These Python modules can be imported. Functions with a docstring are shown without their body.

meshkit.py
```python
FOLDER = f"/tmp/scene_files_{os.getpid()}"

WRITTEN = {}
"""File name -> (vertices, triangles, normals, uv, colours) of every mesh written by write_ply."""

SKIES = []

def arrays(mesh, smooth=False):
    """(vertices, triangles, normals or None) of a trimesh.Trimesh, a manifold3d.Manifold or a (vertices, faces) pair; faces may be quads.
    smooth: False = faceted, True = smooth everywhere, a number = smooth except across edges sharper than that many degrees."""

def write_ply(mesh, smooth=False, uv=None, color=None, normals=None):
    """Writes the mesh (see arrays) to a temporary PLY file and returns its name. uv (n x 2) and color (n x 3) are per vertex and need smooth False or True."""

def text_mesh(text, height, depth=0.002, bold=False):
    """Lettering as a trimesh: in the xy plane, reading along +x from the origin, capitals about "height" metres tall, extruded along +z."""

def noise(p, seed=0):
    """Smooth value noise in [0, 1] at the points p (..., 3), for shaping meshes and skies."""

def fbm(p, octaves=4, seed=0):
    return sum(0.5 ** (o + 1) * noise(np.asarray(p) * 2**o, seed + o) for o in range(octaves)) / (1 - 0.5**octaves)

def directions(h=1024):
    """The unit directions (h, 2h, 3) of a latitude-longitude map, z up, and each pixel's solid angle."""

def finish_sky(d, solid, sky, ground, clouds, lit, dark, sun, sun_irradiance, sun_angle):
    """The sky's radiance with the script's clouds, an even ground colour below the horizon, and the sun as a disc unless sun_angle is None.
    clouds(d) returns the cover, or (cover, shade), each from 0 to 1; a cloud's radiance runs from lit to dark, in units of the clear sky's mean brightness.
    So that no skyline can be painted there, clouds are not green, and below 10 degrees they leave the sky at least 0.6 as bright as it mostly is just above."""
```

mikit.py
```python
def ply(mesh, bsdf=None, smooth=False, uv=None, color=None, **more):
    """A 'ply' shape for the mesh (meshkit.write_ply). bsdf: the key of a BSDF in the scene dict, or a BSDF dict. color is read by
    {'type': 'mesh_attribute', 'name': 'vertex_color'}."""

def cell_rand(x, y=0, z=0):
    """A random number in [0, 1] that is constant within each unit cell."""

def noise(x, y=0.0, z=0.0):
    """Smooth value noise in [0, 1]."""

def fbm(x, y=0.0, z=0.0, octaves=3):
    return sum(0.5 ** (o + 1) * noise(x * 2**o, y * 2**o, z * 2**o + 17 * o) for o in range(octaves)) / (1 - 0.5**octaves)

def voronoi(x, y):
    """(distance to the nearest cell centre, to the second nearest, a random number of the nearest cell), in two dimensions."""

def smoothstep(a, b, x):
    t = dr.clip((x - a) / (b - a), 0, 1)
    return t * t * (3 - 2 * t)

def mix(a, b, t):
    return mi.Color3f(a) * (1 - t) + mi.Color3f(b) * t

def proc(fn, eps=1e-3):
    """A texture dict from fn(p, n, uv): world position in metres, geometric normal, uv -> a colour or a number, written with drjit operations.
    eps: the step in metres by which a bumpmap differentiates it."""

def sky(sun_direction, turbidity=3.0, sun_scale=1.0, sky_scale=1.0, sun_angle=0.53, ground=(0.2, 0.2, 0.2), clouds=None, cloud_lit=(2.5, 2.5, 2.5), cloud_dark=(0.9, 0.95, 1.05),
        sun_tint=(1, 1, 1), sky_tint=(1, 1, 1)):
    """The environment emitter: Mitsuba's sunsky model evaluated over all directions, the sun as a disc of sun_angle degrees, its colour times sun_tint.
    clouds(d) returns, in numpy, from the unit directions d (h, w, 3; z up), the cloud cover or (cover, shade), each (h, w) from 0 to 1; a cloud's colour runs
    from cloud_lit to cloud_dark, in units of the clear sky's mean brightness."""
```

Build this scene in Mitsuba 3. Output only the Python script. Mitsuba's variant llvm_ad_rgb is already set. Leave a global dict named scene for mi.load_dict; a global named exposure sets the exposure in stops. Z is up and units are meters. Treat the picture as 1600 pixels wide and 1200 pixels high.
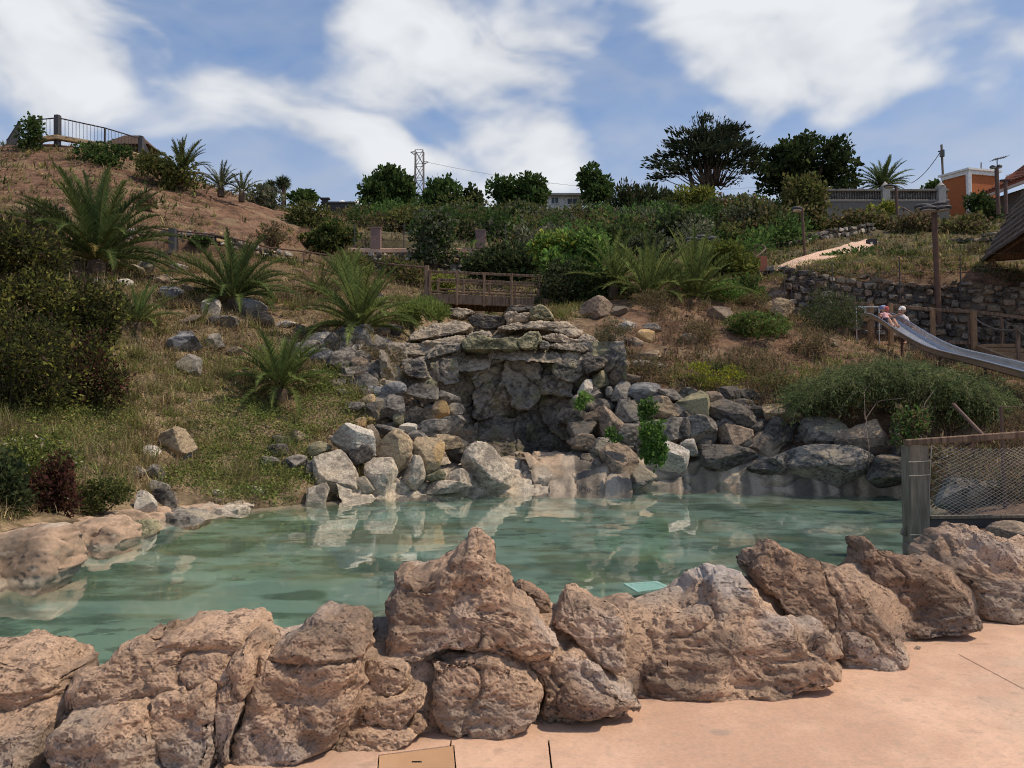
import math
import numpy as np, trimesh, mitsuba as mi, drjit as dr, mikit, meshkit
import manifold3d as m3
from shapely.geometry import Polygon, LineString, Point, box as sbox
from shapely import contains_xy
from scipy.interpolate import RBFInterpolator, RegularGridInterpolator
from scipy.ndimage import gaussian_filter, distance_transform_edt
from mikit import noise, fbm, voronoi, cell_rand, smoothstep, mix

T = mi.ScalarTransform4f
FBM = meshkit.fbm
scene, labels = {}, {}

# ------------------------------------------------------------------ camera, sky, exposure
FOC, EYE = 1244.0, np.array([0.0, 0.0, 1.6])
PITCH = math.atan(50 / FOC)
FWD = np.array([0, math.cos(PITCH), math.sin(PITCH)])
UP = np.array([0, -math.sin(PITCH), math.cos(PITCH)])
scene['camera'] = {'type': 'perspective', 'fov': math.degrees(2 * math.atan(800 / FOC)), 'fov_axis': 'x',
                   'near_clip': 0.1, 'far_clip': 2000.0,
                   'to_world': T().look_at(origin=EYE.tolist(), target=(EYE + FWD).tolist(), up=[0, 0, 1])}
exposure = 1.32
SUN = (0.55, -0.06, 0.83)


def cloud_cover(d):
    az = np.degrees(np.arctan2(d[..., 0], d[..., 1]))
    el = np.degrees(np.arcsin(np.clip(d[..., 2], -1, 1)))
    q = np.stack([d[..., 0], d[..., 1], d[..., 2] * 1.6], -1)
    w = FBM(q * 5.0, 3, seed=5)[..., None] - 0.5
    n = FBM(q * 6.5 + w * 1.5 + 3.1, 6, seed=11)
    n2 = FBM(q * 22 + 1.7 + w * 3, 4, seed=4)
    bias = np.zeros_like(az)
    for a, e, ra, re, k in ((-33, 25.5, 7, 3.4, .34), (-31, 20.3, 7, 1.7, .30), (-25, 18.3, 4, 1.5, .16), (-18.5, 21.3, 4, 1.9, .20), (-12.0, 19.4, 4.5, 2.2, .25), (-10, 25.5, 3.5, 3, .22), (-8, 17.6, 3, 1.3, .14), (-3, 23.5, 8.5, 5, .42), (3.5, 19, 4.5, 3.2, .30), (-9, 27, 6, 2, .16),
                            (20, 26, 9, 5.5, .42), (23.5, 21, 6, 3.2, .26), (13, 24, 3, 3, .14), (33, 18, 4, 1.6, .16), (1, 15.5, 6, 1.4, .12),
                            (-19.5, 25.6, 4.2, 2.6, -.32), (-24.5, 20.2, 2.2, 1.5, -.16), (-26.5, 22.6, 2.4, 1.6, -.16), (-5.8, 19.8, 2.2, 1.3, -.28), (-14, 16.5, 6, 1.4, -.16), (8.6, 21, 2.8, 6, -.34), (12, 16.5, 4, 2.5, -.22), (27.5, 18, 5, 2.2, -.2), (-25, 16, 3, 1.6, -.12)):
        bias += k * np.exp(-((az - a) / ra) ** 2 - ((el - e) / re) ** 2)
    c = .47 + (n - .5) * .85 + bias + (n2 - .5) * .34
    cover = np.clip((c - 0.43) / 0.36, 0, 1)
    cover = cover * cover * (3 - 2 * cover)
    cover = np.maximum(cover, .42 * np.clip(n2 * 1.3 - .1, 0, 1) + .55 * np.exp(-(np.maximum(el - 9, 0) / 7.5) ** 2))
    shade = np.clip(1.05 - (c - 0.5) / 0.38, 0, 1) * .75 + (FBM(q * 9 + 8.2, 4, seed=7) - .5) * .7
    return np.clip(cover * .97, 0, 1), np.clip(shade, 0, 1)


scene['sky'] = mikit.sky(SUN, turbidity=3.0, sky_scale=1.5, clouds=cloud_cover, cloud_lit=(2.35, 2.4, 2.48), cloud_dark=(1.35, 1.41, 1.55), sky_tint=(1.03, 1.01, 1.02))


# ------------------------------------------------------------------ helpers
used = set()


def keyname(name, parent=None):
    base = (parent + '__' if parent else '') + name
    key, i = base, 0
    while key in used:
        i += 1
        key = f'{base}_{i:03d}'
    used.add(key)
    return key


def put(name, mesh, mat, parent=None, label=None, cat=None, group=None, kind=None, smooth=False, color=None):
    key = keyname(name, parent)
    scene[key] = mikit.ply(mesh, mat, smooth=smooth, color=color)
    L = {}
    if label: L['label'] = label
    if cat: L['category'] = cat
    if group: L['group'] = group
    if kind: L['kind'] = kind
    if L: labels[key] = L
    return key


def thing(name, label, cat=None, group=None, kind=None):
    key = keyname(name)
    L = {'label': label}
    if cat: L['category'] = cat
    if group: L['group'] = group
    if kind: L['kind'] = kind
    labels[key] = L
    return key


def at(px, py, Y):
    """World point at depth Y seen at pixel (px, py) of the 1600 x 1200 photograph."""
    px, py, Y = np.broadcast_arrays(np.asarray(px, float), np.asarray(py, float), np.asarray(Y, float))
    d = FWD + ((px - 800) / FOC)[..., None] * np.array([1.0, 0, 0]) - ((py - 600) / FOC)[..., None] * UP
    return EYE + d * (Y / d[..., 1])[..., None]


def onz(px, py, z):
    d = FWD + (px - 800) / FOC * np.array([1.0, 0, 0]) - (py - 600) / FOC * UP
    return EYE + d * ((z - EYE[2]) / d[2])


def pix(P):
    r = np.asarray(P) - EYE
    w = r @ FWD
    return 800 + FOC * r[..., 0] / w, 600 - FOC * (r @ UP) / w


def unit(v):
    return v / np.maximum(np.linalg.norm(v, axis=-1, keepdims=True), 1e-9)


def cat(parts):
    V, F, n = [], [], 0
    for v, f in parts:
        V.append(v); F.append(np.asarray(f) + n); n += len(v)
    return np.vstack(V), np.vstack(F)


def tube(pts, rad, sides=6, cap=True):
    pts = np.asarray(pts, float)
    rad = np.broadcast_to(np.asarray(rad, float), (len(pts),))
    t = unit(np.gradient(pts, axis=0))
    ref = np.array([0, 0, 1.0]) if abs(t[:, 2]).mean() < .8 else np.array([1.0, 0, 0])
    a = unit(np.cross(t, ref)); b = np.cross(t, a)
    th = np.arange(sides) / sides * 2 * np.pi + np.pi / sides
    V = pts[:, None] + rad[:, None, None] * (np.cos(th)[None, :, None] * a[:, None] + np.sin(th)[None, :, None] * b[:, None])
    V = V.reshape(-1, 3)
    F = []
    n = len(pts)
    i, j = np.meshgrid(np.arange(n - 1), np.arange(sides), indexing='ij')
    i, j = i.ravel(), j.ravel(); k = (j + 1) % sides
    F = np.vstack([np.c_[i * sides + j, i * sides + k, (i + 1) * sides + k], np.c_[i * sides + j, (i + 1) * sides + k, (i + 1) * sides + j]])
    if cap:
        V = np.vstack([V, pts[0], pts[-1]])
        j = np.arange(sides); k = (j + 1) % sides
        F = np.vstack([F, np.c_[j * 0 + n * sides, k, j], np.c_[j * 0 + n * sides + 1, (n - 1) * sides + j, (n - 1) * sides + k]])
    return V, F[:, ::-1]


def bar(a, b, w, h=None, roll_up=(0, 0, 1), bev=0.12):
    """A bevelled rectangular bar from a to b, w wide (sideways) and h high."""
    a, b = np.asarray(a, float), np.asarray(b, float)
    h = h or w
    t = unit(b - a); s = np.cross(t, roll_up)
    if np.linalg.norm(s) < 1e-3: s = np.array([1.0, 0, 0])
    s = unit(s); u = np.cross(s, t)
    c = bev * min(w, h)
    prof = [(w / 2 - c, -h / 2), (w / 2, -h / 2 + c), (w / 2, h / 2 - c), (w / 2 - c, h / 2), (-w / 2 + c, h / 2), (-w / 2, h / 2 - c), (-w / 2, -h / 2 + c), (-w / 2 + c, -h / 2)]
    V = np.array([p + x * s + y * u for p in (a, b) for x, y in prof])
    F = []
    for j in range(8):
        k = (j + 1) % 8
        F += [[j, k, 8 + k], [j, 8 + k, 8 + j]]
    for j in range(1, 7):
        F += [[0, j + 1, j], [8, 8 + j, 8 + j + 1]]
    F = np.array(F)
    m = trimesh.Trimesh(V, F, process=False)
    return V, (F if m.volume > 0 else F[:, ::-1])


def boxm(c, size, rz=0.0):
    m = trimesh.creation.box(size)
    m.apply_transform(trimesh.transformations.rotation_matrix(rz, [0, 0, 1]))
    m.apply_translation(c)
    return np.array(m.vertices), np.array(m.faces)


def extr(poly, z0, z1):
    m = trimesh.creation.extrude_polygon(poly, z1 - z0, engine='earcut')
    m.apply_translation([0, 0, z0])
    return np.array(m.vertices), np.array(m.faces)


def gridfaces(n, m, flip=False):
    i, j = np.meshgrid(np.arange(n - 1), np.arange(m - 1), indexing='ij')
    a = (i * m + j).ravel()
    F = np.vstack([np.c_[a, a + m, a + m + 1], np.c_[a, a + m + 1, a + 1]])
    return F[:, ::-1] if flip else F


def vnormals(V, F):
    n = np.zeros_like(V)
    c = np.cross(V[F[:, 1]] - V[F[:, 0]], V[F[:, 2]] - V[F[:, 0]])
    for k in range(3): np.add.at(n, F[:, k], c)
    return unit(n)


# ------------------------------------------------------------------ materials
def mat(name, d):
    scene[name] = d
    return name


def diffuse(fn, rough=.9, spec=.2):
    return {'type': 'twosided', 'bsdf': {'type': 'principled', 'base_color': fn, 'roughness': rough, 'specular': spec}}


def rgb(*c):
    return {'type': 'rgb', 'value': list(c)}


def rock_proc(a, b, c, s=1.0, lich=.0):
    """A mottled rock: colours a (main), b (darker veins), c (paler or rusty patches)."""
    def fn(p, n, uv):
        k = fbm(p.x * 3.1 * s, p.y * 3.1 * s, p.z * 3.1 * s, 3)
        m = fbm(p.x * 17 * s + 5, p.y * 17 * s, p.z * 17 * s, 3)
        col = mix(b, a, smoothstep(.34, .60, k * .45 + m * .55))
        col = mix(col, c, smoothstep(.55, .72, fbm(p.x * 2.2 * s + 9, p.y * 2.2 * s + 4, p.z * 2.2 * s, 2)) * .8)
        g = noise(p.x * 60 * s, p.y * 60 * s, p.z * 60 * s)
        return col * (.6 + .8 * g)
    return mikit.proc(fn)


mat('gray_rock', diffuse(rock_proc((.215, .198, .175), (.07, .065, .06), (.29, .255, .195))))
mat('blue_rock', diffuse(rock_proc((.215, .22, .23), (.09, .09, .095), (.29, .29, .28))))
mat('dark_rock', diffuse(rock_proc((.12, .11, .098), (.038, .035, .033), (.19, .155, .115))))
mat('pale_rock', diffuse(rock_proc((.46, .43, .38), (.25, .225, .195), (.52, .47, .38))))
mat('tan_rock', diffuse(rock_proc((.36, .28, .185), (.16, .125, .09), (.42, .28, .13))))
mat('mossy_rock', diffuse(rock_proc((.23, .215, .14), (.085, .085, .055), (.30, .27, .17))))
mat('brown_rock', diffuse(rock_proc((.25, .195, .15), (.10, .08, .065), (.32, .25, .185))))


def cliff_fn(p, n, uv):
    k = fbm(p.x * 2.6, p.y * 2.6, p.z * 2.6, 3)
    m = fbm(p.x * 15, p.y * 15, p.z * 13, 4)
    col = mix((.07, .064, .056), (.28, .245, .20), smoothstep(.3, .64, .5 * k + .5 * m))
    col = mix(col, (.21, .20, .105), smoothstep(.5, .7, fbm(p.x * 5 + 3, p.y * 3, p.z * 2.5, 3)) * .6)
    low_dark = smoothstep(.42, .80, fbm(p.x * 4.2, 7.3, p.z * 1.3, 3) * .5 + .52 * dr.exp(-dr.square((p.x - .25) / 1.4)) - .26 * (p.z - 1.15))  # face gets darker towards its foot and middle, broken up by noise
    col = mix(col, col * mi.Color3f(.36, .35, .34), low_dark * .8)
    return col * (.6 + .8 * noise(p.x * 45, p.y * 45, p.z * 45))


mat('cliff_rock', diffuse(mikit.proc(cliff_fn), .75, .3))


def rim_fn(p, n, uv):
    k = fbm(p.x * 2.3, p.y * 2.3, p.z * 2.3, 3)
    m = fbm(p.x * 21, p.y * 21, p.z * 21, 3)
    pit = noise(p.x * 118, p.y * 118, p.z * 118)
    col = mix((.205, .145, .106), (.43, .302, .214), smoothstep(.28, .62, k * .55 + m * .45))
    col = mix(col, (.165, .125, .098), smoothstep(.50, .72, fbm(p.x * 3.3 + 7, p.y * 3.3, p.z * 3.3, 4)) * .8)
    col = mix(col, (.42, .365, .325), smoothstep(.56, .74, fbm(p.x * 1.9 + 31, p.y * 1.9, p.z * 1.9, 3)) * .6)
    col = mix(col, (.27, .235, .20), smoothstep(.52, .66, fbm(p.x * 1.3 + 51, p.y * 1.3, p.z * 2.1, 4)) * .6)
    col = mix(col, (.095, .068, .055), smoothstep(.56, .80, pit * .55 + m * .5) * .62)
    pd = dr.sqrt(dr.square(p.x - 1.32) + dr.square(p.z - .62) * 1.6) + .16 * (k - .5) + .06 * (m - .5)
    col = mix(col, (.37, .335, .31), smoothstep(.20, .12, pd) * .85)
    col = mix(col, (.058, .038, .030), smoothstep(.66, .80, noise(p.x * 52, p.y * 52, p.z * 52) * .7 + .3 * m) * .7)
    return col * (.74 + .52 * noise(p.x * 120, p.y * 120, p.z * 120))


def dark_rim_fn(p, n, uv):
    return rim_fn(p, n, uv) * mi.Color3f(.68, .66, .66)


def rim_bump(p, n, uv):
    a = fbm(p.x * 26, p.y * 26, p.z * 26, 3)
    b = noise(p.x * 118, p.y * 118, p.z * 118)
    return a * .6 - smoothstep(.45, .85, b) * .25 - smoothstep(.62, .8, noise(p.x * 52, p.y * 52, p.z * 52)) * .5


mat('rim_rock', {'type': 'twosided', 'bsdf': {'type': 'bumpmap', 'arbitrary': mikit.proc(rim_bump, eps=2e-3), 'scale': .016,
                 'bsdf': {'type': 'principled', 'base_color': mikit.proc(rim_fn), 'roughness': .92, 'specular': .15}}})


mat('dark_rim_rock', {'type': 'twosided', 'bsdf': {'type': 'bumpmap', 'arbitrary': mikit.proc(rim_bump, eps=2e-3), 'scale': .016,
                      'bsdf': {'type': 'principled', 'base_color': mikit.proc(dark_rim_fn), 'roughness': .92, 'specular': .15}}})


def lip_fn(p, n, uv):
    k = fbm(p.x * 2.4, p.y * 2.4, p.z * 4, 4)
    col = mix((.17, .128, .095), (.37, .265, .19), smoothstep(.3, .62, k))
    col = mix(col, (.36, .315, .255), smoothstep(.58, .72, fbm(p.x * 6, p.y * 2, p.z * 9, 3)) * .6)
    col = mix(col, (.17, .14, .11), smoothstep(.58, .75, fbm(p.x * 3 + 5, p.y * 3, p.z * 2, 3)) * .6)
    col = mix(col, (.34, .30, .24), (1 - smoothstep(.12, .17, p.z)) * .6)
    return col * (.8 + .4 * noise(p.x * 40, p.y * 40, p.z * 40))


mat('lip_rock', diffuse(mikit.proc(lip_fn), .85))


def base_fn(p, n, uv):
    k = fbm(p.x * 3, p.y * 3, p.z * 2, 4)
    st = noise(p.x * 7, p.y * 2, p.z * .8)
    col = mix((.165, .14, .118), (.39, .325, .255), smoothstep(.3, .62, .5 * k + .5 * st))
    col = mix(col, (.40, .29, .20), smoothstep(.52, .72, fbm(p.x * 2.2 + 4, 3.1, p.z * 1.2, 3)) * .75)
    col = mix(col, (.06, .055, .05), smoothstep(.55, .7, noise(p.x * 5 + 2, 9.1, p.z * .5)) * .55)
    return col * (.75 + .5 * noise(p.x * 45, p.y * 45, p.z * 45))


mat('base_rock', diffuse(mikit.proc(base_fn), .8))
mat('pale_base_rock', diffuse(rock_proc((.44, .385, .31), (.21, .18, .15), (.52, .43, .32), .8), .85))


def soil_fn(p, n, uv):
    k = fbm(p.x * .55, p.y * .55, p.z * .55, 3)
    m = fbm(p.x * 4, p.y * 4, p.z * 4, 4)
    red = smoothstep(19, 27, p.y + 6 * (k - .5)) * smoothstep(-2, -6, p.x) + smoothstep(0, 4, p.x) * .9
    tan = mix((.10, .076, .05), (.225, .168, .105), smoothstep(.3, .65, m))
    rd = mix((.07, .044, .032), (.155, .093, .062), smoothstep(.3, .65, m * .7 + k * .3))
    col = mix(tan, rd, dr.clip(red, 0, 1))
    col = mix(col, (.21, .16, .10), smoothstep(.5, .7, fbm(p.x * 1.3 + 3, p.y * 1.3, p.z * 1.3, 3)) * .55)
    col = mix(col, mix((.06, .058, .032), (.115, .10, .06), m), smoothstep(30, 33, p.y) * smoothstep(-11, -7, p.x) * .85)
    return col * (.65 + .7 * noise(p.x * 23, p.y * 23, p.z * 23))


mat('soil', diffuse(mikit.proc(soil_fn), .95, .1))


def floor_fn(p, n, uv):
    k = fbm(p.x * .7, p.y * .7, 0, 3)
    m = fbm(p.x * 3, p.y * 5, 0, 4)
    col = mix((.068, .122, .092), (.15, .25, .192), smoothstep(.38, .60, .55 * k + .45 * m))
    col = mix(col, (.05, .085, .06), smoothstep(.57, .70, fbm(p.x * 7 + 3, p.y * 8, 2, 4)) * .6)
    col = mix(col, (.14, .17, .10), smoothstep(.5, .66, fbm(p.x * 1.1 + 33, p.y * 1.5, 7, 4)) * .55)
    col = mix(col, (.23, .37, .31), smoothstep(.52, .7, fbm(p.x * 1.6 + 8, p.y * 2.2, 4, 2)) * .5)
    return mix(col, (.40, .36, .28), smoothstep(.015, .07, p.z + .02 * (m - .5)))


mat('pool_paint', diffuse(mikit.proc(floor_fn), .8))
mat('clear_water', {'type': 'thindielectric', 'int_ior': 1.31})


def pave_fn(p, n, uv):
    k = fbm(p.x * .8, p.y * .8, 0, 4)
    m = fbm(p.x * 6, p.y * 6, 0, 4)
    col = mix((.49, .315, .222), (.59, .40, .288), smoothstep(.3, .68, .6 * k + .4 * m))
    col = mix(col, (.47, .35, .27), smoothstep(.56, .72, fbm(p.x * 1.4 + 5, p.y * 2.3, 0, 3)) * .5)
    col = mix(col, (.30, .20, .15), smoothstep(.70, .82, fbm(p.x * 9 + 2, p.y * 9, 0, 3)) * .4)
    col = mix(col, (.40, .29, .22), smoothstep(.58, .70, fbm(p.x * 26, p.y * 26, 3, 3)) * .3)
    col = col * (.9 + .2 * fbm(p.x * 2.2 + 9, p.y * .7, 0, 4))
    dl = dr.abs((p.y - 4.42) - .5 * (p.x + .1)) + .12 * (m - .5)
    col = mix(col, (.36, .245, .18), smoothstep(.42, .08, dl) * .55)
    st = smoothstep(.055, .03, dr.sqrt(dr.square((p.x - 1.05) * .8) + dr.square(p.y - 4.1)) + .02 * (m - .5))
    col = mix(col, (.33, .25, .20), st * .7)
    return col * (.93 + .14 * noise(p.x * 90, p.y * 90, 0))


mat('pink_concrete', diffuse(mikit.proc(pave_fn), .8, .3))
mat('pale_mortar', diffuse(mikit.proc(lambda p, n, uv: mix((.34, .255, .19), (.52, .41, .32), fbm(p.x * 14, p.y * 14, p.z * 14, 3))), .9))
mat('cover_paint', diffuse(mikit.proc(lambda p, n, uv: mix((.40, .245, .14), (.49, .315, .195), fbm(p.x * 7, p.y * 7, 0, 3))), .7))
mat('black_gap', diffuse(rgb(.025, .02, .018)))


def wood_fn(p, n, uv):
    g = fbm(p.x * 30, p.y * 30, p.z * 3, 3)
    return mix((.105, .07, .048), (.235, .165, .115), smoothstep(.25, .7, g))


mat('brown_wood', diffuse(mikit.proc(wood_fn), .8))
mat('gray_wood', diffuse(mikit.proc(lambda p, n, uv: mix((.13, .11, .085), (.22, .19, .15), smoothstep(.2, .8, fbm(p.x * 38, p.y * 38, p.z * 4, 3)))), .85))
mat('orange_wood', diffuse(mikit.proc(lambda p, n, uv: mix((.20, .12, .065), (.36, .235, .14), fbm(p.x * 22, p.y * 22, p.z * 5, 3))), .8))
mat('rust_steel', diffuse(mikit.proc(lambda p, n, uv: mix((.07, .04, .03), (.15, .085, .06), fbm(p.x * 11, p.y * 11, p.z * 5, 3))), .6, .4))
mat('dark_steel', diffuse(rgb(.05, .048, .05), .5, .5))
mat('wire', {'type': 'twosided', 'bsdf': {'type': 'principled', 'base_color': rgb(.42, .42, .39), 'roughness': .5, 'metallic': .3}})
mat('thin_wire', {'type': 'twosided', 'bsdf': {'type': 'principled', 'base_color': rgb(.16, .155, .15), 'roughness': .6, 'metallic': .3}})
mat('steel', {'type': 'twosided', 'bsdf': {'type': 'principled', 'base_color': mikit.proc(lambda p, n, uv: mix((.42, .42, .43), (.62, .62, .63), fbm(p.x * 6, p.y * 3, p.z * 6, 3))), 'roughness': .35, 'metallic': .9}})
mat('leaf', {'type': 'principledthin', 'base_color': {'type': 'mesh_attribute', 'name': 'vertex_color'}, 'roughness': .6, 'diff_trans': .75, 'spec_trans': 0.0, 'eta': 1.4})
mat('bark', diffuse(mikit.proc(lambda p, n, uv: mix((.055, .042, .032), (.15, .115, .085), fbm(p.x * 8, p.y * 8, p.z * 2, 3))), .95))
mat('plain', {'type': 'twosided', 'bsdf': {'type': 'principled', 'base_color': {'type': 'mesh_attribute', 'name': 'vertex_color'}, 'roughness': .8, 'specular': .25}})


def plain(name, parts, color, parent=None, **kw):
    V, F = cat(parts) if isinstance(parts, list) else parts
    return put(name, (V, F), 'plain', parent, color=np.tile(color, (len(V), 1)), **kw)


# ------------------------------------------------------------------ pool outline and terrain
WATER = 0.10
shore_px = [(0, 922), (60, 893), (130, 857), (200, 832), (265, 816), (330, 803), (400, 795), (475, 789), (530, 783), (600, 777), (680, 771), (750, 768), (830, 766), (900, 764), (960, 763),
            (1040, 763), (1120, 763), (1200, 765), (1290, 767), (1360, 768), (1412, 770)]
shore = np.array([onz(x, y, WATER)[:2] for x, y in shore_px])
rim_line = np.array([(-5.2, 3.5), (-3.2, 3.75), (-2.0, 3.95), (-0.9, 4.15), (0.0, 4.5), (1.0, 4.95), (2.0, 5.5), (3.0, 6.1), (4.2, 6.95), (5.6, 7.7), (7.5, 8.6), (12, 10.2)])
pool_pts = np.vstack([[(-4.35, 4.1), (-4.75, 5.2)], shore, [(7.3, 14.2), (6.3, 11.8), (5.25, 9.8), (4.95, 8.4), (4.75, 7.3)], rim_line[8:0:-1]])
POOL = Polygon(pool_pts).buffer(0)
front = Polygon(np.vstack([[(-60, -60), (-60, 3.0), (-12, 3.2)], rim_line, [(60, 22), (60, -60)]])).buffer(0)

ctrl = """0 800 8.6;0 720 10.5;0 640 12.5;0 560 15;0 480 17.5;0 420 20;0 340 26;0 260 36;0 232 41;-200 240 41;-200 340 27;-200 480 17;-200 640 11.5;-200 780 8;-500 480 15;-500 300 30;
100 775 9.6;100 700 12;100 620 14;100 540 16.5;100 440 20.5;100 350 27;100 280 34;100 213 41;
200 770 11.6;200 700 13.2;200 620 15;200 540 17.2;200 470 20;200 420 23;200 385 27.5;200 355 29;200 300 34;200 243 40;
300 765 12.7;300 690 14.5;300 610 16;300 540 18;300 470 21;300 420 25;300 395 28;300 372 29.5;300 335 34;300 290 40;
400 775 13.5;400 700 15;400 620 16.8;400 540 19;400 480 22;400 430 26;400 405 29;400 360 34;400 325 42;
480 745 14.2;480 660 16;480 580 18;480 520 20.5;480 460 24;480 420 28;480 390 34;480 345 46;
560 720 14.9;560 640 16.6;560 580 18;560 540 20;560 480 23.5;560 445 27;560 420 31;
630 700 16;630 650 17;640 570 19;640 510 21.3;650 470 25;620 440 29;
700 740 16.2;800 740 16.5;900 735 16.8;700 715 18.2;800 712 18.6;900 712 18.4;660 690 17.3;
700 512 21.2;750 515 20.8;800 510 21;860 505 21.2;920 510 20.8;700 500 23;760 492 23;820 496 23;760 488 27;830 480 28.5;680 480 26;880 485 25;
950 690 17.3;950 610 18.6;950 550 20;950 500 22;
1000 690 17.2;1000 610 18.2;1000 540 19.8;1000 500 22;1000 470 24.5;1000 440 28;
1100 690 17;1100 620 18;1100 570 19.6;1100 510 22;1100 470 25;1100 440 29;
1200 690 17;1200 630 17.8;1200 570 19.6;1200 520 22.5;1200 485 25;1200 450 28;
1300 700 16.7;1300 650 17.3;1300 590 19.3;1300 540 22.5;1300 525 25;1300 522 27.4;
1400 710 16.3;1400 650 16.9;1400 600 19;1400 555 23;1400 535 26;1400 528 27.4;
1500 720 14.6;1500 650 16.2;1500 620 18;1500 572 23;1500 548 27.2;
1600 720 13.2;1600 660 15;1600 625 17.5;1600 582 22;1600 556 26.5;1800 650 16;1800 570 24;1800 780 10.5;2100 700 12;
1450 792 12.2;1520 785 12;1600 785 11.6;1600 832 9.6;1480 838 9.6;1540 750 13;1800 850 8.6;
1260 440 28.8;1300 432 28.8;1400 430 28.8;1500 432 28.8;1600 432 28.8;1800 430 28.8;2100 440 28;
1300 402 33;1400 395 35;1500 392 36;1600 385 37;1300 372 40;1400 365 42;1500 358 44;1600 350 46;1300 354 48;1400 351 50;1500 348 52;1300 347 56;1400 345 57;1500 342 58;1600 335 58;1900 335 58;
1220 415 33;1180 425 31;1340 383 40;1250 400 36;
1100 420 32;1100 390 38;1100 360 46;1100 330 56;1200 390 40;1200 350 50;1200 328 57;
1000 412 34;1000 370 43;1000 335 58;900 440 30;900 402 36;900 362 46;900 328 60;
800 440 31;800 415 35;800 392 39;800 352 52;800 330 62;700 445 30.5;700 425 33.5;700 393 37;700 352 50;700 330 62;600 428 33;600 393 37;600 352 50;600 340 58;500 338 58;560 340 58;"""
C = np.array([[float(v) for v in s.split()] for s in ctrl.replace('\n', '').split(';') if s.strip()])
CP = at(C[:, 0], C[:, 1], C[:, 2])
bankpts = []
ring = POOL.exterior
for dist, z in ((.25, .16), (.7, .34)):
    for s in np.arange(0, ring.length, .7):
        q = ring.interpolate(s); q2 = ring.interpolate(s + .05)
        t = np.array([q2.x - q.x, q2.y - q.y]); nn = np.array([t[1], -t[0]]) / np.linalg.norm(t)
        for sg in (1, -1):
            w = np.array([q.x, q.y]) + nn * dist * sg
            if not contains_xy(POOL, *w) and not contains_xy(front.buffer(.4), *w):
                bankpts.append((w[0], w[1], z if w[1] < 15.3 or w[0] < -1 else z + .25))
far = [(x, y, 17.2) for x in (-90, -60, -30, 0, 30, 60, 90) for y in (75, 100, 150)]
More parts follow.
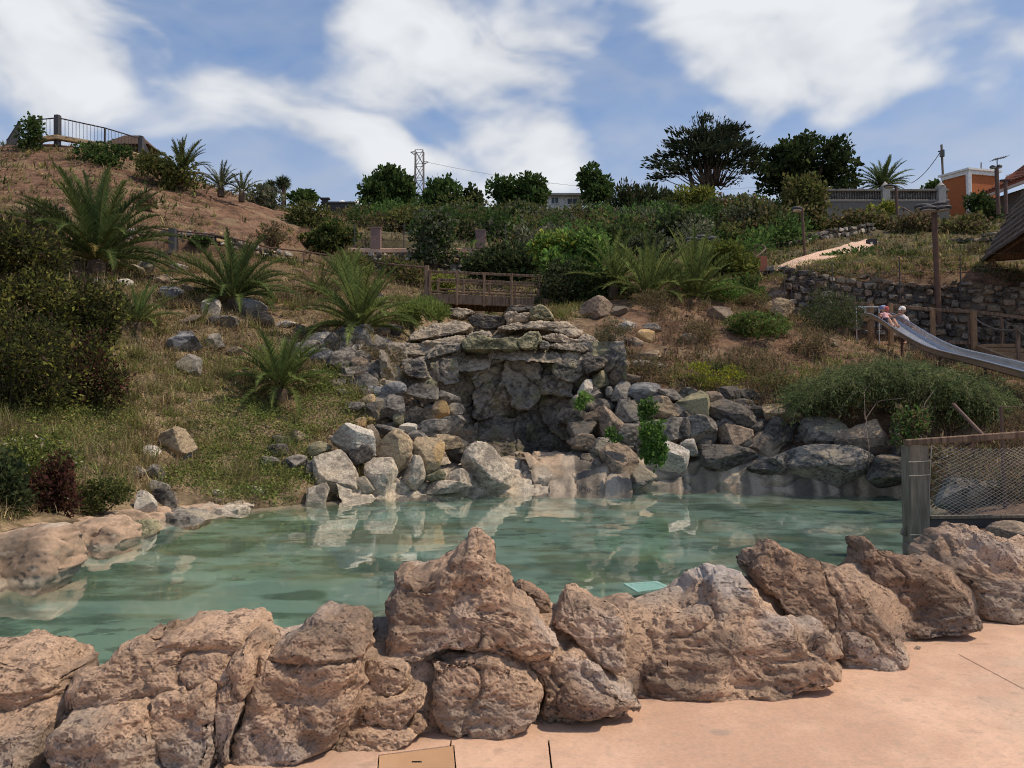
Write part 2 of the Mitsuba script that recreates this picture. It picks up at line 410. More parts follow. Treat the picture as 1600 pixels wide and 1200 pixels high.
far += [(-60, 20, 9), (-60, 45, 17), (60, 20, 3), (60, 40, 11), (-30, 6, 2.5), (30, 12, 1.5), (-12, 4, .6), (-8, 4, .5), (20, 16, 1.2)]
D = np.vstack([CP, bankpts, far])
rbf = RBFInterpolator(D[:, :2], D[:, 2], kernel='linear', smoothing=.02, neighbors=40)
gx = np.concatenate([np.arange(-100, -20, 2.0), np.arange(-20, 21, .23), np.arange(21, 100, 2.0)])
gy = np.concatenate([np.arange(-60, 2, 4.0), np.arange(2, 32, .22), np.arange(32, 66, .4), np.arange(66, 170, 4.0)])
GX, GY = np.meshgrid(gx, gy, indexing='ij')
GZ = rbf(np.c_[GX.ravel(), GY.ravel()]).reshape(GX.shape)
GZ = gaussian_filter(GZ, 1.0)
P3 = np.stack([GX, GY, GZ], -1)
GZ = GZ + (FBM(P3 * .55, 3, 3) - .5) * .55 * np.clip((GY - 11) / 8, 0, 1) + (FBM(P3 * 2.6, 3, 9) - .5) * .26 * np.clip((GY - 7) / 6, .15, 1)
fr = contains_xy(front.buffer(.35), GX, GY)
GZ = np.where(fr, -.30, GZ)
inside = contains_xy(POOL, GX, GY)
import shapely
dist_in = np.where(contains_xy(POOL.buffer(.3), GX, GY), shapely.distance(shapely.points(GX, GY), POOL.buffer(.3).exterior), 0)
GZ = np.where(dist_in > 0, np.minimum(GZ, .12 - np.clip(dist_in / .35, 0, 1) * 1.0), GZ)
pocket = np.clip(1 - np.maximum(np.abs(GX + .15) - 2.05, 0) / .25, 0, 1) * (GY > 15.5) * (GY < 19.75)
GZ = np.where(pocket > 0, np.minimum(GZ, GZ * (1 - pocket) + pocket * -.6), GZ)
GZ = np.where((GX > 8.5) & (GX < 30) & (GY > 24.4) & (GY < 28.25), np.minimum(GZ, 4.15 - .09 * (GX - 11) + .25 * np.clip(10.5 - GX, 0, 2)), GZ)
gully = np.clip(1 - np.maximum(np.abs(GX + .95) - 1.1, 0) / .7, 0, 1) * np.clip((30.5 - GY) / 2, 0, 1) * (GY > 19.5)
GZ = GZ - gully * 1.25
GZ = np.where((GX > -14.8) & (GX < -7.4) & (GY > 22.5) & (GY < 29.15), np.minimum(GZ, 1.6 + .201 * GY), GZ)
wm = np.clip((GX + 11.2) / 2.4, 0, 1) * np.clip((1.6 - GX) / 1.4, 0, 1); wm = wm * wm * (3 - 2 * wm)
low = np.where((GY > 30.5) & (GY < 36.6), np.minimum(GZ, 8.15 - (36.4 - GY) * .22), np.where((GY >= 36.6) & (GY < 39), np.minimum(GZ, 9.05), GZ))
GZ = GZ * (1 - wm) + low * wm
ground_z = RegularGridInterpolator((gx, gy), GZ, bounds_error=False, fill_value=17.0)


def Z(x, y):
    return ground_z(np.stack(np.broadcast_arrays(np.asarray(x, float), np.asarray(y, float)), -1))


def G(px, py, y0=6.0):
    """The point of the terrain seen at a pixel."""
    Ys = np.concatenate([np.arange(y0, 32, .06), np.arange(32, 75, .2)])
    q = at(px, py, Ys)
    below = q[:, 2] < Z(q[:, 0], q[:, 1])
    i = int(np.argmax(below)) if below.any() else len(Ys) - 1
    return np.array([q[i, 0], q[i, 1], float(Z(q[i, 0], q[i, 1]))])


put('terrain', (np.stack([GX, GY, GZ], -1).reshape(-1, 3), gridfaces(len(gx), len(gy))), 'soil',
    label='brown and reddish soil of the slopes round the pool', kind='structure', smooth=True)

# pavement: slabs with saw-cut joints over a dark bed
pave = front.intersection(sbox(-30, -25, 40, 40))
lines = [LineString([(.18, -30), (.18, 4.0)]), LineString([(3.0, -30), (3.0, 5.42)]), LineString([(-2.64, -30), (-2.64, 3.9)]), LineString([(5.82, -30), (5.82, 7.9)]), LineString([(-30, 1.2), (40, 1.2)]),
         LineString([(-.30, -30), (-.30, 4.0)])]
cv = np.array([onz(*q, 0)[:2] for q in ((593, 1180), (708, 1165), (714, 1232), (588, 1247))])
cover_poly = Polygon(cv)
slab = pave.difference(shapely.union_all([l.buffer(.0045, cap_style=2) for l in lines])).difference(cover_poly.buffer(.006, join_style=2))
pk = thing('pavement', 'smooth pink concrete pavement in front of the rock rim', kind='structure')
put('bed', extr(pave.buffer(-.02), -.28, -.014), 'black_gap', pk)
for g in getattr(slab, 'geoms', [slab]):
    if g.area > .002: put('slab', extr(g, -.012, 0.0), 'pink_concrete', pk)
ck = thing('utility_cover', 'square tan utility cover set flush in the pink pavement', 'cover')
put('lid', extr(cover_poly, -.012, -.002), 'cover_paint', ck)
c0 = onz(651, 1190, 0)
put('lifting_slot', boxm([c0[0], c0[1], -.0005], [.045, .012, .002]), 'black_gap', ck)

# water and pool floor
pool_big = POOL.buffer(.32)
bx0, by0, bx1, by1 = pool_big.bounds
wx, wy = np.arange(bx0, bx1, .11), np.arange(by0, by1, .07)
WX, WY = np.meshgrid(wx, wy, indexing='ij')
q = np.stack([WX * .8, WY * 2.6, 0 * WX], -1)
calm = np.clip(FBM(np.stack([WX * .25, WY * .6, 0 * WX], -1), 2, 21) * 2.2 - .55, .12, 1)
amp = np.where(WY > 14.6, .35, 1.0)
WZ = WATER + calm * amp * ((FBM(q, 3, 5) - .5) * .0050 + (FBM(q * 3.1, 2, 8) - .5) * .0012)
F = gridfaces(len(wx), len(wy))
V = np.stack([WX, WY, WZ], -1).reshape(-1, 3)
cc = V[F].mean(1)
put('water', (V, F[contains_xy(pool_big, cc[:, 0], cc[:, 1])]), 'clear_water', label='clear turquoise water of the pool', kind='structure', smooth=True)
fx, fy = np.arange(bx0 - .2, bx1 + .2, .1), np.arange(by0 - .2, by1 + .2, .1)
FX, FY = np.meshgrid(fx, fy, indexing='ij')
sd = shapely.distance(shapely.points(FX, FY), ring) * np.where(contains_xy(POOL, FX, FY), 1, -1)
FZ = WATER - .015 - .115 * np.clip((sd + .16) / .34, 0, 1) + (FBM(np.stack([FX, FY, 0 * FX], -1) * 1.2, 3, 2) - .5) * .02
F = gridfaces(len(fx), len(fy)); V = np.stack([FX, FY, FZ], -1).reshape(-1, 3); cc = V[F].mean(1)
keep = contains_xy(POOL.buffer(.2), cc[:, 0], cc[:, 1])
put('pool_floor', (V, F[keep]), 'pool_paint', label='turquoise painted floor of the pool', kind='structure', smooth=True)
# ------------------------------------------------------------------ rocks
def chaikin(P, n=1):
    for _ in range(n):
        Q = np.roll(P, -1, 0)
        P = np.stack([P * .75 + Q * .25, P * .25 + Q * .75], 1).reshape(-1, 2)
    return P


def solid_rock(poly, Y, tf=.3, tb=.3, lean=.12, nth=200, nph=90, amp=.05, crack=.03, freq=1.0, seed=0, box=.30, smooth_n=1, pits=.009, flat=.55, grow=1.012):
    """A real lump of rock: an outline in the plane at depth Y, bulging tf towards the pavement and tb away from it, its front face leaning back."""
    P = np.asarray(poly, float)
    W = at(P[:, 0], P[:, 1], Y); W = W.mean(0) + (W - W.mean(0)) * grow
    W2 = chaikin(W[:, [0, 2]], smooth_n)
    R = LineString(np.vstack([W2, W2[:1]]))
    s = np.arange(nth) / nth * R.length
    b = np.array([R.interpolate(v).coords[0] for v in s])
    pg = Polygon(b).buffer(0)
    if pg.geom_type != 'Polygon': pg = max(pg.geoms, key=lambda g: g.area)
    c = np.array(pg.centroid.coords[0])
    if not pg.contains(Point(c)): c = np.array(pg.representative_point().coords[0])
    half = np.sort(np.r_[np.linspace(0, np.pi / 2, nph // 4 + 1)[1:-1], np.arccos(np.linspace(.03, .97, nph // 3) ** (1 / box))])
    ph = np.r_[-half[::-1], 0, half[::3]]
    r = np.cos(ph) ** box
    d = np.sign(np.sin(ph)) * np.abs(np.sin(ph)) ** flat
    X = c[0] + r[:, None] * (b[None, :, 0] - c[0])
    Zz = c[1] + r[:, None] * (b[None, :, 1] - c[1])
    off = np.where(d > 0, d * tb, d * tf)
    zt, zb = b[:, 1].max(), b[:, 1].min()
    Yy = at(0, 600, Y)[1] + off[:, None] + lean * (Zz - zb) - lean * (zt - zb) * .5
    V = np.stack([X, Yy, Zz], -1).reshape(-1, 3)
    n = len(ph)
    F = []
    i, j = np.meshgrid(np.arange(n - 1), np.arange(nth), indexing='ij')
    i, j = i.ravel(), j.ravel(); k = (j + 1) % nth
    F = np.vstack([np.c_[i * nth + j, (i + 1) * nth + j, (i + 1) * nth + k], np.c_[i * nth + j, (i + 1) * nth + k, i * nth + k]])
    f0 = np.array([[c[0], at(0, 600, Y)[1] - tf + lean * (c[1] - (zt + zb) / 2), c[1]], [c[0], at(0, 600, Y)[1] + tb + lean * (c[1] - (zt + zb) / 2), c[1]]])
    V = np.vstack([V, f0])
    jj = np.arange(nth); kk = (jj + 1) % nth
    F = np.vstack([F, np.c_[jj * 0 + len(V) - 2, jj, kk], np.c_[jj * 0 + len(V) - 1, (n - 1) * nth + kk, (n - 1) * nth + jj]])
    m = trimesh.Trimesh(V, F, process=False)
    if m.volume < 0: F = F[:, ::-1]
    N = vnormals(V, F)
    S = V * freq + seed * 3.7
    rdg = 1 - np.abs(2 * FBM(S * 3.1 + 2, 3, seed + 6) - 1) * 2.2
    dd = amp * (FBM(S * 2.4, 3, seed) - .5) * 2.2 + amp * .9 * (FBM(S * 8.5, 3, seed + 1) - .5) * 2 + amp * .55 * (rdg - .5)
    dd -= amp * .8 * np.clip(FBM(S * 4.3 + 21, 2, seed + 9) - .60, 0, 1) * 6
    e = FBM(S * 1.9 + 11, 3, seed + 2) - .5
    dd -= crack * np.exp(-(e / .014) ** 2)
    st = FBM(S * [1.1, 1.1, 3.4] + 5, 3, seed + 4)
    dd += amp * .9 * (np.floor(st * 7) / 7 + np.clip((st * 7 % 1 - .72) / .28, 0, 1) / 7 - st) * 3.0
    V = V + N * (dd - .35 * amp)[:, None]
    N = vnormals(V, F)
    f = FBM(V * 34 * freq, 2, seed + 3)
    V = V + N * (-(pits * np.clip((f - .52) * 7, 0, 1)) + pits * .8 * (FBM(V * 19 * freq, 2, seed + 8) - .5))[:, None]
    return V, F


ICO = {k: trimesh.creation.icosphere(subdivisions=k) for k in (1, 2, 3, 4)}


def boulder_mesh(c, r, seed, rot=0.0, sub=4, cuts=11, amp=.08, tilt=0.0):
    """A faceted boulder of radii r round c; rot turns it in the picture's plane, tilt about the upright axis."""
    g = np.random.default_rng(seed)
    V = np.array(ICO[sub].vertices); F = np.array(ICO[sub].faces)
    V = np.sign(V) * np.abs(V) ** .75
    for _ in range(cuts):
        n = unit(g.normal(size=3)); d = g.uniform(.5, .82)
        k = V @ n - d
        V = V - np.clip(k, 0, None)[:, None] * n * .96
    V = V * (1 + amp * 1.6 * (FBM(V * 1.8 + seed, 3, seed) - .5)[:, None] + amp * 1.3 * (FBM(V * 5 + seed, 3, seed + 1) - .5)[:, None] + amp * .5 * (FBM(V * 15 + seed, 2, seed + 2) - .5)[:, None])
    V = V / np.abs(V).max(0)
    V = V * np.asarray(r)
    ct, stt = math.cos(tilt), math.sin(tilt)
    V = V @ np.array([[ct, -stt, 0], [stt, ct, 0], [0, 0, 1]]).T
    cr, sr = math.cos(rot), math.sin(rot)
    V = V @ np.array([[cr, 0, -sr], [0, 1, 0], [sr, 0, cr]]).T
    return V + c, F


def stone_at(name, x0, y0, x1, y1, Y, tone, seed, parent=None, rot=0, sub=4, thick=.85, **kw):
    c = at((x0 + x1) / 2, (y0 + y1) / 2, Y)
    k = Y / FOC / 2
    rx, rz = (x1 - x0) * k * 1.2, (y1 - y0) * k * 1.22
    ry = thick * .5 * (rx + rz)
    if (x1 - x0) + (y1 - y0) < 72: sub = 3
    if rot:
        rx, rz = rx * 1.02, rz * .92
    return put(name, boulder_mesh(c + [0, ry * .35, 0], (rx, ry, rz), seed, rot, sub), tone, parent, **kw)


# the rock rim along the pavement
rim = thing('rock_wall', 'rough pink brown wall of cemented porous rocks between pavement and pool', 'rock wall')
RIM = [
    # outline, depth, front, back, lean, amp, crack, label
    ([(-190, 1060), (-120, 1040), (-60, 1012), (0, 1006), (45, 997), (85, 1001), (118, 1020), (139, 1040), (133, 1064), (112, 1090), (95, 1120), (60, 1140), (-190, 1160)], 4.0, .30, .3, .25, .055, .02, 'broad low rock at the left end of the rim'),
    ([(-190, 1110), (0, 1108), (60, 1100), (96, 1112), (92, 1165), (104, 1235), (-190, 1300)], 3.75, .30, .3, .25, .05, .03, None),
    ([(134, 1050), (172, 1022), (205, 988), (238, 981), (252, 988), (268, 976), (290, 974), (330, 972), (375, 966), (397, 972), (411, 1000), (408, 1040), (388, 1078), (362, 1064), (350, 1052), (300, 1068), (240, 1096), (190, 1118), (126, 1114), (112, 1088)], 4.0, .27, .34, .3, .045, .035, 'broad rock with a humped top, second from the left'),
    ([(112, 1100), (190, 1104), (242, 1084), (266, 1130), (280, 1180), (302, 1222), (180, 1262), (78, 1262), (84, 1170), (94, 1125)], 3.72, .26, .3, .25, .045, .03, None),
    ([(240, 1082), (300, 1056), (352, 1040), (364, 1100), (364, 1150), (350, 1192), (300, 1215), (264, 1150)], 3.83, .24, .3, .2, .035, .03, None),
    ([(352, 1110), (362, 1050), (380, 1010), (402, 974), (414, 998), (412, 1060), (399, 1100), (392, 1185), (358, 1190)], 3.93, .26, .25, .2, .03, .02, 'narrow upright rock squeezed between two large ones'),
    ([(404, 1020), (416, 992), (440, 985), (465, 970), (500, 950), (525, 952), (540, 960), (556, 962), (580, 980), (590, 1003), (576, 1030), (574, 1075), (562, 1112), (540, 1132), (500, 1162), (455, 1184), (400, 1192), (386, 1150), (394, 1090)], 4.03, .28, .35, .22, .045, .035, 'large rounded rock left of the tall pointed one'),
    ([(570, 1024), (600, 1014), (640, 1026), (652, 1045), (642, 1068), (620, 1080), (590, 1077), (571, 1062)], 4.17, .16, .3, .1, .018, .0, None),
    ([(562, 1082), (600, 1078), (640, 1068), (668, 1064), (673, 1086), (651, 1106), (630, 1132), (590, 1125), (558, 1118)], 4.08, .17, .3, .1, .018, .0, None),
    ([(630, 1128), (654, 1110), (673, 1128), (662, 1142), (636, 1146)], 4.05, .09, .2, .1, .012, .0, 'small gray stone wedged at the foot of the rim'),
    ([(520, 1150), (550, 1128), (600, 1122), (640, 1132), (660, 1146), (620, 1162), (560, 1172), (520, 1176)], 4.0, .13, .2, .5, .02, .0, None),
    ([(602, 945), (610, 895), (632, 884), (642, 888), (655, 891), (690, 874), (712, 855), (732, 836), (750, 832), (767, 843), (780, 868), (797, 897), (808, 925), (842, 950), (884, 985), (874, 1012), (800, 1016), (740, 1006), (690, 1006), (660, 1024), (620, 1034), (590, 1014), (600, 985)], 4.4, .26, .34, .28, .05, .02, 'tallest rock of the rim, with a jagged pointed top'),
    ([(671, 1008), (740, 1000), (800, 1008), (834, 1038), (846, 1080), (838, 1118), (800, 1132), (745, 1141), (705, 1138), (680, 1112), (666, 1080), (673, 1045)], 4.27, .26, .3, .12, .035, .03, None),
    ([(800, 1008), (870, 1000), (932, 1014), (962, 1056), (1004, 1080), (988, 1102), (930, 1112), (870, 1122), (835, 1118), (840, 1075), (826, 1038)], 4.42, .24, .3, .3, .04, .025, None),
    ([(864, 1086), (885, 1056), (912, 1064), (935, 1084), (962, 1092), (942, 1110), (905, 1118), (870, 1108)], 4.22, .13, .2, .2, .03, .0, 'dark jagged stone low at the pavement edge'),
    ([(803, 920), (806, 910), (816, 904), (836, 914), (862, 929), (872, 948), (862, 962), (830, 966), (806, 956)], 4.75, .16, .18, .1, .035, .02, 'small dark jagged rock behind the tall one'),
    ([(864, 955), (880, 925), (895, 920), (915, 925), (940, 935), (966, 946), (978, 965), (975, 1005), (962, 1040), (930, 1026), (888, 992), (852, 968)], 4.62, .24, .3, .2, .035, .015, 'rounded rock right of the small jagged one'),
    ([(966, 985), (974, 960), (990, 950), (1010, 936), (1050, 925), (1075, 910), (1090, 895), (1115, 886), (1140, 887), (1165, 899), (1190, 924), (1204, 945), (1242, 972), (1290, 968), (1290, 1012), (1284, 1046), (1230, 1060), (1180, 1074), (1150, 1076), (1100, 1074), (1050, 1072), (1018, 1078), (984, 1054), (968, 1030)], 4.95, .32, .4, .45, .05, .03, 'broadest rock of the rim, with a grey cement patch on its sloping top'),
    ([(1140, 1044), (1160, 1034), (1184, 1036), (1192, 1060), (1176, 1074), (1150, 1074)], 4.72, .12, .2, .2, .015, .0, None),
    ([(1154, 884), (1180, 863), (1205, 850), (1213, 847), (1240, 861), (1262, 874), (1292, 880), (1300, 920), (1302, 965), (1295, 1012), (1272, 992), (1240, 974), (1205, 948), (1180, 918)], 5.35, .22, .35, .5, .04, .02, 'dark pointed rock leaning left, right of the broadest'),
    ([(1268, 890), (1285, 878), (1305, 882), (1327, 890), (1338, 920), (1350, 948), (1382, 985), (1400, 1010), (1386, 1027), (1360, 1038), (1310, 1042), (1284, 1030), (1282, 960)], 5.4, .28, .3, .25, .045, .02, 'upright buttress shaped rock spreading on to the pavement'),
    ([(1320, 905), (1328, 880), (1334, 850), (1345, 838), (1358, 838), (1370, 845), (1400, 862), (1432, 868), (1454, 872), (1474, 902), (1494, 932), (1514, 966), (1480, 978), (1440, 988), (1400, 994), (1376, 984), (1344, 950)], 6.05, .28, .32, .4, .06, .03, 'dark honeycombed rock with a horn at its left'),
    ([(1436, 880), (1455, 846), (1490, 820), (1515, 812), (1540, 821), (1570, 848), (1600, 863), (1680, 880), (1700, 950), (1640, 958), (1600, 955), (1560, 958), (1520, 964), (1496, 952), (1486, 922), (1462, 898)], 6.6, .34, .4, .35, .05, .02, 'big domed rock at the right end of the rim'),
    ([(1640, 890), (1700, 850), (1790, 850), (1830, 900), (1840, 950), (1700, 958), (1650, 945)], 7.1, .34, .4, .3, .05, .02, None),
]
for i, (pl, Y, tf, tb, lean, am, cr, lb) in enumerate(RIM):
    big = max(q[0] for q in pl) - min(q[0] for q in pl) > 100
    put('rock', solid_rock(pl, Y, tf, tb, lean, 200 if big else 90, 66 if big else 36, am, cr, 1.0, seed=i + 20), 'dark_rim_rock' if lb and ('dark' in lb or 'wedged at' in lb) else 'rim_rock', rim, label=lb, smooth=True)
# mortar heart that closes the joints between the rocks, and rubble at the foot
u = np.linspace(0, 1, 240)
L = LineString(rim_line)
cp = np.array([L.interpolate(v, normalized=True).coords[0] for v in u])
tn = unit(np.gradient(cp, axis=0)); nr = np.c_[-tn[:, 1], tn[:, 0]]
prof = [(-.28, -.30), (-.34, .0), (-.30, .26), (-.19, .42), (.03, .5), (.14, .42), (.24, .2), (.32, -.1), (.36, -.6)]
V = np.array([[np.r_[cp[i] + nr[i] * (a + .12), z * (1 if z < .1 else np.interp(cp[i][0], [-2.2, -1.0], [.62, 1]))] for a, z in prof] for i in range(len(u))]).reshape(-1, 3)
V = V + (FBM(V * 3.1, 3, 77) - .5)[:, None] * [.16, .16, .2] + (FBM(V * 14, 3, 78) - .5)[:, None] * .04
put('mortar', (V, gridfaces(len(u), len(prof))), 'rim_rock', rim, smooth=True)
g = np.random.default_rng(5)
parts = []
for px, py in [(545, 1140), (556, 1150), (570, 1158), (595, 1146), (610, 1155), (628, 1150), (700, 1142), (840, 1126), (845, 1122), (945, 1105), (990, 1096), (1010, 1084), (1195, 1070), (1280, 1045), (1300, 1044), (1400, 1015), (1440, 990), (1500, 968), (520, 1168), (330, 1198), (350, 1192), (1120, 1078), (1060, 1078)]:
    for _ in range(4):
        q = onz(px + g.normal() * 12, py + g.normal() * 5, 0.0); r = g.uniform(.006, .02)
        parts.append(boulder_mesh(q + [0, 0, r * .5], (r * 1.3, r, r * .8), int(g.integers(1e6)), sub=1, cuts=6))
put('mortar_crumbs', cat(parts), 'rim_rock', rim, kind='stuff')

# rocks of the pool's left bank: a low lip of cemented pink rock
lip = thing('rock_lip', 'low pinkish lip of cemented rock along the left bank of the pool', 'rock edge')


def strip_mesh(P, prof, seed, amp=.06, nu=160, lump=.12, lfreq=1.4, zmul=None):
    """A rock strip along the ground line P (outward to the left of its direction), with cross-section prof (out, height)."""
    L = LineString(P); u = np.linspace(0, 1, nu)
    cp = np.array([L.interpolate(v, normalized=True).coords[0] for v in u])
    k = np.ones(7) / 7
    cs = np.c_[np.convolve(np.pad(cp[:, 0], 3, 'edge'), k, 'valid'), np.convolve(np.pad(cp[:, 1], 3, 'edge'), k, 'valid')]
    tn = unit(np.gradient(cs, axis=0)); nr = np.c_[-tn[:, 1], tn[:, 0]]
    pr = np.array(prof); pl = np.r_[0, np.cumsum(np.hypot(*np.diff(pr, axis=0).T))]
    v = np.linspace(0, pl[-1], max(20, int(pl[-1] / .035)))
    po, pz = np.interp(v, pl, pr[:, 0]), np.interp(v, pl, pr[:, 1])
    zm = np.ones(nu) if zmul is None else np.interp(u, *zmul)
    V = np.concatenate([cs[:, None] + nr[:, None] * po[None, :, None], np.broadcast_to(pz[None, :, None], (nu, len(v), 1)) * zm[:, None, None]], -1)
    s = V.reshape(-1, 3)
    F = gridfaces(nu, len(v))
    N = vnormals(s, F)
    e = FBM(s * 1.5 + seed, 3, seed + 2) - .5
    d = lump * (FBM(s * lfreq + seed, 3, seed) - .5) * 2 + amp * (FBM(s * 5 + seed, 3, seed + 1) - .5) * 2 - amp * 1.3 * np.exp(-(e / .02) ** 2)
    s = s + N * d[:, None] * np.where(N[:, 2:] < -.2, -1, 1)
    return s, F


left_line = np.array([(-5.2, 4.2), (-4.95, 5.6)] + [tuple(q) for q in shore[:7]])[::-1]
put('rock', strip_mesh(left_line[::-1], [(.02, -.20), (.06, .06), (.12, .14), (.20, .25), (.40, .33), (.7, .34), (1.1, .2)], 31, .06, 300, .08, 1.9, zmul=([0, .3, .55, .8, 1], [1.15, 1.15, 1.0, .8, .6])), 'lip_rock', lip, smooth=True)
for i, (pl, Y, tn_) in enumerate([([(-80, 852), (0, 836), (40, 823), (75, 827), (98, 848), (112, 898), (70, 946), (0, 962), (-80, 968)], 7.5, 'lip_rock'), ([(92, 824), (130, 813), (165, 809), (190, 815), (206, 850), (162, 884), (115, 892), (94, 870)], 9.4, 'lip_rock'),
        ([(195, 819), (222, 811), (238, 836), (217, 856), (196, 858)], 10.5, 'mossy_rock'), ([(225, 806), (255, 796), (300, 796), (328, 808), (318, 828), (270, 838), (236, 840)], 11.7, 'gray_rock'), ([(298, 797), (320, 788), (375, 786), (395, 792), (372, 812), (318, 818)], 12.7, 'pale_base_rock')]):
    put('rock', solid_rock(pl, Y, .30, .5, .55, 140, 50, .045, .04, .9, seed=90 + i, box=.4), tn_, lip, smooth=True)
# boulder bank left of the waterfall
bank = thing('boulder_bank', 'heap of pale, tan and grey boulders left of the waterfall', 'rock bank')


def zr(box, ox, oy, k=4.0):
    return [ox + box[0] / k, oy + box[1] / k, ox + box[2] / k, oy + box[3] / k]


LB = [((480, 850, 745, 1045), 15.2, 'pale_rock', 0, 'largest boulder of the bank, nearly white'), ((735, 900, 965, 1150), 15.4, 'tan_rock', .5, None), ((970, 935, 1185, 1150), 15.5, 'tan_rock', -.7, 'orange tan boulder split by a dark joint'),
      ((1060, 915, 1270, 1030), 15.9, 'tan_rock', -.2, None), ((690, 1035, 900, 1320), 14.9, 'pale_base_rock', 0, None), ((920, 1065, 1060, 1280), 15.2, 'pale_base_rock', 0, None),
      ((385, 1025, 655, 1330), 14.5, 'pale_base_rock', .25, None), ((300, 1230, 460, 1370), 13.7, 'pale_base_rock', .3, None), ((600, 1190, 740, 1320), 14.6, 'gray_rock', 0, None),
      ((1055, 1140, 1195, 1230), 15.4, 'mossy_rock', 0, None), ((1060, 1200, 1330, 1290), 15.3, 'pale_base_rock', 0, None), ((1185, 1135, 1335, 1250), 15.5, 'pale_base_rock', .1, None), ((1285, 1010, 1600, 1280), 15.9, 'pale_base_rock', -.5, None),
      ((900, 838, 1005, 905), 16.0, 'pale_rock', 0, None), ((720, 845, 905, 925), 15.8, 'gray_rock', -.15, None), ((1010, 825, 1195, 925), 16.2, 'gray_rock', .1, None), ((905, 745, 1095, 855), 16.7, 'dark_rock', 0, None),
      ((780, 680, 955, 845), 16.6, 'gray_rock', -.3, None), ((790, 595, 925, 675), 17.1, 'blue_rock', 0, None), ((935, 590, 1125, 705), 17.3, 'gray_rock', 0, None), ((1125, 635, 1260, 745), 17.7, 'gray_rock', -.4, None),
      ((1080, 700, 1205, 805), 17.2, 'tan_rock', 0, None), ((1190, 725, 1290, 800), 17.5, 'gray_rock', 0, None), ((1040, 560, 1130, 660), 17.8, 'mossy_rock', 0, None), ((920, 900, 1070, 1010), 15.7, 'gray_rock', 0, None),
      ((140, 1055, 300, 1150), 14.6, 'gray_rock', .3, None), ((280, 1080, 400, 1200), 14.4, 'dark_rock', 0, None), ((590, 990, 720, 1110), 15.0, 'dark_rock', 0, None), ((1180, 790, 1300, 900), 17.0, 'gray_rock', .4, None),
      ((690, 870, 760, 1060), 15.4, 'dark_rock', 0, None), ((1190, 960, 1330, 1120), 16.2, 'dark_rock', 0, None), ((860, 760, 930, 850), 16.5, 'mossy_rock', 0, None), ((330, 960, 480, 1060), 15.2, 'mossy_rock', .2, None), ((60, 960, 200, 1080), 15.0, 'dark_rock', .4, None)]
for i, (b, Y, t, r, lb) in enumerate(LB):
    stone_at('boulder', *zr(b, 400, 450), Y, t, 100 + i, bank, r, label=lb)
put('foot', strip_mesh(shore[8:14], [(-.3, -.4), (-.1, .05), (.1, .35), (.5, .55), (1.1, .6)], 41, .08, 160, .14, 1.8), 'pale_base_rock', bank, smooth=True)
gg = np.random.default_rng(8)
for i in range(60):     # small stones that chock the gaps
    px, py = gg.uniform(560, 720), gg.uniform(590, 745)
    q = G(px, py, 14); r = gg.uniform(.09, .2)
    put('chock_stone', boulder_mesh(q + [0, 0, r * .3], (r * 1.3, r, r * .85), 900 + i, gg.uniform(-.5, .5), 2), ('gray_rock', 'dark_rock', 'tan_rock')[i % 3], bank)

# boulder wall right of the waterfall
wall = thing('boulder_wall', 'stacked grey boulder wall above the far shore right of the waterfall', 'rock wall')
RB = [((650, 710, 835, 865), 'gray_rock', 0), ((855, 680, 1030, 825), 'tan_rock', -.3), ((1040, 655, 1220, 830), 'mossy_rock', 0), ((655, 865, 815, 1015), 'gray_rock', 0), ((885, 815, 1085, 975), 'gray_rock', .1),
      ((1085, 805, 1325, 985), 'gray_rock', 0), ((1240, 690, 1600, 890), 'dark_rock', -.12), ((890, 945, 1095, 1150), 'pale_rock', -.2), ((1065, 950, 1185, 1075), 'pale_rock', .2), ((1155, 980, 1500, 1140), 'dark_rock', -.15),
      ((1295, 845, 1495, 1055), 'brown_rock', 0), ((1480, 880, 1715, 1065), 'brown_rock', 0), ((580, 980, 805, 1240), 'brown_rock', .1), ((495, 945, 675, 1065), 'gray_rock', 0), ((510, 755, 690, 945), 'brown_rock', -.3),
      ((745, 600, 935, 715), 'blue_rock', 0), ((925, 620, 1075, 715), 'gray_rock', -.2), ((625, 590, 775, 725), 'gray_rock', 0), ((1185, 655, 1315, 765), 'brown_rock', 0), ((1295, 620, 1430, 705), 'dark_rock', 0),
      ((430, 575, 525, 705), 'pale_rock', -.5), ((495, 525, 605, 645), 'mossy_rock', 0), ((1490, 1055, 1715, 1190), 'dark_rock', 0), ((1600, 720, 1850, 855), 'tan_rock', 0), ((1590, 825, 1765, 1045), 'dark_rock', 0),
      ((1790, 815, 2080, 1020), 'gray_rock', .05), ((2075, 840, 2405, 1095), 'brown_rock', .1), ((1590, 1005, 1800, 1200), 'gray_rock', .2), ((1770, 1005, 2240, 1260), 'gray_rock', 0), ((2200, 1060, 2480, 1260), 'dark_rock', 0),
      ((700, 1120, 900, 1260), 'gray_rock', 0), ((360, 920, 510, 1010), 'brown_rock', 0), ((590, 620, 640, 700), 'gray_rock', 0), ((400, 690, 520, 800), 'dark_rock', 0), ((300, 740, 470, 860), 'dark_rock', .2),
      ((440, 760, 560, 880), 'brown_rock', 0), ((330, 830, 520, 960), 'dark_rock', 0), ((690, 690, 760, 760), 'dark_rock', 0), ((1020, 820, 1110, 960), 'dark_rock', 0), ((820, 850, 900, 960), 'dark_rock', 0), ((1480, 830, 1620, 940), 'dark_rock', 0),
      ((630, 530, 800, 620), 'brown_rock', 0), ((2390, 900, 2560, 1200), 'dark_rock', 0)]
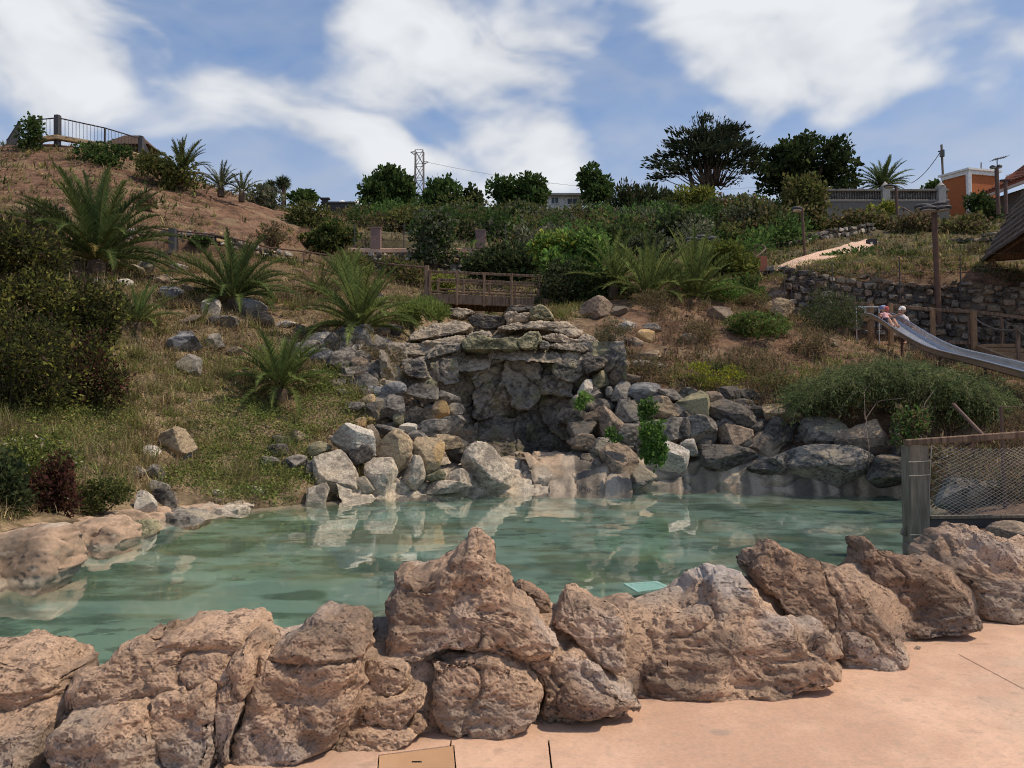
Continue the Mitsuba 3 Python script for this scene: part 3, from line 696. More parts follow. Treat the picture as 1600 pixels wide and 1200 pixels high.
for i, (b, t, r) in enumerate(RB):
    bx = zr(b, 800, 450); yc = (bx[1] + bx[3]) / 2; xc = (bx[0] + bx[2]) / 2
    Y = 16.35 + max(0, 730 - yc) * .0125 - max(0, (xc - 1180)) * .0048 + .22
    stone_at('boulder', *bx, Y, t, 300 + i, wall, r, thick=.95)
put('foot', strip_mesh(np.vstack([shore[12:], [(8.6, 15.2), (9.4, 14.4), (10.4, 13.2)]]), [(-.3, -.4), (-.06, .05), (.06, .34), (.22, .58), (.6, .75), (1.3, .8)], 51, .07, 260, .11, 1.7), 'base_rock', wall, smooth=True)
gg = np.random.default_rng(18)
for i in range(90):
    px, py = gg.uniform(905, 1400), gg.uniform(610, 725)
    Y = 16.75 + max(0, 730 - py) * .0125; r = gg.uniform(.12, .28)
    put('chock_stone', boulder_mesh(at(px, py, Y), (r * 1.3, r, r * .9), 1900 + i, gg.uniform(-.5, .5), 2), ('dark_rock', 'dark_rock', 'gray_rock')[i % 3], wall)

# ------------------------------------------------------------------ the waterfall cliff
cliff = thing('waterfall_cliff', 'dark mottled rock face of the dry waterfall with an overhanging mossy lip', 'cliff')
cx_, cz_ = np.linspace(-2.95, 2.6, 230), np.linspace(.2, 3.35, 150)
CX, CZ = np.meshgrid(cx_, cz_, indexing='ij')
g = np.random.default_rng(3)
sites = np.c_[g.uniform(-3.2, 2.9, 30), g.uniform(0, 3.6, 30)]
tilt = g.normal(size=(30, 2)) * .3; offs = g.uniform(-.16, .16, 30)
wx_ = CX + (FBM(np.stack([CX, CZ, 0 * CX], -1) * 2.2, 3, 1) - .5) * .5
wz_ = CZ + (FBM(np.stack([CX, CZ, 0 * CX], -1) * 2.2 + 9, 3, 2) - .5) * .5
dist = np.stack([np.hypot((wx_ - a) * 1.0, (wz_ - b) * .85) for a, b in sites], -1)
o = np.argsort(dist, -1); i0 = o[..., 0]
d1, d2 = np.take_along_axis(dist, o[..., :1], -1)[..., 0], np.take_along_axis(dist, o[..., 1:2], -1)[..., 0]
CY = 18.55 + .42 * np.exp(-((CX + .0) / 1.8) ** 2) * np.clip((CZ - .3) / 1.2, .2, 1) - .25 * np.clip(1.0 - CZ, 0, 1)
CY += offs[i0] + tilt[i0, 0] * (CX - sites[i0, 0]) + tilt[i0, 1] * (CZ - sites[i0, 1]) + .05 * np.exp(-((d2 - d1) / .03) ** 2)
S = np.stack([CX, CY, CZ], -1)
CY += (FBM(S * 2.0, 4, 5) - .5) * .6 + (FBM(S * 8, 3, 6) - .5) * .09 + .35 * np.clip((CZ - 2.75) / .5, 0, 1) - .5 * np.clip((abs(CX + .15) - 2.2) / .6, 0, 1)
V = np.stack([CX, CY, CZ], -1).reshape(-1, 3)
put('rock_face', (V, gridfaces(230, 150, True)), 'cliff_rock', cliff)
mat('ledge_rock', diffuse(rock_proc((.34, .29, .225), (.15, .13, .105), (.40, .33, .25))))
LEDGE = [   # outline in the 4x zoom of (600,460)-(960,730), scale 4.444
    ([(205, 300), (250, 240), (400, 200), (560, 175), (620, 240), (560, 290), (380, 320), (270, 345), (190, 350)], 20.2, .7, .8, 'ledge_rock', 1.2),
    ([(150, 400), (180, 350), (270, 330), (560, 270), (570, 330), (530, 380), (420, 420), (320, 460), (290, 440), (150, 440)], 19.5, .55, .9, 'ledge_rock', .8),
    ([(290, 390), (400, 360), (540, 330), (560, 390), (530, 410), (400, 440), (310, 470), (288, 440)], 18.9, .4, .8, 'gray_rock', .3),
    ([(545, 350), (570, 300), (640, 280), (740, 310), (860, 305), (920, 300), (930, 345), (925, 390), (800, 402), (640, 400), (550, 390)], 18.75, .35, .9, 'mossy_rock', .3),
    ([(560, 290), (600, 258), (680, 245), (725, 270), (740, 300), (700, 312), (640, 300), (570, 310)], 19.2, .3, .6, 'gray_rock', .4),
    ([(905, 300), (960, 280), (1010, 250), (1075, 250), (1095, 290), (1090, 340), (1060, 385), (990, 395), (930, 392), (915, 345)], 18.75, .32, .8, 'mossy_rock', .3),
    ([(1070, 350), (1110, 315), (1145, 330), (1150, 370), (1120, 392), (1070, 388)], 18.85, .25, .5, 'gray_rock', .3),
    ([(1090, 280), (1160, 262), (1300, 310), (1390, 330), (1370, 360), (1240, 350), (1150, 335), (1095, 320)], 19.6, .4, .8, 'ledge_rock', .8),
    ([(1145, 350), (1240, 335), (1370, 340), (1420, 380), (1400, 415), (1280, 405), (1160, 392)], 19.0, .4, .8, 'ledge_rock', .4),
    ([(960, 220), (1020, 185), (1160, 200), (1260, 185), (1320, 200), (1390, 270), (1300, 320), (1180, 275), (1050, 245), (970, 250)], 20.3, .45, .8, 'ledge_rock', .8),
    ([(1330, 340), (1380, 265), (1450, 285), (1500, 330), (1530, 390), (1480, 430), (1400, 430), (1350, 400)], 19.4, .45, .8, 'ledge_rock', .6),
    ([(1380, 440), (1440, 420), (1510, 430), (1545, 460), (1525, 520), (1450, 545), (1395, 560), (1370, 500)], 18.5, .4, .7, 'dark_rock', .3),
    ([(1010, 130), (1040, 88), (1090, 75), (1140, 95), (1180, 150), (1185, 190), (1100, 190), (1015, 180)], 21.2, .35, .5, 'mossy_rock', .3),
    ([(845, 110), (900, 75), (1000, 65), (1040, 85), (1010, 120), (930, 135), (860, 135)], 21.8, .35, .6, 'dark_rock', .4),
    ([(840, 130), (930, 130), (1020, 120), (1020, 185), (960, 200), (870, 210), (845, 180)], 21.5, .3, .6, 'ledge_rock', .2),
    ([(580, 150), (640, 135), (760, 150), (850, 140), (860, 210), (800, 250), (700, 250), (610, 225)], 21.9, .3, .5, 'dark_rock', .1),
    ([(790, 240), (870, 205), (980, 200), (1000, 240), (960, 265), (860, 268), (800, 262)], 20.9, .5, .6, 'ledge_rock', .6),
    ([(410, 110), (480, 95), (600, 100), (640, 130), (580, 155), (560, 180), (470, 165), (420, 140)], 22.0, .4, .6, 'ledge_rock', .4),
    ([(0, 380), (60, 335), (120, 340), (150, 380), (110, 420), (60, 450), (10, 420)], 19.3, .35, .6, 'gray_rock', .2),
    ([(30, 465), (100, 405), (160, 395), (180, 440), (140, 500), (110, 530), (60, 500)], 18.9, .35, .6, 'gray_rock', .2),
    ([(130, 445), (290, 440), (300, 480), (340, 560), (330, 600), (240, 600), (160, 580), (135, 510)], 18.6, .4, .7, 'gray_rock', .3),
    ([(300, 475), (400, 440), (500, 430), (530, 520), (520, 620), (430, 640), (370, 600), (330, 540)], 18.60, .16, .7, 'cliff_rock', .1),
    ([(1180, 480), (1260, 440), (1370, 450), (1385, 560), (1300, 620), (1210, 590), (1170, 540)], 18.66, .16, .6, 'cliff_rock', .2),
    ([(1180, 850), (1260, 790), (1400, 800), (1420, 870), (1300, 920), (1200, 920)], 18.2, .4, .6, 'dark_rock', .5),
    ([(1280, 990), (1350, 960), (1440, 985), (1430, 1040), (1330, 1060), (1270, 1040)], 17.4, .4, .6, 'brown_rock', .5),
]
for i, (pl, Y, tf, tb, tone, ln) in enumerate(LEDGE):
    pl = [(600 + x / 4.444, 460 + y / 4.444) for x, y in pl]
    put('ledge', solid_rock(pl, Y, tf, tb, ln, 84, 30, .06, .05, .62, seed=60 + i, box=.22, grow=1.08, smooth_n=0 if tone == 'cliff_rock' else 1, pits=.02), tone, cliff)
kx, ky = np.linspace(-3.1, 2.7, 170), np.linspace(18.55, 22.6, 120)
KX, KY = np.meshgrid(kx, ky, indexing='ij')
S = np.stack([KX, KY, 0 * KX], -1)
st_ = np.c_[g.uniform(-3.2, 2.8, 30), g.uniform(18.3, 22.8, 30)]
wx_ = KX + (FBM(S * 1.8, 3, 31) - .5) * .6; wy_ = KY * .8 + (FBM(S * 1.8 + 9, 3, 32) - .5) * .5
dd_ = np.stack([np.hypot(wx_ - a, wy_ - b * .8) for a, b in st_], -1); oi = np.argmin(dd_, -1); dd_ = np.sort(dd_, -1)
KZ = np.interp(KY, [18.55, 18.75, 19.2, 20, 21, 21.6, 22.6], [2.75, 2.98, 3.12, 3.45, 3.85, 4.05, 4.2]) + g.uniform(-.13, .13, 30)[oi] - .12 * np.exp(-((dd_[..., 1] - dd_[..., 0]) / .035) ** 2)
KZ += (FBM(S * 2.6, 4, 14) - .5) * .34 - .45 * np.clip((np.abs(KX + .2) - 1.8) / 1.0, 0, 1) ** 1.5 - .55 * np.exp(-((KX + .75) / .45) ** 2) * np.clip((KY - 20.6) / .7, 0, 1)
put('cap', (np.stack([KX, KY, KZ], -1).reshape(-1, 3), gridfaces(170, 120)), 'ledge_rock', cliff)
# the sloping apron of pale slabs between the cliff foot and the pool
ax, ay = np.linspace(-2.2, 2.4, 150), np.linspace(15.6, 19.0, 110)
AX, AY = np.meshgrid(ax, ay, indexing='ij')
S = np.stack([AX, AY, 0 * AX], -1)
sites = np.c_[g.uniform(-2.4, 2.6, 34), g.uniform(15.5, 19.2, 34)]
wx_ = AX + (FBM(S * 1.8, 3, 1) - .5) * .5; wy_ = AY + (FBM(S * 1.8 + 9, 3, 2) - .5) * .5
dist = np.sort(np.stack([np.hypot(wx_ - a, wy_ - b) for a, b in sites], -1), -1)
oi = np.argmin(np.stack([np.hypot(wx_ - a, wy_ - b) for a, b in sites], -1), -1)
AZ = -.15 + np.interp(AY, [15.6, 16.0, 16.5, 17.0, 17.7, 18.4, 19.0], [-.35, .15, .50, .62, .70, .80, .9]) + g.uniform(-.07, .07, 34)[oi] - .10 * np.exp(-((dist[..., 1] - dist[..., 0]) / .03) ** 2)
AZ += (FBM(S * 3, 4, 4) - .5) * .16 + .25 * np.clip((abs(AX) - 1.3) / .8, 0, 1)
put('apron', (np.stack([AX, AY, AZ], -1).reshape(-1, 3), gridfaces(150, 110)), 'base_rock', cliff, label='pale cracked slabs sloping from the cliff foot to the pool')

# ------------------------------------------------------------------ loose boulders
for b, ox, oy, Y, t, r, lb in [
    ((1010, 265, 1215, 410), 0, 450, None, 'blue_rock', .2, 'bluish grey boulder half buried in dry grass below the small palm'),
    ((1100, 425, 1235, 560), 0, 450, None, 'gray_rock', 0, 'grey boulder in the grass just below the bluish one'),
    ((1020, 875, 1190, 1060), 0, 450, None, 'tan_rock', .4, 'orange tan boulder with a dark hollow on the grassy left slope'),
    ((905, 1115, 1030, 1210), 0, 450, None, 'gray_rock', 0, 'grey boulder topping the little heap above the left lip'),
    ((870, 205, 1030, 300), 0, 700, None, 'gray_rock', .1, 'flat grey boulder in the little heap above the left lip'),
    ((965, 260, 1090, 375), 0, 700, None, 'dark_rock', 0, 'dark boulder at the foot of the little heap by the left lip'),
    ((820, 278, 945, 435), 0, 700, None, 'pale_rock', .3, 'pale upright boulder standing at the left water edge'),
    ((1540, 240, 1640, 300), 0, 700, None, 'pale_rock', 0, 'small pale stone at the edge of green cover by the water'),
    ((810, 1060, 915, 1135), 0, 150, None, 'gray_rock', -.3, 'grey stone under the large left palm'),
    ((690, 1125, 830, 1205), 0, 150, None, 'pale_rock', -.1, 'pale stone left of the boulder under the large palm'),
    ((530, 1140, 670, 1200), 0, 150, None, 'gray_rock', 0, 'flat grey stone at the foot of the large left palm'),
    ((960, 1115, 1095, 1195), 0, 150, None, 'brown_rock', 0, 'brown boulder in dry grass between the two left palms'),
    ((660, 30, 790, 135), 400, 450, None, 'dark_rock', 0, 'dark stone right of the palm above the cliff shoulder'),
    ((600, 355, 720, 435), 400, 450, None, 'pale_rock', 0, 'pale stone in dead grass left of the cliff'),
    ((400, 280, 540, 400), 400, 450, None, 'dark_rock', -.5, 'dark boulder in shade left of the pale stone by the cliff'),
    ((700, 315, 815, 390), 400, 450, None, 'dark_rock', 0, 'dark rounded stone below the palm beside the cliff'),
    ((740, 388, 945, 465), 800, 450, None, 'tan_rock', .05, 'pale yellowish flat boulder right of the cliff top'),
    ((760, 455, 950, 530), 800, 450, None, 'gray_rock', 0, 'grey boulder beneath the pale yellowish flat one'),
    ((650, 195, 785, 280), 800, 450, None, 'pale_rock', .1, 'pale angular stone on red soil right of the cliff'),
    ((780, 262, 885, 345), 800, 450, None, 'tan_rock', 0, 'tan boulder beside the pale angular stone'),
    ((815, 225, 945, 290), 800, 450, None, 'gray_rock', 0, 'grey stone behind the tan boulder on red soil'),
    ((445, 60, 615, 205), 800, 450, None, 'brown_rock', .7, 'pointed brown boulder standing under the middle palms'),
    ((610, 110, 720, 190), 800, 450, None, 'dark_rock', .2, 'dark stone leaning beside the pointed brown boulder'),
    ((710, 300, 815, 385), 800, 450, None, 'brown_rock', 0, 'brown boulder stacked above the yellowish flat one'),
    ((600, 290, 710, 350), 800, 450, None, 'brown_rock', 0, 'low brown stone on the bank right of the cliff lip'),
    ((640, 440, 750, 560), 800, 450, None, 'brown_rock', 0, 'brown boulder left below the yellowish flat one'),
    ((600, 380, 690, 450), 800, 450, None, 'dark_rock', 0, 'dark stone just right of the cliff overhang'),
    ((1060, 280, 1160, 370), 800, 450, None, 'tan_rock', 0, 'orange stone on the bare red slope'),
    ((1590, 70, 1765, 215), 800, 450, None, 'tan_rock', -.2, 'big tan boulder left of the fine leaved shrub'),
    ((1772, 105, 1870, 195), 800, 450, None, 'brown_rock', 0, 'smaller brown boulder between the big tan one and the shrub'),
    ((1240, 120, 1400, 210), 800, 450, None, 'brown_rock', 0, 'brown earthy boulder above the bare red slope'),
    ((1550, 20, 1720, 90), 800, 450, None, 'brown_rock', 0, 'flat brown boulder below the curved stone wall'),
    ((1720, 40, 1860, 110), 800, 450, None, 'brown_rock', .4, 'brown boulder above and right of the big tan one'),
    ((100, 410, 330, 520), 600, 460, None, 'brown_rock', 0, None),
]:
    if lb is None: continue
    x0, y0, x1, y1 = zr(b, ox, oy)
    q = G((x0 + x1) / 2, y1 - 3, 8.0)
    stone_at('boulder', x0, y0, x1, y1, q[1] + .05, t, int(x0 * 7 + y0), None, r, label=lb, cat='boulder')

ter = thing('stone_terrace', 'rows of half buried grey stones in dry grass between the palms of the left slope', 'stones')
gg = np.random.default_rng(77)
for i, (px, py, w_, h_) in enumerate([(222, 415, 34, 20), (248, 432, 28, 16), (262, 455, 40, 20), (300, 452, 34, 16), (330, 478, 30, 34), (352, 498, 44, 18), (300, 497, 40, 16), (392, 478, 40, 26), (410, 496, 34, 22), (440, 506, 46, 10), (335, 530, 30, 26), (362, 548, 30, 14), (290, 522, 26, 16), (470, 512, 26, 14), (505, 530, 44, 26), (530, 560, 50, 30), (565, 575, 40, 24), (585, 610, 40, 26), (250, 395, 30, 14), (280, 418, 24, 12), (600, 640, 30, 20), (545, 590, 30, 18), (480, 545, 26, 14), (415, 545, 24, 14), (230, 705, 26, 18), (215, 735, 24, 18), (262, 775, 26, 22), (285, 705, 22, 16), (440, 690, 30, 18), (340, 770, 20, 12), (420, 720, 28, 16), (465, 680, 26, 18)]):
    q = G(px, py + h_ / 2, 8.0); k = q[1] / FOC / 2
    put('stone', boulder_mesh(q + [0, .05, h_ * k * .5], (w_ * k * 1.25, (w_ + h_) * k * .6, h_ * k * 1.3), 5000 + i, gg.uniform(-.3, .3), 3), ('gray_rock', 'brown_rock', 'blue_rock', 'dark_rock', 'pale_rock')[i % 5], ter)
for i in range(170):
    f = gg.random(); px = 540 + 160 * f + gg.normal() * 24; py = 545 + 120 * f + gg.normal() * 34
    if px > 650 and py > 655 or px > 712 or py < 520: continue
    q = G(px, py, 12); r = gg.uniform(.10, .30) if q[1] < 20 else .2
    put('stone', boulder_mesh(q + [0, 0, r * .35], (r * 1.35, r, r * .9), 5200 + i, gg.uniform(-.5, .5), 3 if r > .22 else 2), ('gray_rock', 'brown_rock', 'blue_rock', 'dark_rock', 'gray_rock')[i % 5], ter)
# ------------------------------------------------------------------ structures
WHITE, GREY = (.78, .77, .74), (.32, .31, .30)


def stone_wall(key, P0, P1, h0, h1, size, tones, seed, parent, thick=.4, limit=260, name='stone', gap=.9):
    """Coursed rubble between ground points P0 and P1 (world), heights h0..h1: a core and one entry per stone."""
    P0, P1 = np.asarray(P0, float), np.asarray(P1, float)
    t = P1 - P0; L = np.linalg.norm(t[:2]); tx = np.r_[t[:2] / L, 0]; nn = np.r_[tx[1], -tx[0], 0]
    if nn[1] > 0: nn = -nn
    g = np.random.default_rng(seed)
    core = []
    for a, b in ((0, 1),):
        q0, q1 = P0 - nn * thick / 2, P1 - nn * thick / 2
        V = np.array([q0 + nn * (thick / 2 - .05) + [0, 0, -.3], q1 + nn * (thick / 2 - .05) + [0, 0, -.3], q1 + nn * (thick / 2 - .05) + [0, 0, h1 - .04], q0 + nn * (thick / 2 - .05) + [0, 0, h0 - .04],
                      q0 - nn * thick / 2 + [0, 0, -.3], q1 - nn * thick / 2 + [0, 0, -.3], q1 - nn * thick / 2 + [0, 0, h1 - .04], q0 - nn * thick / 2 + [0, 0, h0 - .04]])
        core.append((V, np.array([[0, 1, 2], [0, 2, 3], [5, 4, 7], [5, 7, 6], [3, 2, 6], [3, 6, 7], [0, 3, 7], [0, 7, 4], [1, 5, 6], [1, 6, 2]])))
    put('core', cat(core), 'dark_rock', parent)
    stones, z = [], 0.0
    while z < max(h0, h1):
        rh = size * g.uniform(.6, 1.05)
        s = -g.uniform(0, size)
        while s < L:
            w = size * g.uniform(.7, 1.8)
            mid = (s + w / 2) / L
            top = h0 + (h1 - h0) * min(max(mid, 0), 1)
            if -.02 < mid < 1.02 and z + rh * .6 < top + size * .3:
                base = P0[2] + (P1[2] - P0[2]) * mid
                c = P0 + tx * (s + w / 2) + [0, 0, 0]; c[2] = base + z + rh / 2 + g.normal() * .02
                hw, hh, hd = w / 2 * gap, rh / 2 * gap, g.uniform(.08, .16)
                u = unit(g.normal(size=(14, 3))); sg = np.sign(u); k = sg * np.abs(u) ** .45
                p = c + k[:, :1] * hw * tx + k[:, 1:2] * hd * nn + k[:, 2:] * hh * np.array([0, 0, 1.0])
                hull = trimesh.convex.convex_hull(p)
                stones.append((np.array(hull.vertices), np.array(hull.faces)))
            s += w
        z += rh
    for i, st in enumerate(stones):
        if i < limit: put(name, st, tones[int(g.integers(len(tones)))], parent)
    if len(stones) > limit: put('small_' + name + 's', cat(stones[limit:]), tones[0], parent, kind='stuff')


def gp(x, y, dz=0.0):
    return np.array([x, y, float(Z(x, y)) + dz])


def wpt(px, py, Y):
    return at(px, py, Y)


# wooden bridge over the gully
k = thing('footbridge', 'brown wooden footbridge with railings above the waterfall', 'bridge')
bl, br = at(672, 460, 26.0), at(842, 468, 25.7)
d = unit(br - bl); back = np.array([-d[1], d[0], 0]) * 1.5
for j in range(19):
    q = bl + (br - bl) * ((j + .5) / 19)
    put('deck_plank', bar(q + [0, 0, .02] + back * .06, q + back * 1.0 + [0, 0, .02], .165, .05), 'brown_wood', k)
for o in (np.zeros(3), back):
    put('beam', bar(bl - d * .3 + o - [0, 0, .12], br + d * .4 + o - [0, 0, .12], .10, .32), 'brown_wood', k)
    for z0, w in ((.76, .08), (.43, .05), (.1, .05)):
        put('rail', bar(bl + o + [0, 0, z0], br + o + [0, 0, z0], .06, w), 'brown_wood', k)
    for j in range(5):
        q = bl + (br - bl) * (j / 4) + o + (-d * 0 if 0 else 0)
        put('post', bar(q - back * .03 - [0, 0, .32], q - back * .03 + [0, 0, .78], .085, .085, (0, 1, 0)), 'brown_wood', k)
put('end_post', bar(bl - d * .12 - [0, 0, .35], bl - d * .12 + [0, 0, .95], .14, .14, (0, 1, 0)), 'brown_wood', k)

# middle path with two square pillars and netting posts, retaining wall below
k = thing('pillar_fence', 'dark mesh fence with two square mauve pillars behind the footbridge', 'fence')
a, b = at(545, 392, 37), at(770, 393, 37)
put('kerb', bar(a, b, .35, .22), 'pink_concrete', k, label='terracotta coloured kerb')
for px0, px1, y0 in ((580, 595, 358), (743, 758, 362)):
    q0, q1 = at(px0, 389, 37), at(px1, 389, 37); q2 = at(px0, y0, 37)
    plain('pillar', boxm((q0 + q1) / 2 + [0, 0, (q2[2] - q0[2]) / 2], [q1[0] - q0[0], .42, q2[2] - q0[2]]), (.20, .135, .125), k)
    plain('pillar_cap', boxm([(q0[0] + q1[0]) / 2, q0[1], q2[2] + .03], [q1[0] - q0[0] + .06, .48, .05]), (.23, .17, .16), k)
for px in (554, 631, 707, 790):
    put('post', tube([at(px, 392, 37), at(px, 350, 37)], .025), 'dark_steel', k)
for py in (352, 364, 376, 387):
    put('wire_strand', tube([at(548, py, 37), at(770, py + 1, 37)], .008, 4), 'dark_steel', k)
k = thing('retaining_wall', 'rubble retaining wall below the pillared fence', 'wall')
stone_wall(k, at(560, 424, 36.4), at(760, 426, 36.4), .75, .78, .26, ['gray_rock', 'tan_rock', 'pale_rock', 'dark_rock'], 71, k)

# path wall and handrail on the left hill
k = thing('rubble_wall', 'pale rubble wall along the path on the left hill', 'wall')
a, b, c = at(196, 388, 29.2), at(345, 394, 29.6), at(470, 420, 30.2)
stone_wall(k, a, b, .68, .66, .22, ['pale_rock', 'tan_rock', 'gray_rock', 'brown_rock'], 72, k, limit=150)
stone_wall(k, b, c, .66, .35, .22, ['pale_rock', 'tan_rock', 'gray_rock', 'brown_rock'], 73, k, limit=100)
k = thing('path_railing', 'thin brown handrail with a square dark post above the left rubble wall', 'railing')
q = at(271, 391, 28.7)
put('square_post', bar(q - [0, 0, .3], at(271, 358, 28.7), .27, .27, (0, 1, 0)), 'dark_steel', k)
R = np.array([at(x, y, Y) for x, y, Y in ((215, 352, 28.8), (265, 360, 28.7), (330, 366, 28.8), (380, 376, 29), (420, 387, 29.2), (475, 393, 29.6), (530, 401, 30), (600, 412, 29), (664, 418, 27.2))])
put('handrail', tube(R, .03, 6), 'rust_steel', k)
for i in (3, 5, 6, 7):
    put('post', tube([R[i] - [0, 0, .95], R[i]], .025), 'rust_steel', k)
for o in (.3, .6):
    put('wire_strand', tube(R[1:] - [0, 0, o], .006, 4), 'rust_steel', k)

# hilltop fence
k = thing('hilltop_fence', 'barred metal fence with dark square posts on top of the left hill', 'fence')
pts = [at(12, 218, 43), at(30, 190, 39.5), at(90, 184, 40), at(164, 200, 41), at(221, 217, 42), at(233, 238, 47)]
low = [at(12, 236, 43), at(30, 222, 39.5), at(90, 213, 40), at(164, 226, 41), at(221, 243, 42), at(233, 250, 47)]
for i in range(5):
    put('top_rail', tube([pts[i], pts[i + 1]], .035), 'dark_steel', k)
    put('bottom_rail', tube([low[i] + [0, 0, .06], low[i + 1] + [0, 0, .06]], .03), 'dark_steel', k)
    L = np.linalg.norm(pts[i + 1] - pts[i]); n = int(min(L / .16, 30))
    for j in range(1, n):
        f = j / n
        put('bar', tube([pts[i] * (1 - f) + pts[i + 1] * f, low[i] * (1 - f) + low[i + 1] * f], .011, 4), 'dark_steel', k)
for i, w in ((0, .1), (1, .08), (2, .27), (3, .08), (4, .24), (5, .1)):
    put('post', bar(low[i] - [0, 0, .5], pts[i] + [0, 0, .12 if w > .2 else .02], w, w, (0, 1, 0)), 'dark_steel', k)
k = thing('path', 'strip of tan concrete path edge under the hilltop fence', kind='structure')
q = np.array(low); up = np.array([0, 0, .02])
for i in range(1, 4):
    put('kerb', bar(q[i] - [0, .12, .1], q[i + 1] - [0, .12, .1], .3, .22), 'tan_rock', k)
k = thing('shade_shelter', 'small dark thatched shelter behind the hilltop fence', 'shelter')
c = at(207, 236, 47)
V = np.array([c + [-1.4, -1, .0], c + [1.4, -1, .0], c + [1.4, 1, .0], c + [-1.4, 1, .0], c + [-.5, 0, .85], c + [.5, 0, .85]]) + [0, 0, .1]
plain('roof', (V, np.array([[0, 1, 5], [0, 5, 4], [1, 2, 5], [2, 3, 4], [2, 4, 5], [3, 0, 4], [0, 2, 1], [0, 3, 2]])), (.08, .055, .04), k)
for sx in (-1, 1):
    put('post', tube([c + [sx * 1.1, -.7, -1.6], c + [sx * 1.1, -.7, .12]], .06), 'brown_wood', k)

# pavilion with a steep thatched roof at the right edge
k = thing('thatched_pavilion', 'pavilion with a steep dark thatched roof at the right edge', 'pavilion')
BL = at(1533, 409, 30); ze = BL[2]
CR = np.array([[15.6, 22.7], [23.6, 20.5], [BL[0] + 8, BL[1] - 2.2], [BL[0], BL[1]]])
cen = CR.mean(0); hz = 8.2; ap = np.r_[cen, ze + hz]
nlv, Vr = 30, []
for j in range(nlv + 1):
    f = j / nlv
    for dz, gw in (((0, 0), (.10, .012)) if j < nlv else ((0, 0),)):
        r = max(1 - f + gw * .5, .004)
        ring_ = np.vstack([CR[i] + (CR[(i + 1) % 4] - CR[i]) * np.linspace(0, 1, 24, endpoint=False)[:, None] for i in range(4)])
        Vr.append(np.c_[cen + (ring_ - cen) * r, np.full(len(ring_), ze + hz * f + dz)])
Vr = np.array(Vr); nl, nm = Vr.shape[:2]
V = Vr.reshape(-1, 3); V = V + (FBM(V * 4, 3, 3) - .5)[:, None] * .16
i, j = np.meshgrid(np.arange(nl - 1), np.arange(nm), indexing='ij'); i, j = i.ravel(), j.ravel(); kk_ = (j + 1) % nm
F = np.vstack([np.c_[i * nm + j, i * nm + kk_, (i + 1) * nm + kk_], np.c_[i * nm + j, (i + 1) * nm + kk_, (i + 1) * nm + j]])
mat('thatch', diffuse(mikit.proc(lambda p, n, uv: mix((.075, .06, .05), (.17, .135, .11), fbm(p.x * 14, p.y * 14, p.z * 3, 3)) * (.8 + .4 * noise(p.x * 3, p.y * 3, p.z * 30))), .95))
put('roof', (V, F), 'thatch', k)
for f in np.linspace(.03, .97, 9):
    q = np.r_[CR[3] + (CR[0] - CR[3]) * f, ze + .05]
    put('rafter', bar(q + [.1, 0, .05], q * .35 + ap * .65 + [.25, 0, -.2], .1, .14), 'brown_wood', k)
for i in range(4):
    q = cen + (CR[i] - cen) * .93
    put('pillar', tube([[q[0], q[1], min(float(Z(*q)), ze - 1.2) - .2], [q[0], q[1], ze + .3]], .14, 10), 'brown_wood', k)
    q2 = cen + (CR[(i + 1) % 4] - cen) * .93
    put('beam', bar(np.r_[q, ze + .12], np.r_[q2, ze + .12], .16, .2), 'brown_wood', k)

# basalt terrace wall behind the slide, and the curved one
k = thing('terrace_wall', 'long dark basalt retaining wall behind the slide', 'wall')
a, b, c = at(1236, 500, 28.3), at(1420, 534, 28.2), at(1640, 562, 28.0)
stone_wall(k, a, b, 1.75, 2.05, .30, ['dark_rock', 'gray_rock', 'gray_rock', 'brown_rock', 'dark_rock'], 81, k, limit=150)
stone_wall(k, b, c, 2.05, 2.6, .33, ['dark_rock', 'gray_rock', 'gray_rock', 'brown_rock', 'dark_rock'], 82, k, limit=150)
k = thing('curved_wall', 'short dark stone wall topped by a curved railing beside the sandy path', 'wall')
stone_wall(k, at(1146, 446, 30.0), at(1226, 450, 29.6), .55, .72, .24, ['dark_rock', 'gray_rock', 'dark_rock'], 83, k)
stone_wall(k, at(1226, 450, 29.6), at(1246, 446, 31.6), .72, .6, .24, ['dark_rock', 'gray_rock', 'dark_rock'], 84, k)
k = thing('curved_railing', 'curved rusty railing panel at the bend of the sandy path', 'railing')
R = np.array([at(x, y, Y) for x, y, Y in ((1148, 416, 29.9), (1176, 405, 30.2), (1190, 395, 31), (1197, 388, 32), (1194, 384, 33.5), (1180, 383, 35))])
put('handrail', tube(R, .025), 'rust_steel', k)
for i in range(6):
    put('post', tube([R[i] - [0, 0, .85], R[i]], .02), 'rust_steel', k)
q = at(1191, 413, 30.2)
plain('end_panel', boxm(q, [.36, .05, .62]), (.33, .13, .085), k)
k = thing('upper_wall', 'rubble wall along the far side of the sandy path', 'wall')
stone_wall(k, at(1222, 402, 38.5), at(1362, 376, 42.5), .75, .95, .3, ['gray_rock', 'dark_rock', 'pale_rock', 'dark_rock'], 85, k)
k = thing('terrace_wall', 'low broken dry stone wall below the dark bush at right', 'wall')
stone_wall(k, at(1490, 398, 38), at(1600, 392, 38), .7, .9, .3, ['dark_rock', 'gray_rock', 'brown_rock'], 86, k)
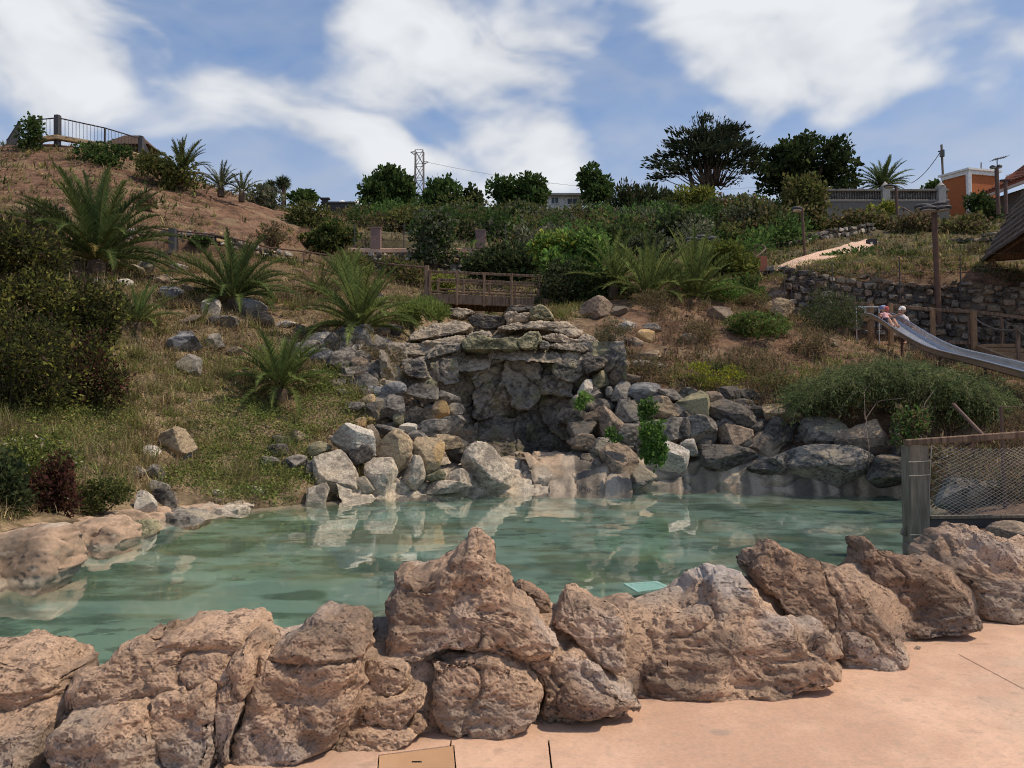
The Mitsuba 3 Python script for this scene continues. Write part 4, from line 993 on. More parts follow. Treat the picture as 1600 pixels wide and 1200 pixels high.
# sandy path
k = thing('path', 'pale sandy path climbing towards the upper street', kind='structure')
PA = np.array([G(x, y, 28.5) for x, y in ((1205, 428), (1216, 417), (1243, 406), (1275, 397), (1310, 388), (1340, 380), (1352, 376))])
PB = np.array([G(x, y, 28.5) for x, y in ((1232, 428), (1262, 416), (1290, 408), (1318, 401), (1345, 394), (1362, 387), (1372, 381))])
def along(P, n): return np.array([LineString(P).interpolate(v, normalized=True).coords[0] for v in np.linspace(0, 1, n)])
PA, PB = along(PA, 26), along(PB, 26)
V = PA[:, None] * (1 - np.linspace(0, 1, 7))[None, :, None] + PB[:, None] * np.linspace(0, 1, 7)[None, :, None]
V[..., 2] = np.maximum(V[..., 2], Z(V[..., 0], V[..., 1])) + .05
put('surface', (V.reshape(-1, 3), gridfaces(26, 7)), 'pink_concrete', k, smooth=True)
put('edge', (np.stack([V[:, -1], V[:, -1] - [0, 0, .6]], 1).reshape(-1, 3), gridfaces(26, 2)), 'brown_rock', k)
SANDY = Polygon(np.vstack([PA[:, :2], PB[::-1, :2]])).buffer(.25)
k = thing('information_post', 'dark post box with a pale front beside the sandy path', 'post')
plain('box', boxm(at(1362, 386, 39), [.42, .3, .75]), (.045, .045, .05), k); plain('front_panel', boxm(at(1362, 386, 38.83), [.10, .02, .5]), (.6, .6, .58), k)


def lamp_post(name, base, top, lab, heads, r=.06, hr=.42):
    k = thing(name, lab, 'street lamp', None)
    put('pole', tube([base, top], r, 8), 'rust_steel', k)
    for (dx, dy, dz, tl) in heads:
        c = np.asarray(top) + [dx, dy, dz]
        put('arm', tube([top - np.array([0, 0, .12]), c], .03), 'rust_steel', k)
        m = trimesh.creation.revolve(np.array([[0, .10], [hr * .35, .09], [hr * .8, .05], [hr, .0], [hr * .97, -.05], [hr * .6, -.07], [0, -.075]]), sections=20)
        m.apply_transform(trimesh.transformations.rotation_matrix(tl, [0, 1, 0])); m.apply_translation(c)
        h = put('lamp_head', (np.array(m.vertices), np.array(m.faces)), 'dark_steel', k, smooth=40)
        m = trimesh.creation.cylinder(hr * .8, .03, sections=20); m.apply_transform(trimesh.transformations.rotation_matrix(tl, [0, 1, 0])); m.apply_translation(c - [0, 0, .085])
        plain('diffuser', (np.array(m.vertices), np.array(m.faces)), (.5, .5, .48), h)
    return k


lamp_post('street_lamp', at(1467, 484, 27.6) - [0, 0, .5], at(1459, 322, 27.6), 'tall brown lamp post with four disc heads in front of the basalt wall', ((-.22, -.1, -.12, .12), (.25, -.1, -.1, -.1), (-.2, .3, .06, .1), (.28, .25, .12, -.1)), .095, .3)
lamp_post('street_lamp', at(1260, 416, 34) - [0, 0, .6], at(1253, 326, 34), 'slim lamp post at the edge of the sandy path', ((-.2, 0, .0, .1),), .055, .24)
lamp_post('street_lamp', at(1097, 430, 30) - [0, 0, .8], at(1097, 374, 30), 'lamp with two pale disc heads rising from the yellowish bush', ((-.38, 0, .0, .05), (.38, 0, .02, -.05), (.02, .2, .12, 0)), .05, .26)
lamp_post('street_lamp', at(1402, 352, 46), at(1400, 290, 46), 'thin lamp post in front of the grey balustrade', ((-.4, 0, -.02, .05),), .08, .3)
lamp_post('street_lamp', at(1560, 335, 45), at(1557, 262, 45), 'lamp post with two small dark heads before the orange house', ((-.22, 0, .05, 0), (.16, 0, .08, 0)), .11, .16)
k = thing('street_pole', 'short dark pole right of the orange house', 'pole')
put('pole', tube([at(1572, 335, 44), at(1571, 283, 44)], .1, 8), 'rust_steel', k)
plain('cap', boxm(at(1570, 282, 44), [.5, .2, .08]), (.06, .05, .05), k)

# houses and walls of the upper street
k = thing('orange_house', 'orange house with white cornice at the right on the skyline', 'house')


def prism(P, h):
    P = np.asarray(P, float)
    if Polygon(P[:, :2]).exterior.is_ccw is False: P = P[::-1]
    m = trimesh.creation.extrude_polygon(Polygon(P[:, :2]), h, engine='earcut')
    m.apply_translation([0, 0, P[:, 2].min()])
    return np.array(m.vertices), np.array(m.faces)


z0 = at(1500, 325, 58)[2]
cA, cB, cC = at(1474, 282, 58.6), at(1513, 270, 57), at(1557, 274, 57.6)
zt = at(1513, 272, 57)[2]
fp = [(cA[0], cA[1]), (cB[0], cB[1]), (cC[0], cC[1]), (cC[0] - (cB[0] - cA[0]), cC[1] - (cB[1] - cA[1]))]
OR = (.42, .135, .05)
plain('wall', prism([(x, y, z0 - 1) for x, y in fp], zt - z0 + 1), OR, k)
pg = Polygon(fp)
o = pg.buffer(.10, join_style=2).exterior.coords[:-1]
rf = plain('cornice', prism([(x, y, zt) for x, y in o], .28), WHITE, k)
o = pg.buffer(.22, join_style=2).exterior.coords[:-1]
plain('roof_slab', prism([(x, y, zt + .28) for x, y in o], .14), WHITE, k)
plain('corner_trim', bar([cB[0], cB[1] - .03, z0 - 1], [cB[0], cB[1] - .03, zt], .3, .3, (0, 1, 0)), WHITE, k)
for a_, b_, f in ((cB, cC, .55), (cB, cA, .5)):
    pass
plain('vent_pipe', tube([at(1533, 272, 59), at(1533, 254, 59)], .06), GREY, k)
k = thing('orange_house', 'second orange house with a dark tiled eave cut by the right edge', 'house')
a, b = at(1531, 304, 55), at(1640, 262, 51)
V = np.array([a, b, b + [0, 2.4, .9], a + [.7, .3, .12]])
hs = (.24, .075, .04)
roof = np.vstack([V, V - [0, 0, .22]])
RF = np.array([[0, 1, 2], [0, 2, 3], [4, 6, 5], [4, 7, 6], [0, 4, 5], [0, 5, 1], [1, 5, 6], [1, 6, 2], [3, 7, 4], [3, 4, 0]])
plain('roof', (roof, RF), hs, k)
for f in np.linspace(0, 1, 22):
    q = a * (1 - f) + b * f
    plain('roof_tile', tube([q + [0, -.06, .05], q + [.7 * (1 - f), .3 + 2.1 * f, .12 + .78 * f + .05]], .09, 6), (.15, .055, .035), k)
plain('eave_board', bar(a - [0, .05, .3], b - [0, .05, .3], .12, .2), (.55, .42, .36), k)
plain('wall', prism([(a[0] + 1.2, a[1] + 1, a[2] - 4), (b[0], b[1] + 1, a[2] - 4), (b[0], b[1] + 6, a[2] - 4), (a[0] + 1.2, a[1] + 6, a[2] - 4)], 3.9), (.12, .10, .09), k)
a2, b2 = at(1572, 283, 58), at(1660, 250, 56)
plain('parapet', bar(a2, b2, .4, .45), (.42, .135, .05), k); plain('parapet_cap', bar(a2 + [0, 0, .3], b2 + [0, 0, .3], .5, .12), WHITE, k)
k = thing('tv_antenna', 'television antenna above the orange house', 'antenna')
q = at(1558, 268, 60)
put('mast', tube([q - [0, 0, 1], at(1558, 247, 60)], .04), 'dark_steel', k)
put('boom', tube([at(1551, 250, 60), at(1572, 245, 60)], .03), 'thin_wire', k)
for f in np.linspace(0, 1, 6):
    q = at(1551, 250, 60) * (1 - f) + at(1572, 245, 60) * f
    put('element', tube([q - [0, .4, 0], q + [0, .4, 0]], .02, 4), 'thin_wire', k)
k = thing('utility_mast', 'slim utility mast with a drooping cable left of the orange house', 'mast')
put('mast', tube([at(1476, 330, 62), at(1471, 226, 62)], .085, 8), 'gray_wood', k)
put('crossarm', tube([at(1466, 237, 62), at(1475, 234, 62)], .05), 'dark_steel', k)
put('insulator_box', boxm(at(1472, 240, 61.8), [.3, .2, .5]), 'dark_steel', k)
ca, cb = at(1470, 236, 62), at(1424, 286, 70)
put('cable', tube([ca * (1 - f) + cb * f - np.array([0, 0, 1.0]) * 4 * .35 * f * (1 - f) for f in np.linspace(0, 1, 14)], .03, 5), 'dark_steel', k)

k = thing('balustrade_wall', 'long grey street wall with a balustrade between white piers', 'wall')
a, b = at(1288, 345, 53.5), at(1482, 348, 53.5)
zt = at(1380, 316, 53.5)[2]
plain('wall', bar([a[0], a[1], zt - 2.6], [b[0], b[1], zt - 2.6], .3, 5.2), (.16, .15, .135), k)
plain('base_rail', bar([a[0], a[1] - .02, zt + .06], [b[0], b[1] - .02, zt + .06], .36, .14), (.24, .225, .205), k)
plain('top_rail', bar([a[0], a[1], zt + .86 - .06], [b[0], b[1], zt + .86 - .06], .34, .14), (.22, .21, .19), k)
plain('infill', bar([a[0], a[1] + .12, zt + .43], [b[0], b[1] + .12, zt + .43], .06, .7), (.15, .145, .13), k)
n = int((b[0] - a[0]) / .17)
prof = np.array([[.0, 0], [.06, 0], [.06, .06], [.035, .1], [.065, .25], [.03, .45], [.04, .55], [.06, .6], [0, .6]])
bal = trimesh.creation.revolve(prof, sections=7)
bv, bf = np.array(bal.vertices), np.array(bal.faces)
for j in range(n):
    put('baluster', (bv + [a[0] + (j + .5) * (b[0] - a[0]) / n, a[1], zt + .13], bf), 'gray_rock', k)
for px in (1383, 1470):
    q = at(px, 310, 53.4)
    plain('pier', boxm([q[0], q[1], zt + .5], [.5, .46, 1.15]), (.34, .33, .31), k)
    m = trimesh.creation.cone(.28, .35, sections=12); plain('pier_cap', (np.array(m.vertices) + [q[0], q[1], zt + 1.07], np.array(m.faces)), (.34, .33, .31), k)
# railing stairs left of the tall lamp
k = thing('stair_railing', 'brown stair railing dropping down the slope under the balustrade', 'railing')
R = np.array([at(x, y, Y) for x, y, Y in ((1392, 320, 49), (1412, 325, 48.5), (1430, 336, 48), (1443, 345, 47.5))])
put('handrail', tube(R, .04), 'rust_steel', k); put('low_rail', tube(R - [0, 0, .5], .03), 'rust_steel', k)
for q in R: put('post', tube([q - [0, 0, 1.0], q], .035), 'rust_steel', k)


def simple_house(lab, px0, px1, ptop, pbot, Y, depth, wallc, roofc, roof_h, windows=(), over=.3, hip=True, name='house'):
    k = thing(name, lab, 'house')
    a, b = at(px0, pbot, Y), at(px1, pbot, Y); zt = at(px0, ptop, Y)[2]; zb = a[2] - 3
    plain('wall', boxm([(a[0] + b[0]) / 2, Y + depth / 2, (zt + zb) / 2], [b[0] - a[0], depth, zt - zb]), wallc, k)
    x0, x1, y0, y1 = a[0] - over, b[0] + over, Y - over, Y + depth + over
    cx = (x0 + x1) / 2; ins = min(depth / 2, (x1 - x0) / 2) * (1 if hip else 0)
    V = np.array([[x0, y0, zt], [x1, y0, zt], [x1, y1, zt], [x0, y1, zt], [x0 + ins, (y0 + y1) / 2, zt + roof_h], [x1 - ins, (y0 + y1) / 2, zt + roof_h],
                  [x0, y0, zt - .15], [x1, y0, zt - .15], [x1, y1, zt - .15], [x0, y1, zt - .15]])
    F = np.array([[0, 1, 5], [0, 5, 4], [1, 2, 5], [2, 3, 4], [2, 4, 5], [3, 0, 4], [6, 7, 1], [6, 1, 0], [7, 8, 2], [7, 2, 1], [8, 9, 3], [8, 3, 2], [9, 6, 0], [9, 0, 3], [6, 9, 8], [6, 8, 7]])
    plain('roof', (V, F), roofc, k)
    for (wx0, wy0, wx1, wy1) in windows:
        p, q_ = at(wx0, wy1, Y), at(wx1, wy0, Y)
        c = (p + q_) / 2; w, h = q_[0] - p[0], q_[2] - p[2]
        f = plain('window', cat([boxm([c[0], Y - .03, q_[2]], [w + .1, .1, .08]), boxm([c[0], Y - .03, p[2]], [w + .1, .1, .08]), boxm([p[0], Y - .03, c[2]], [.08, .1, h]), boxm([q_[0], Y - .03, c[2]], [.08, .1, h]), boxm([c[0], Y - .02, c[2]], [.05, .06, h])]), (.6, .6, .58), k)
        plain('pane', boxm([c[0], Y - .012, c[2]], [w - .08, .03, h - .08]), (.10, .12, .14), f)
    return k


simple_house('white gabled house behind the balustrade wall', 1325, 1378, 297, 310, 60, 8, (.62, .61, .58), (.55, .54, .52), 1.05, hip=False)
k = simple_house('small pale house with a flat roof between two dark trees', 856, 906, 304, 322, 68, 6, (.60, .60, .57), (.36, .35, .34), .35, ((861, 308, 873, 319), (886, 310, 902, 320)), .5)
simple_house('white house half hidden behind the round dark tree', 1150, 1205, 318, 332, 64, 6, (.60, .60, .58), (.45, .45, .44), .9)
k = thing('marquee', 'white tent roof beside a dark shed on the left skyline', 'tent')
a, b = at(498, 318, 70), at(566, 322, 70)
for (x0, x1, top) in ((498, 556, 307), (540, 568, 309)):
    p, q_ = at(x0, 322, 70), at(x1, 322, 70); c = (p + q_) / 2; w = (q_[0] - p[0]) / 2; zt = at(x0, top, 70)[2]
    y0 = c[1] + .6
    V = np.array([[c[0] - w, y0, p[2]], [c[0] + w, y0, p[2]], [c[0] + w, y0 + 2 * w, p[2]], [c[0] - w, y0 + 2 * w, p[2]], [c[0], y0 + w, zt + .3], [c[0] - w, y0, p[2] - 1.4], [c[0] + w, y0, p[2] - 1.4], [c[0] + w, y0 + 2 * w, p[2] - 1.4], [c[0] - w, y0 + 2 * w, p[2] - 1.4]])
    plain('canopy', (V, np.array([[0, 1, 4], [1, 2, 4], [2, 3, 4], [3, 0, 4], [5, 6, 1], [5, 1, 0], [6, 7, 2], [6, 2, 1], [7, 8, 3], [7, 3, 2], [8, 5, 0], [8, 0, 3]])), (.8, .8, .8), k)
k = thing('shed', 'dark low shed with slatted front on the left skyline', 'shed')
a, b = at(504, 336, 69), at(552, 336, 69); zt = at(504, 317, 69)[2]
plain('wall', boxm([(a[0] + b[0]) / 2, 69.6, (a[2] + zt) / 2 - 1], [b[0] - a[0], 1.2, zt - a[2] + 2]), (.055, .055, .06), k)
plain('roof', boxm([(a[0] + b[0]) / 2, 69.6, zt + .04], [b[0] - a[0] + .3, 1.5, .1]), (.12, .12, .12), k)
for j in range(6):
    plain('slat', boxm([(a[0] + b[0]) / 2, 68.97, a[2] + .1 + j * .17], [b[0] - a[0] - .05, .04, .06]), (.09, .09, .095), k)
c = at(508, 316, 69)
plain('roof_cowl', cat([boxm(c, [.5, .4, .5]), boxm(c + [0, 0, .3], [.8, .5, .12])]), (.04, .04, .04), k)
# playground things under the conifer
k = thing('play_fence', 'low coloured wooden play fence under the conifer', 'fence')
for j, px in enumerate((594, 600, 606, 611, 617, 623, 631)):
    q = at(px, 340, 57)
    plain('slat', boxm(q + [0, 0, .2], [.16, .06, .9]), [(.30, .22, .08), (.33, .30, .28), (.42, .30, .06)][j % 3], k)
for z in (.05, .45):
    plain('rail', boxm(at(612, 340, 57.05) + [0, 0, z], [1.9, .04, .07]), (.25, .19, .1), k)
# lattice pylon
k = thing('lattice_pylon', 'tall thin steel lattice pylon on the skyline', 'pylon')
Yp = 150.0
base, topz = at(655, 345, Yp), at(655, 236, Yp)[2]
hw0, hw1 = 1.15, .75
zs = np.linspace(14, topz, 15)
leg = lambda sx, sy, z: np.array([base[0] + sx * np.interp(z, [14, topz], [hw0, hw1]), Yp + sy * np.interp(z, [14, topz], [hw0, hw1]), z])
for sx in (-1, 1):
    for sy in (-1, 1):
        put('leg', tube([leg(sx, sy, 14), leg(sx, sy, topz)], .10, 5), 'thin_wire', k)
for i in range(14):
    br_ = []
    for s in (-1, 1):
        br_ += [tube([leg(-1, s, zs[i]), leg(1, s, zs[i + 1])], .06, 4), tube([leg(1, s, zs[i]), leg(-1, s, zs[i + 1])], .06, 4), tube([leg(s, -1, zs[i]), leg(s, 1, zs[i + 1])], .06, 4), tube([leg(-1, s, zs[i + 1]), leg(1, s, zs[i + 1])], .06, 4)]
    put('lattice_brace', cat(br_), 'thin_wire', k)
for z, s in ((topz - .3, -1), (topz - 2.2, 1), (topz - 5, -1), (topz - 7.5, 1), (topz - 9.5, -1)):
    put('crossarm', cat([tube([leg(s, -1, z), [base[0] + s * 1.7, Yp, z + .1]], .07, 4), tube([leg(s, 1, z), [base[0] + s * 1.7, Yp, z + .1]], .07, 4), tube([leg(s, -1, z - .8), [base[0] + s * 1.7, Yp, z + .1]], .07, 4)]), 'thin_wire', k)
k = thing('power_lines', 'two faint overhead power lines right of the pylon', 'cable')
for z, s in ((topz - 2.2, 1), (topz - 7.5, 1)):
    p = np.array([base[0] + 1.7, Yp, z]); q = p + [75, 25, 3]
    put('cable', tube([p * (1 - f) + q * f - np.array([0, 0, 3.0]) * 4 * f * (1 - f) for f in np.linspace(0, 1, 20)], .03, 4), 'thin_wire', k)

# ------------------------------------------------------------------ slide, rails, people
k = thing('metal_slide', 'long stainless steel slide running down the right slope', 'slide')
SP = np.array([[11.35, 25.0, 4.62], [11.35, 24.6, 4.62], [11.36, 24.2, 4.52], [11.38, 23.2, 4.10], [11.38, 22.0, 3.60], [11.36, 20.9, 3.24], [11.32, 19.8, 3.0], [11.26, 18.8, 2.80], [11.18, 17.8, 2.60], [11.08, 16.8, 2.40], [11.0, 15.8, 2.2]])
us = np.linspace(0, 1, 70); L = LineString(SP)
from scipy.interpolate import CubicSpline
cl = np.r_[0, np.cumsum(np.linalg.norm(np.diff(SP, axis=0), axis=1))]
SC = CubicSpline(cl, SP)(us * cl[-1])
side = np.array([1.0, 0, 0])
tn = unit(np.gradient(SC, axis=0)); upv = unit(np.cross(side, -tn)); upv[upv[:, 2] < 0] *= -1
prof = [(-.36, .15), (-.345, .11), (-.33, .03), (-.25, -.02), (0, -.03), (.25, -.02), (.33, .03), (.345, .11), (.36, .15)]
prof2 = [(x * 1.03, z - .012) for x, z in prof]
Vt = np.array([[SC[i] + side * x + upv[i] * z for x, z in prof] for i in range(70)]).reshape(-1, 3)
Vb = np.array([[SC[i] + side * x + upv[i] * z for x, z in prof2] for i in range(70)]).reshape(-1, 3)
put('trough', cat([(Vt, gridfaces(70, 9)), (Vb, gridfaces(70, 9, True))]), 'steel', k, smooth=30)
for s in (-1, 1):
    R = np.array([SC[i] + side * .365 * s + upv[i] * .16 for i in range(2, 70)])
    R = np.vstack([SP[0] + side * .365 * s + [0, .35, .46], SP[0] + side * .365 * s + [0, .05, .42], SP[1] + side * .365 * s + [0, .05, .3], R])
    put('side_rail', tube(R, .022, 6), 'steel', k)
    put('frame_post', tube([SP[0] + side * .36 * s + [0, .3, -.75], SP[0] + side * .36 * s + [0, .3, .46]], .022), 'steel', k)
put('top_bar', tube([SP[0] + side * -.36 + [0, .3, .46], SP[0] + side * .36 + [0, .3, .46]], .022), 'steel', k)
for i in (14, 30, 46, 60):
    put('support', tube([SC[i] - upv[i] * .04, [SC[i][0], SC[i][1], float(Z(SC[i][0], SC[i][1])) - .1]], .04), 'rust_steel', k)

k = thing('wooden_railing', 'brown timber railing around the top of the slide', 'railing')
def wpost(px, pt, pb, Y, w=.12, m='orange_wood', par=None):
    p, q = at(px, pt, Y), at(px, pb, Y)
    q = np.array([p[0], p[1], min(q[2], float(Z(p[0], p[1]))) - .1])
    return put('post', bar(q, p, w, w, (0, 1, 0)), m, par)
wpost(1360, 475, 522, 25.4, .16, 'orange_wood', k); wpost(1391, 474, 508, 25.6, .13, 'orange_wood', k)
wpost(1320, 474, 512, 26.4, .1, 'brown_wood', k)
wpost(1457, 486, 536, 25.5, .13, 'orange_wood', k); wpost(1521, 487, 542, 25.0, .15, 'orange_wood', k); wpost(1515, 487, 542, 25.2, .1, 'brown_wood', k)
for p, q in ((at(1316, 474, 26.4), at(1362, 475, 25.5)), (at(1391, 478, 25.6), at(1457, 484, 25.5)), (at(1457, 484, 25.5), at(1521, 487, 25.1)), (at(1521, 487, 25.1), at(1610, 498, 24.8)), (at(1462, 534, 25.5), at(1518, 536, 25.1))):
    put('rail', bar(p, q, .07, .11), 'brown_wood', k)
k = thing('rope_handrail', 'weathered wooden posts with rope handrails beside the timber steps', 'railing')
p0, p1, p2 = at(1524, 498, 24.6), at(1590, 514, 23.0), at(1650, 540, 21.5)
wpost(1590, 512, 562, 23.0, .1, 'brown_wood', k); wpost(1650, 538, 590, 21.5, .1, 'brown_wood', k); wpost(1565, 498, 545, 26, .1, 'brown_wood', k)
for a_, b_ in ((p0, p1), (p1, p2), (at(1568, 500, 26), at(1640, 520, 24.5))):
    put('rope', tube([a_ * (1 - f) + b_ * f - np.array([0, 0, .16]) * 4 * f * (1 - f) for f in np.linspace(0, 1, 10)], .025), 'gray_wood', k)
k = thing('timber_steps', 'timber edged earth steps at the right edge below the basalt wall', 'steps')
for j in range(5):
    a_, b_ = at(1530 + j * 14, 541 + j * 6, 25.0 - j * .5), at(1585 + j * 24, 540 + j * 8, 25.3 - j * .5)
    put('step_edge', bar(a_, b_, .12, .12), 'orange_wood', k)
put('stringer', bar(at(1527, 543, 25), at(1604, 574, 22), .1, .18), 'orange_wood', k)

# wire fences in front of the terraces
k = thing('wire_fence', 'thin wire fence on top of the basalt retaining wall', 'fence')
W_ = [(1236, 424), (1268, 420), (1360, 432), (1475, 442), (1575, 455), (1640, 460)]
pp = [at(x, y, 28.3) for x, y in W_]
for i, q in enumerate(pp):
    put('post', tube([[q[0], q[1], q[2] - 1.15], q], .022), 'dark_steel', k)
for o in (0, .35, .7, 1.0):
    put('wire_strand', tube(np.array(pp) - [0, 0, o], .007, 4), 'thin_wire', k)
k = thing('wire_fence', 'upper wire fence with thin posts below the thatched roof', 'fence')
pp = [at(x, y, 27.9) for x, y in ((1225, 422), (1300, 411), (1405, 402), (1500, 399), (1640, 392))]
for q in pp: put('post', tube([[q[0], q[1], q[2] - 1.5], q], .02), 'dark_steel', k)
for o in (0, .5): put('wire_strand', tube(np.array(pp) - [0, 0, o], .008, 4), 'thin_wire', k)

# netted fence at the right of the pool
k = thing('netted_fence', 'wooden fence with a thick square post and slack netting at the right pool edge', 'fence')
Yf = 9.3
pA, pB = at(1432, 858, Yf), at(1429, 697, Yf)
put('post', bar(pA - [0, 0, .7], pB, .235, .2, (0, 1, 0), .07), 'gray_wood', k)
a, b = at(1414, 692, Yf - .02), at(1640, 676, Yf - .25)
put('top_rail', bar(a, b, .1, .075), 'brown_wood', k)
a2, b2 = at(1450, 818, Yf + .05), at(1720, 816, Yf - .1)
put('bottom_board', bar(a2, b2, .06, .12), 'dark_steel', k)
put('bottom_rail', bar(a2 + [0, -.04, .08], b2 + [0, -.04, .08], .06, .04), 'gray_wood', k)
put('bracket', cat([bar(pA + [-.15, -.03, .02], pA + [.2, -.03, .02], .12, .1), bar(pA + [-.16, .0, .16], pA + [-.12, .0, .26], .05, .05)]), 'gray_wood', k)
for z in (.18, .86, 1.02):
    q = pA + (pB - pA) * ((z) / 1.2)
    put('tie_wire', tube([q + [-.125, -.106, 0], q + [0, -.108, .004], q + [.125, -.106, .014]], .005, 5), 'wire', k)
# slack diamond net: strands sag between the rails
x0, x1 = pA[0] + .14, pA[0] + 2.5
zb_, ztp = a2[2] + .1, a[2] - .03
net = []
def sagy(x, z): return Yf - .06 + .05 * math.sin(2.1 * x) + .05 * math.sin(3.3 * z + 1.2 * x)
Hn = ztp - zb_
for s, slope in ((1, .62), (-1, .52)):
    for c in np.arange(-3.4, 3.4 + (x1 - x0), .072):
        pts_ = []
        for f in np.linspace(0, 1, 9):
            z = zb_ + Hn * f
            x = x0 + c + s * (Hn * f) / slope + .02 * math.sin(9 * z + c * 5)
            if x0 <= x <= x1: pts_.append([x, sagy(x, z), z - .03 * math.sin(math.pi * (x - x0) / 1.2) * f])
        if len(pts_) >= 2: net.append(tube(pts_, .0026, 3, False))
put('netting', cat(net), 'wire', k, label='slack pale diamond netting', kind='stuff')
put('net_edge', tube([[x0, sagy(x0, z), z] for z in np.linspace(zb_, ztp, 8)], .006, 5), 'wire', k)
k = thing('wire_fence', 'rusty mesh fence piece at the right edge under the slide', 'fence')
q0, q1 = at(1568, 694, 11.0), at(1564, 636, 11.0)
put('post', tube([q0 - [0, 0, .9], q1], .028), 'rust_steel', k)
net = []
xa, za, zb2 = q1[0] + .02, q0[2] - .3, q1[2] - .03
for s in (1, -1):
    for c in np.arange(-1.4, 2.4, .055):
        pts_ = [[xa + c + s * (zb2 - za) * f * .9, 11.0 + .03 * math.sin(5 * c + 3 * f), za + (zb2 - za) * f] for f in np.linspace(0, 1, 9)]
        pts_ = [p_ for p_ in pts_ if xa <= p_[0] <= xa + 1.2]
        if len(pts_) >= 2: net.append(tube(pts_, .0024, 3, False))
put('netting', cat(net), 'rust_steel', k, kind='stuff')
put('top_wire', tube([q1, q1 + [1.3, 0, .05]], .006), 'rust_steel', k)
k = thing('leaning_pole', 'dark wooden pole leaning diagonally under the trailing shrub', 'pole')
put('pole', tube([at(1545, 690, 12.2), at(1490, 632, 13.2)], [.035, .03], 8), 'rust_steel', k)
put('pole_tip', tube([at(1490, 632, 13.2), at(1488.5, 630.4, 13.22)], [.04, .015], 8), 'gray_wood', k)

# turquoise panel floating in the pool
k = thing('pool_grate', 'pale turquoise square panel lying just under the water behind the rim', 'panel')
c4 = np.array([onz(x, y, WATER + .006)[:2] for x, y in ((974, 910), (1026, 906), (1049, 916), (996, 923))])
pgp = Polygon(c4)
plain('frame', extr(pgp.difference(pgp.buffer(-.045, join_style=2)), WATER - .014, WATER - .004), (.34, .58, .53), k)
plain('panel', extr(pgp.buffer(-.045, join_style=2), WATER - .014, WATER - .007), (.29, .54, .49), k)


# people: one continuous body each, clothes and hair as children
def limb(chain):
    out = m3.Manifold()
    for (p, r), (q, s) in zip(chain[:-1], chain[1:]):
        sp = [m3.Manifold.sphere(rr, 14).translate([float(v) for v in pp]) for pp, rr in ((p, r), (q, s))]
        out = out + m3.Manifold.batch_hull(sp)
    return out


def hand(w, d, side_):
    d = unit(np.asarray(d, float)); s = unit(np.cross(d, [0, 0, 1.0]) + 1e-4) * side_; n = np.cross(d, s)
    o = limb([(w, .022), (w + d * .05, .027), (w + d * .075, .026)])
    for i, l in enumerate((.055, .065, .06, .045)):
        b_ = w + d * .075 + s * (.024 - .016 * i)
        o = o + limb([(b_, .0085), (b_ + d * l * .55 + n * .008, .008), (b_ + d * l + n * .025, .0065)])
    b_ = w + d * .03 + s * .026
    return o + limb([(b_, .01), (b_ + s * .025 + d * .02, .009), (b_ + s * .03 + d * .05, .0075)])


def smooth_body(m, ref=.035):
    m = m.refine_to_length(ref); me = m.to_mesh()
    t = trimesh.Trimesh(me.vert_properties[:, :3], me.tri_verts, process=True)
    trimesh.smoothing.filter_taubin(t, iterations=8)
    return np.array(t.vertices), np.array(t.faces)


def headm(c, f, R=.1):
    """A head at c looking along f, with brow, nose, chin, ears."""
    f = unit(np.asarray(f, float)); s = unit(np.cross(f, [0, 0, 1.0])); u = np.cross(s, f)
    o = limb([(c + u * .02, R * .98), (c - u * .045 + f * .02, R * .72)]) + limb([(c + f * .085 + u * .012, .014), (c + f * .112 - u * .022, .017)])
    for e in (-1, 1): o = o + limb([(c + s * e * .092 + u * .015, .022), (c + s * e * .094 - u * .02, .016)])
    return o


SKIN = (.45, .27, .19)


def face_parts(c, f, k):
    f = unit(np.asarray(f, float)); s = unit(np.cross(f, [0, 0, 1.0])); u = np.cross(s, f)
    for e in (-1, 1):
        m = trimesh.creation.icosphere(subdivisions=1, radius=.012); plain('eye', (np.array(m.vertices) + c + f * .09 + s * e * .034 + u * .018, np.array(m.faces)), (.03, .025, .02), k)
    plain('mouth', tube([c + f * .088 - s * .025 - u * .055, c + f * .098 - u * .058, c + f * .088 + s * .025 - u * .055], .007, 5), (.30, .11, .09), k)


# standing woman-sized figure behind the slide, in white shirt and cap, turned left
k = thing('person', 'person in a white shirt and pale cap standing beside the top of the slide', 'person')
hb = at(1410, 486, 24.3); gz = hb[2] - 1.02
A_ = lambda x, y, z: np.array([hb[0] + x, hb[1] + y, gz + z])
hc = A_(-.01, 0, 1.02)
f_ = np.array([-.8, -.55, -.1])
body = limb([(A_(0, 0, .93), .05), (A_(.0, 0, .84), .06)]) + headm(hc, f_)
body = body + limb([(A_(.0, 0, .82), .09), (A_(.01, 0, .66), .10), (A_(.02, 0, .52), .105)]) + limb([(A_(-.09, -.02, .80), .055), (A_(.1, .02, .80), .055)])
for e in (-1, 1):
    body = body + limb([(A_(.055 * e + .02, 0, .50), .075), (A_(.06 * e + .02, -.02, .28), .055), (A_(.06 * e + .02, 0, .06), .036), (A_(.06 * e - .04, -.05, .03), .03)])
for e, el, wr in ((-1, A_(-.15, -.10, .64), A_(-.20, -.2, .66)), (1, A_(.16, -.06, .62), A_(.05, -.17, .58))):
    body = body + limb([(A_(.12 * e, 0, .79), .042), (el, .034), (wr, .025)]) + hand(wr, wr - el, e)
plain('body', smooth_body(body), SKIN, k)
face_parts(hc, f_, k)
sh = limb([(A_(0, 0, .82), .105), (A_(.01, 0, .66), .118), (A_(.02, 0, .44), .135)]) + limb([(A_(-.1, -.02, .795), .068), (A_(.11, .02, .795), .068)])
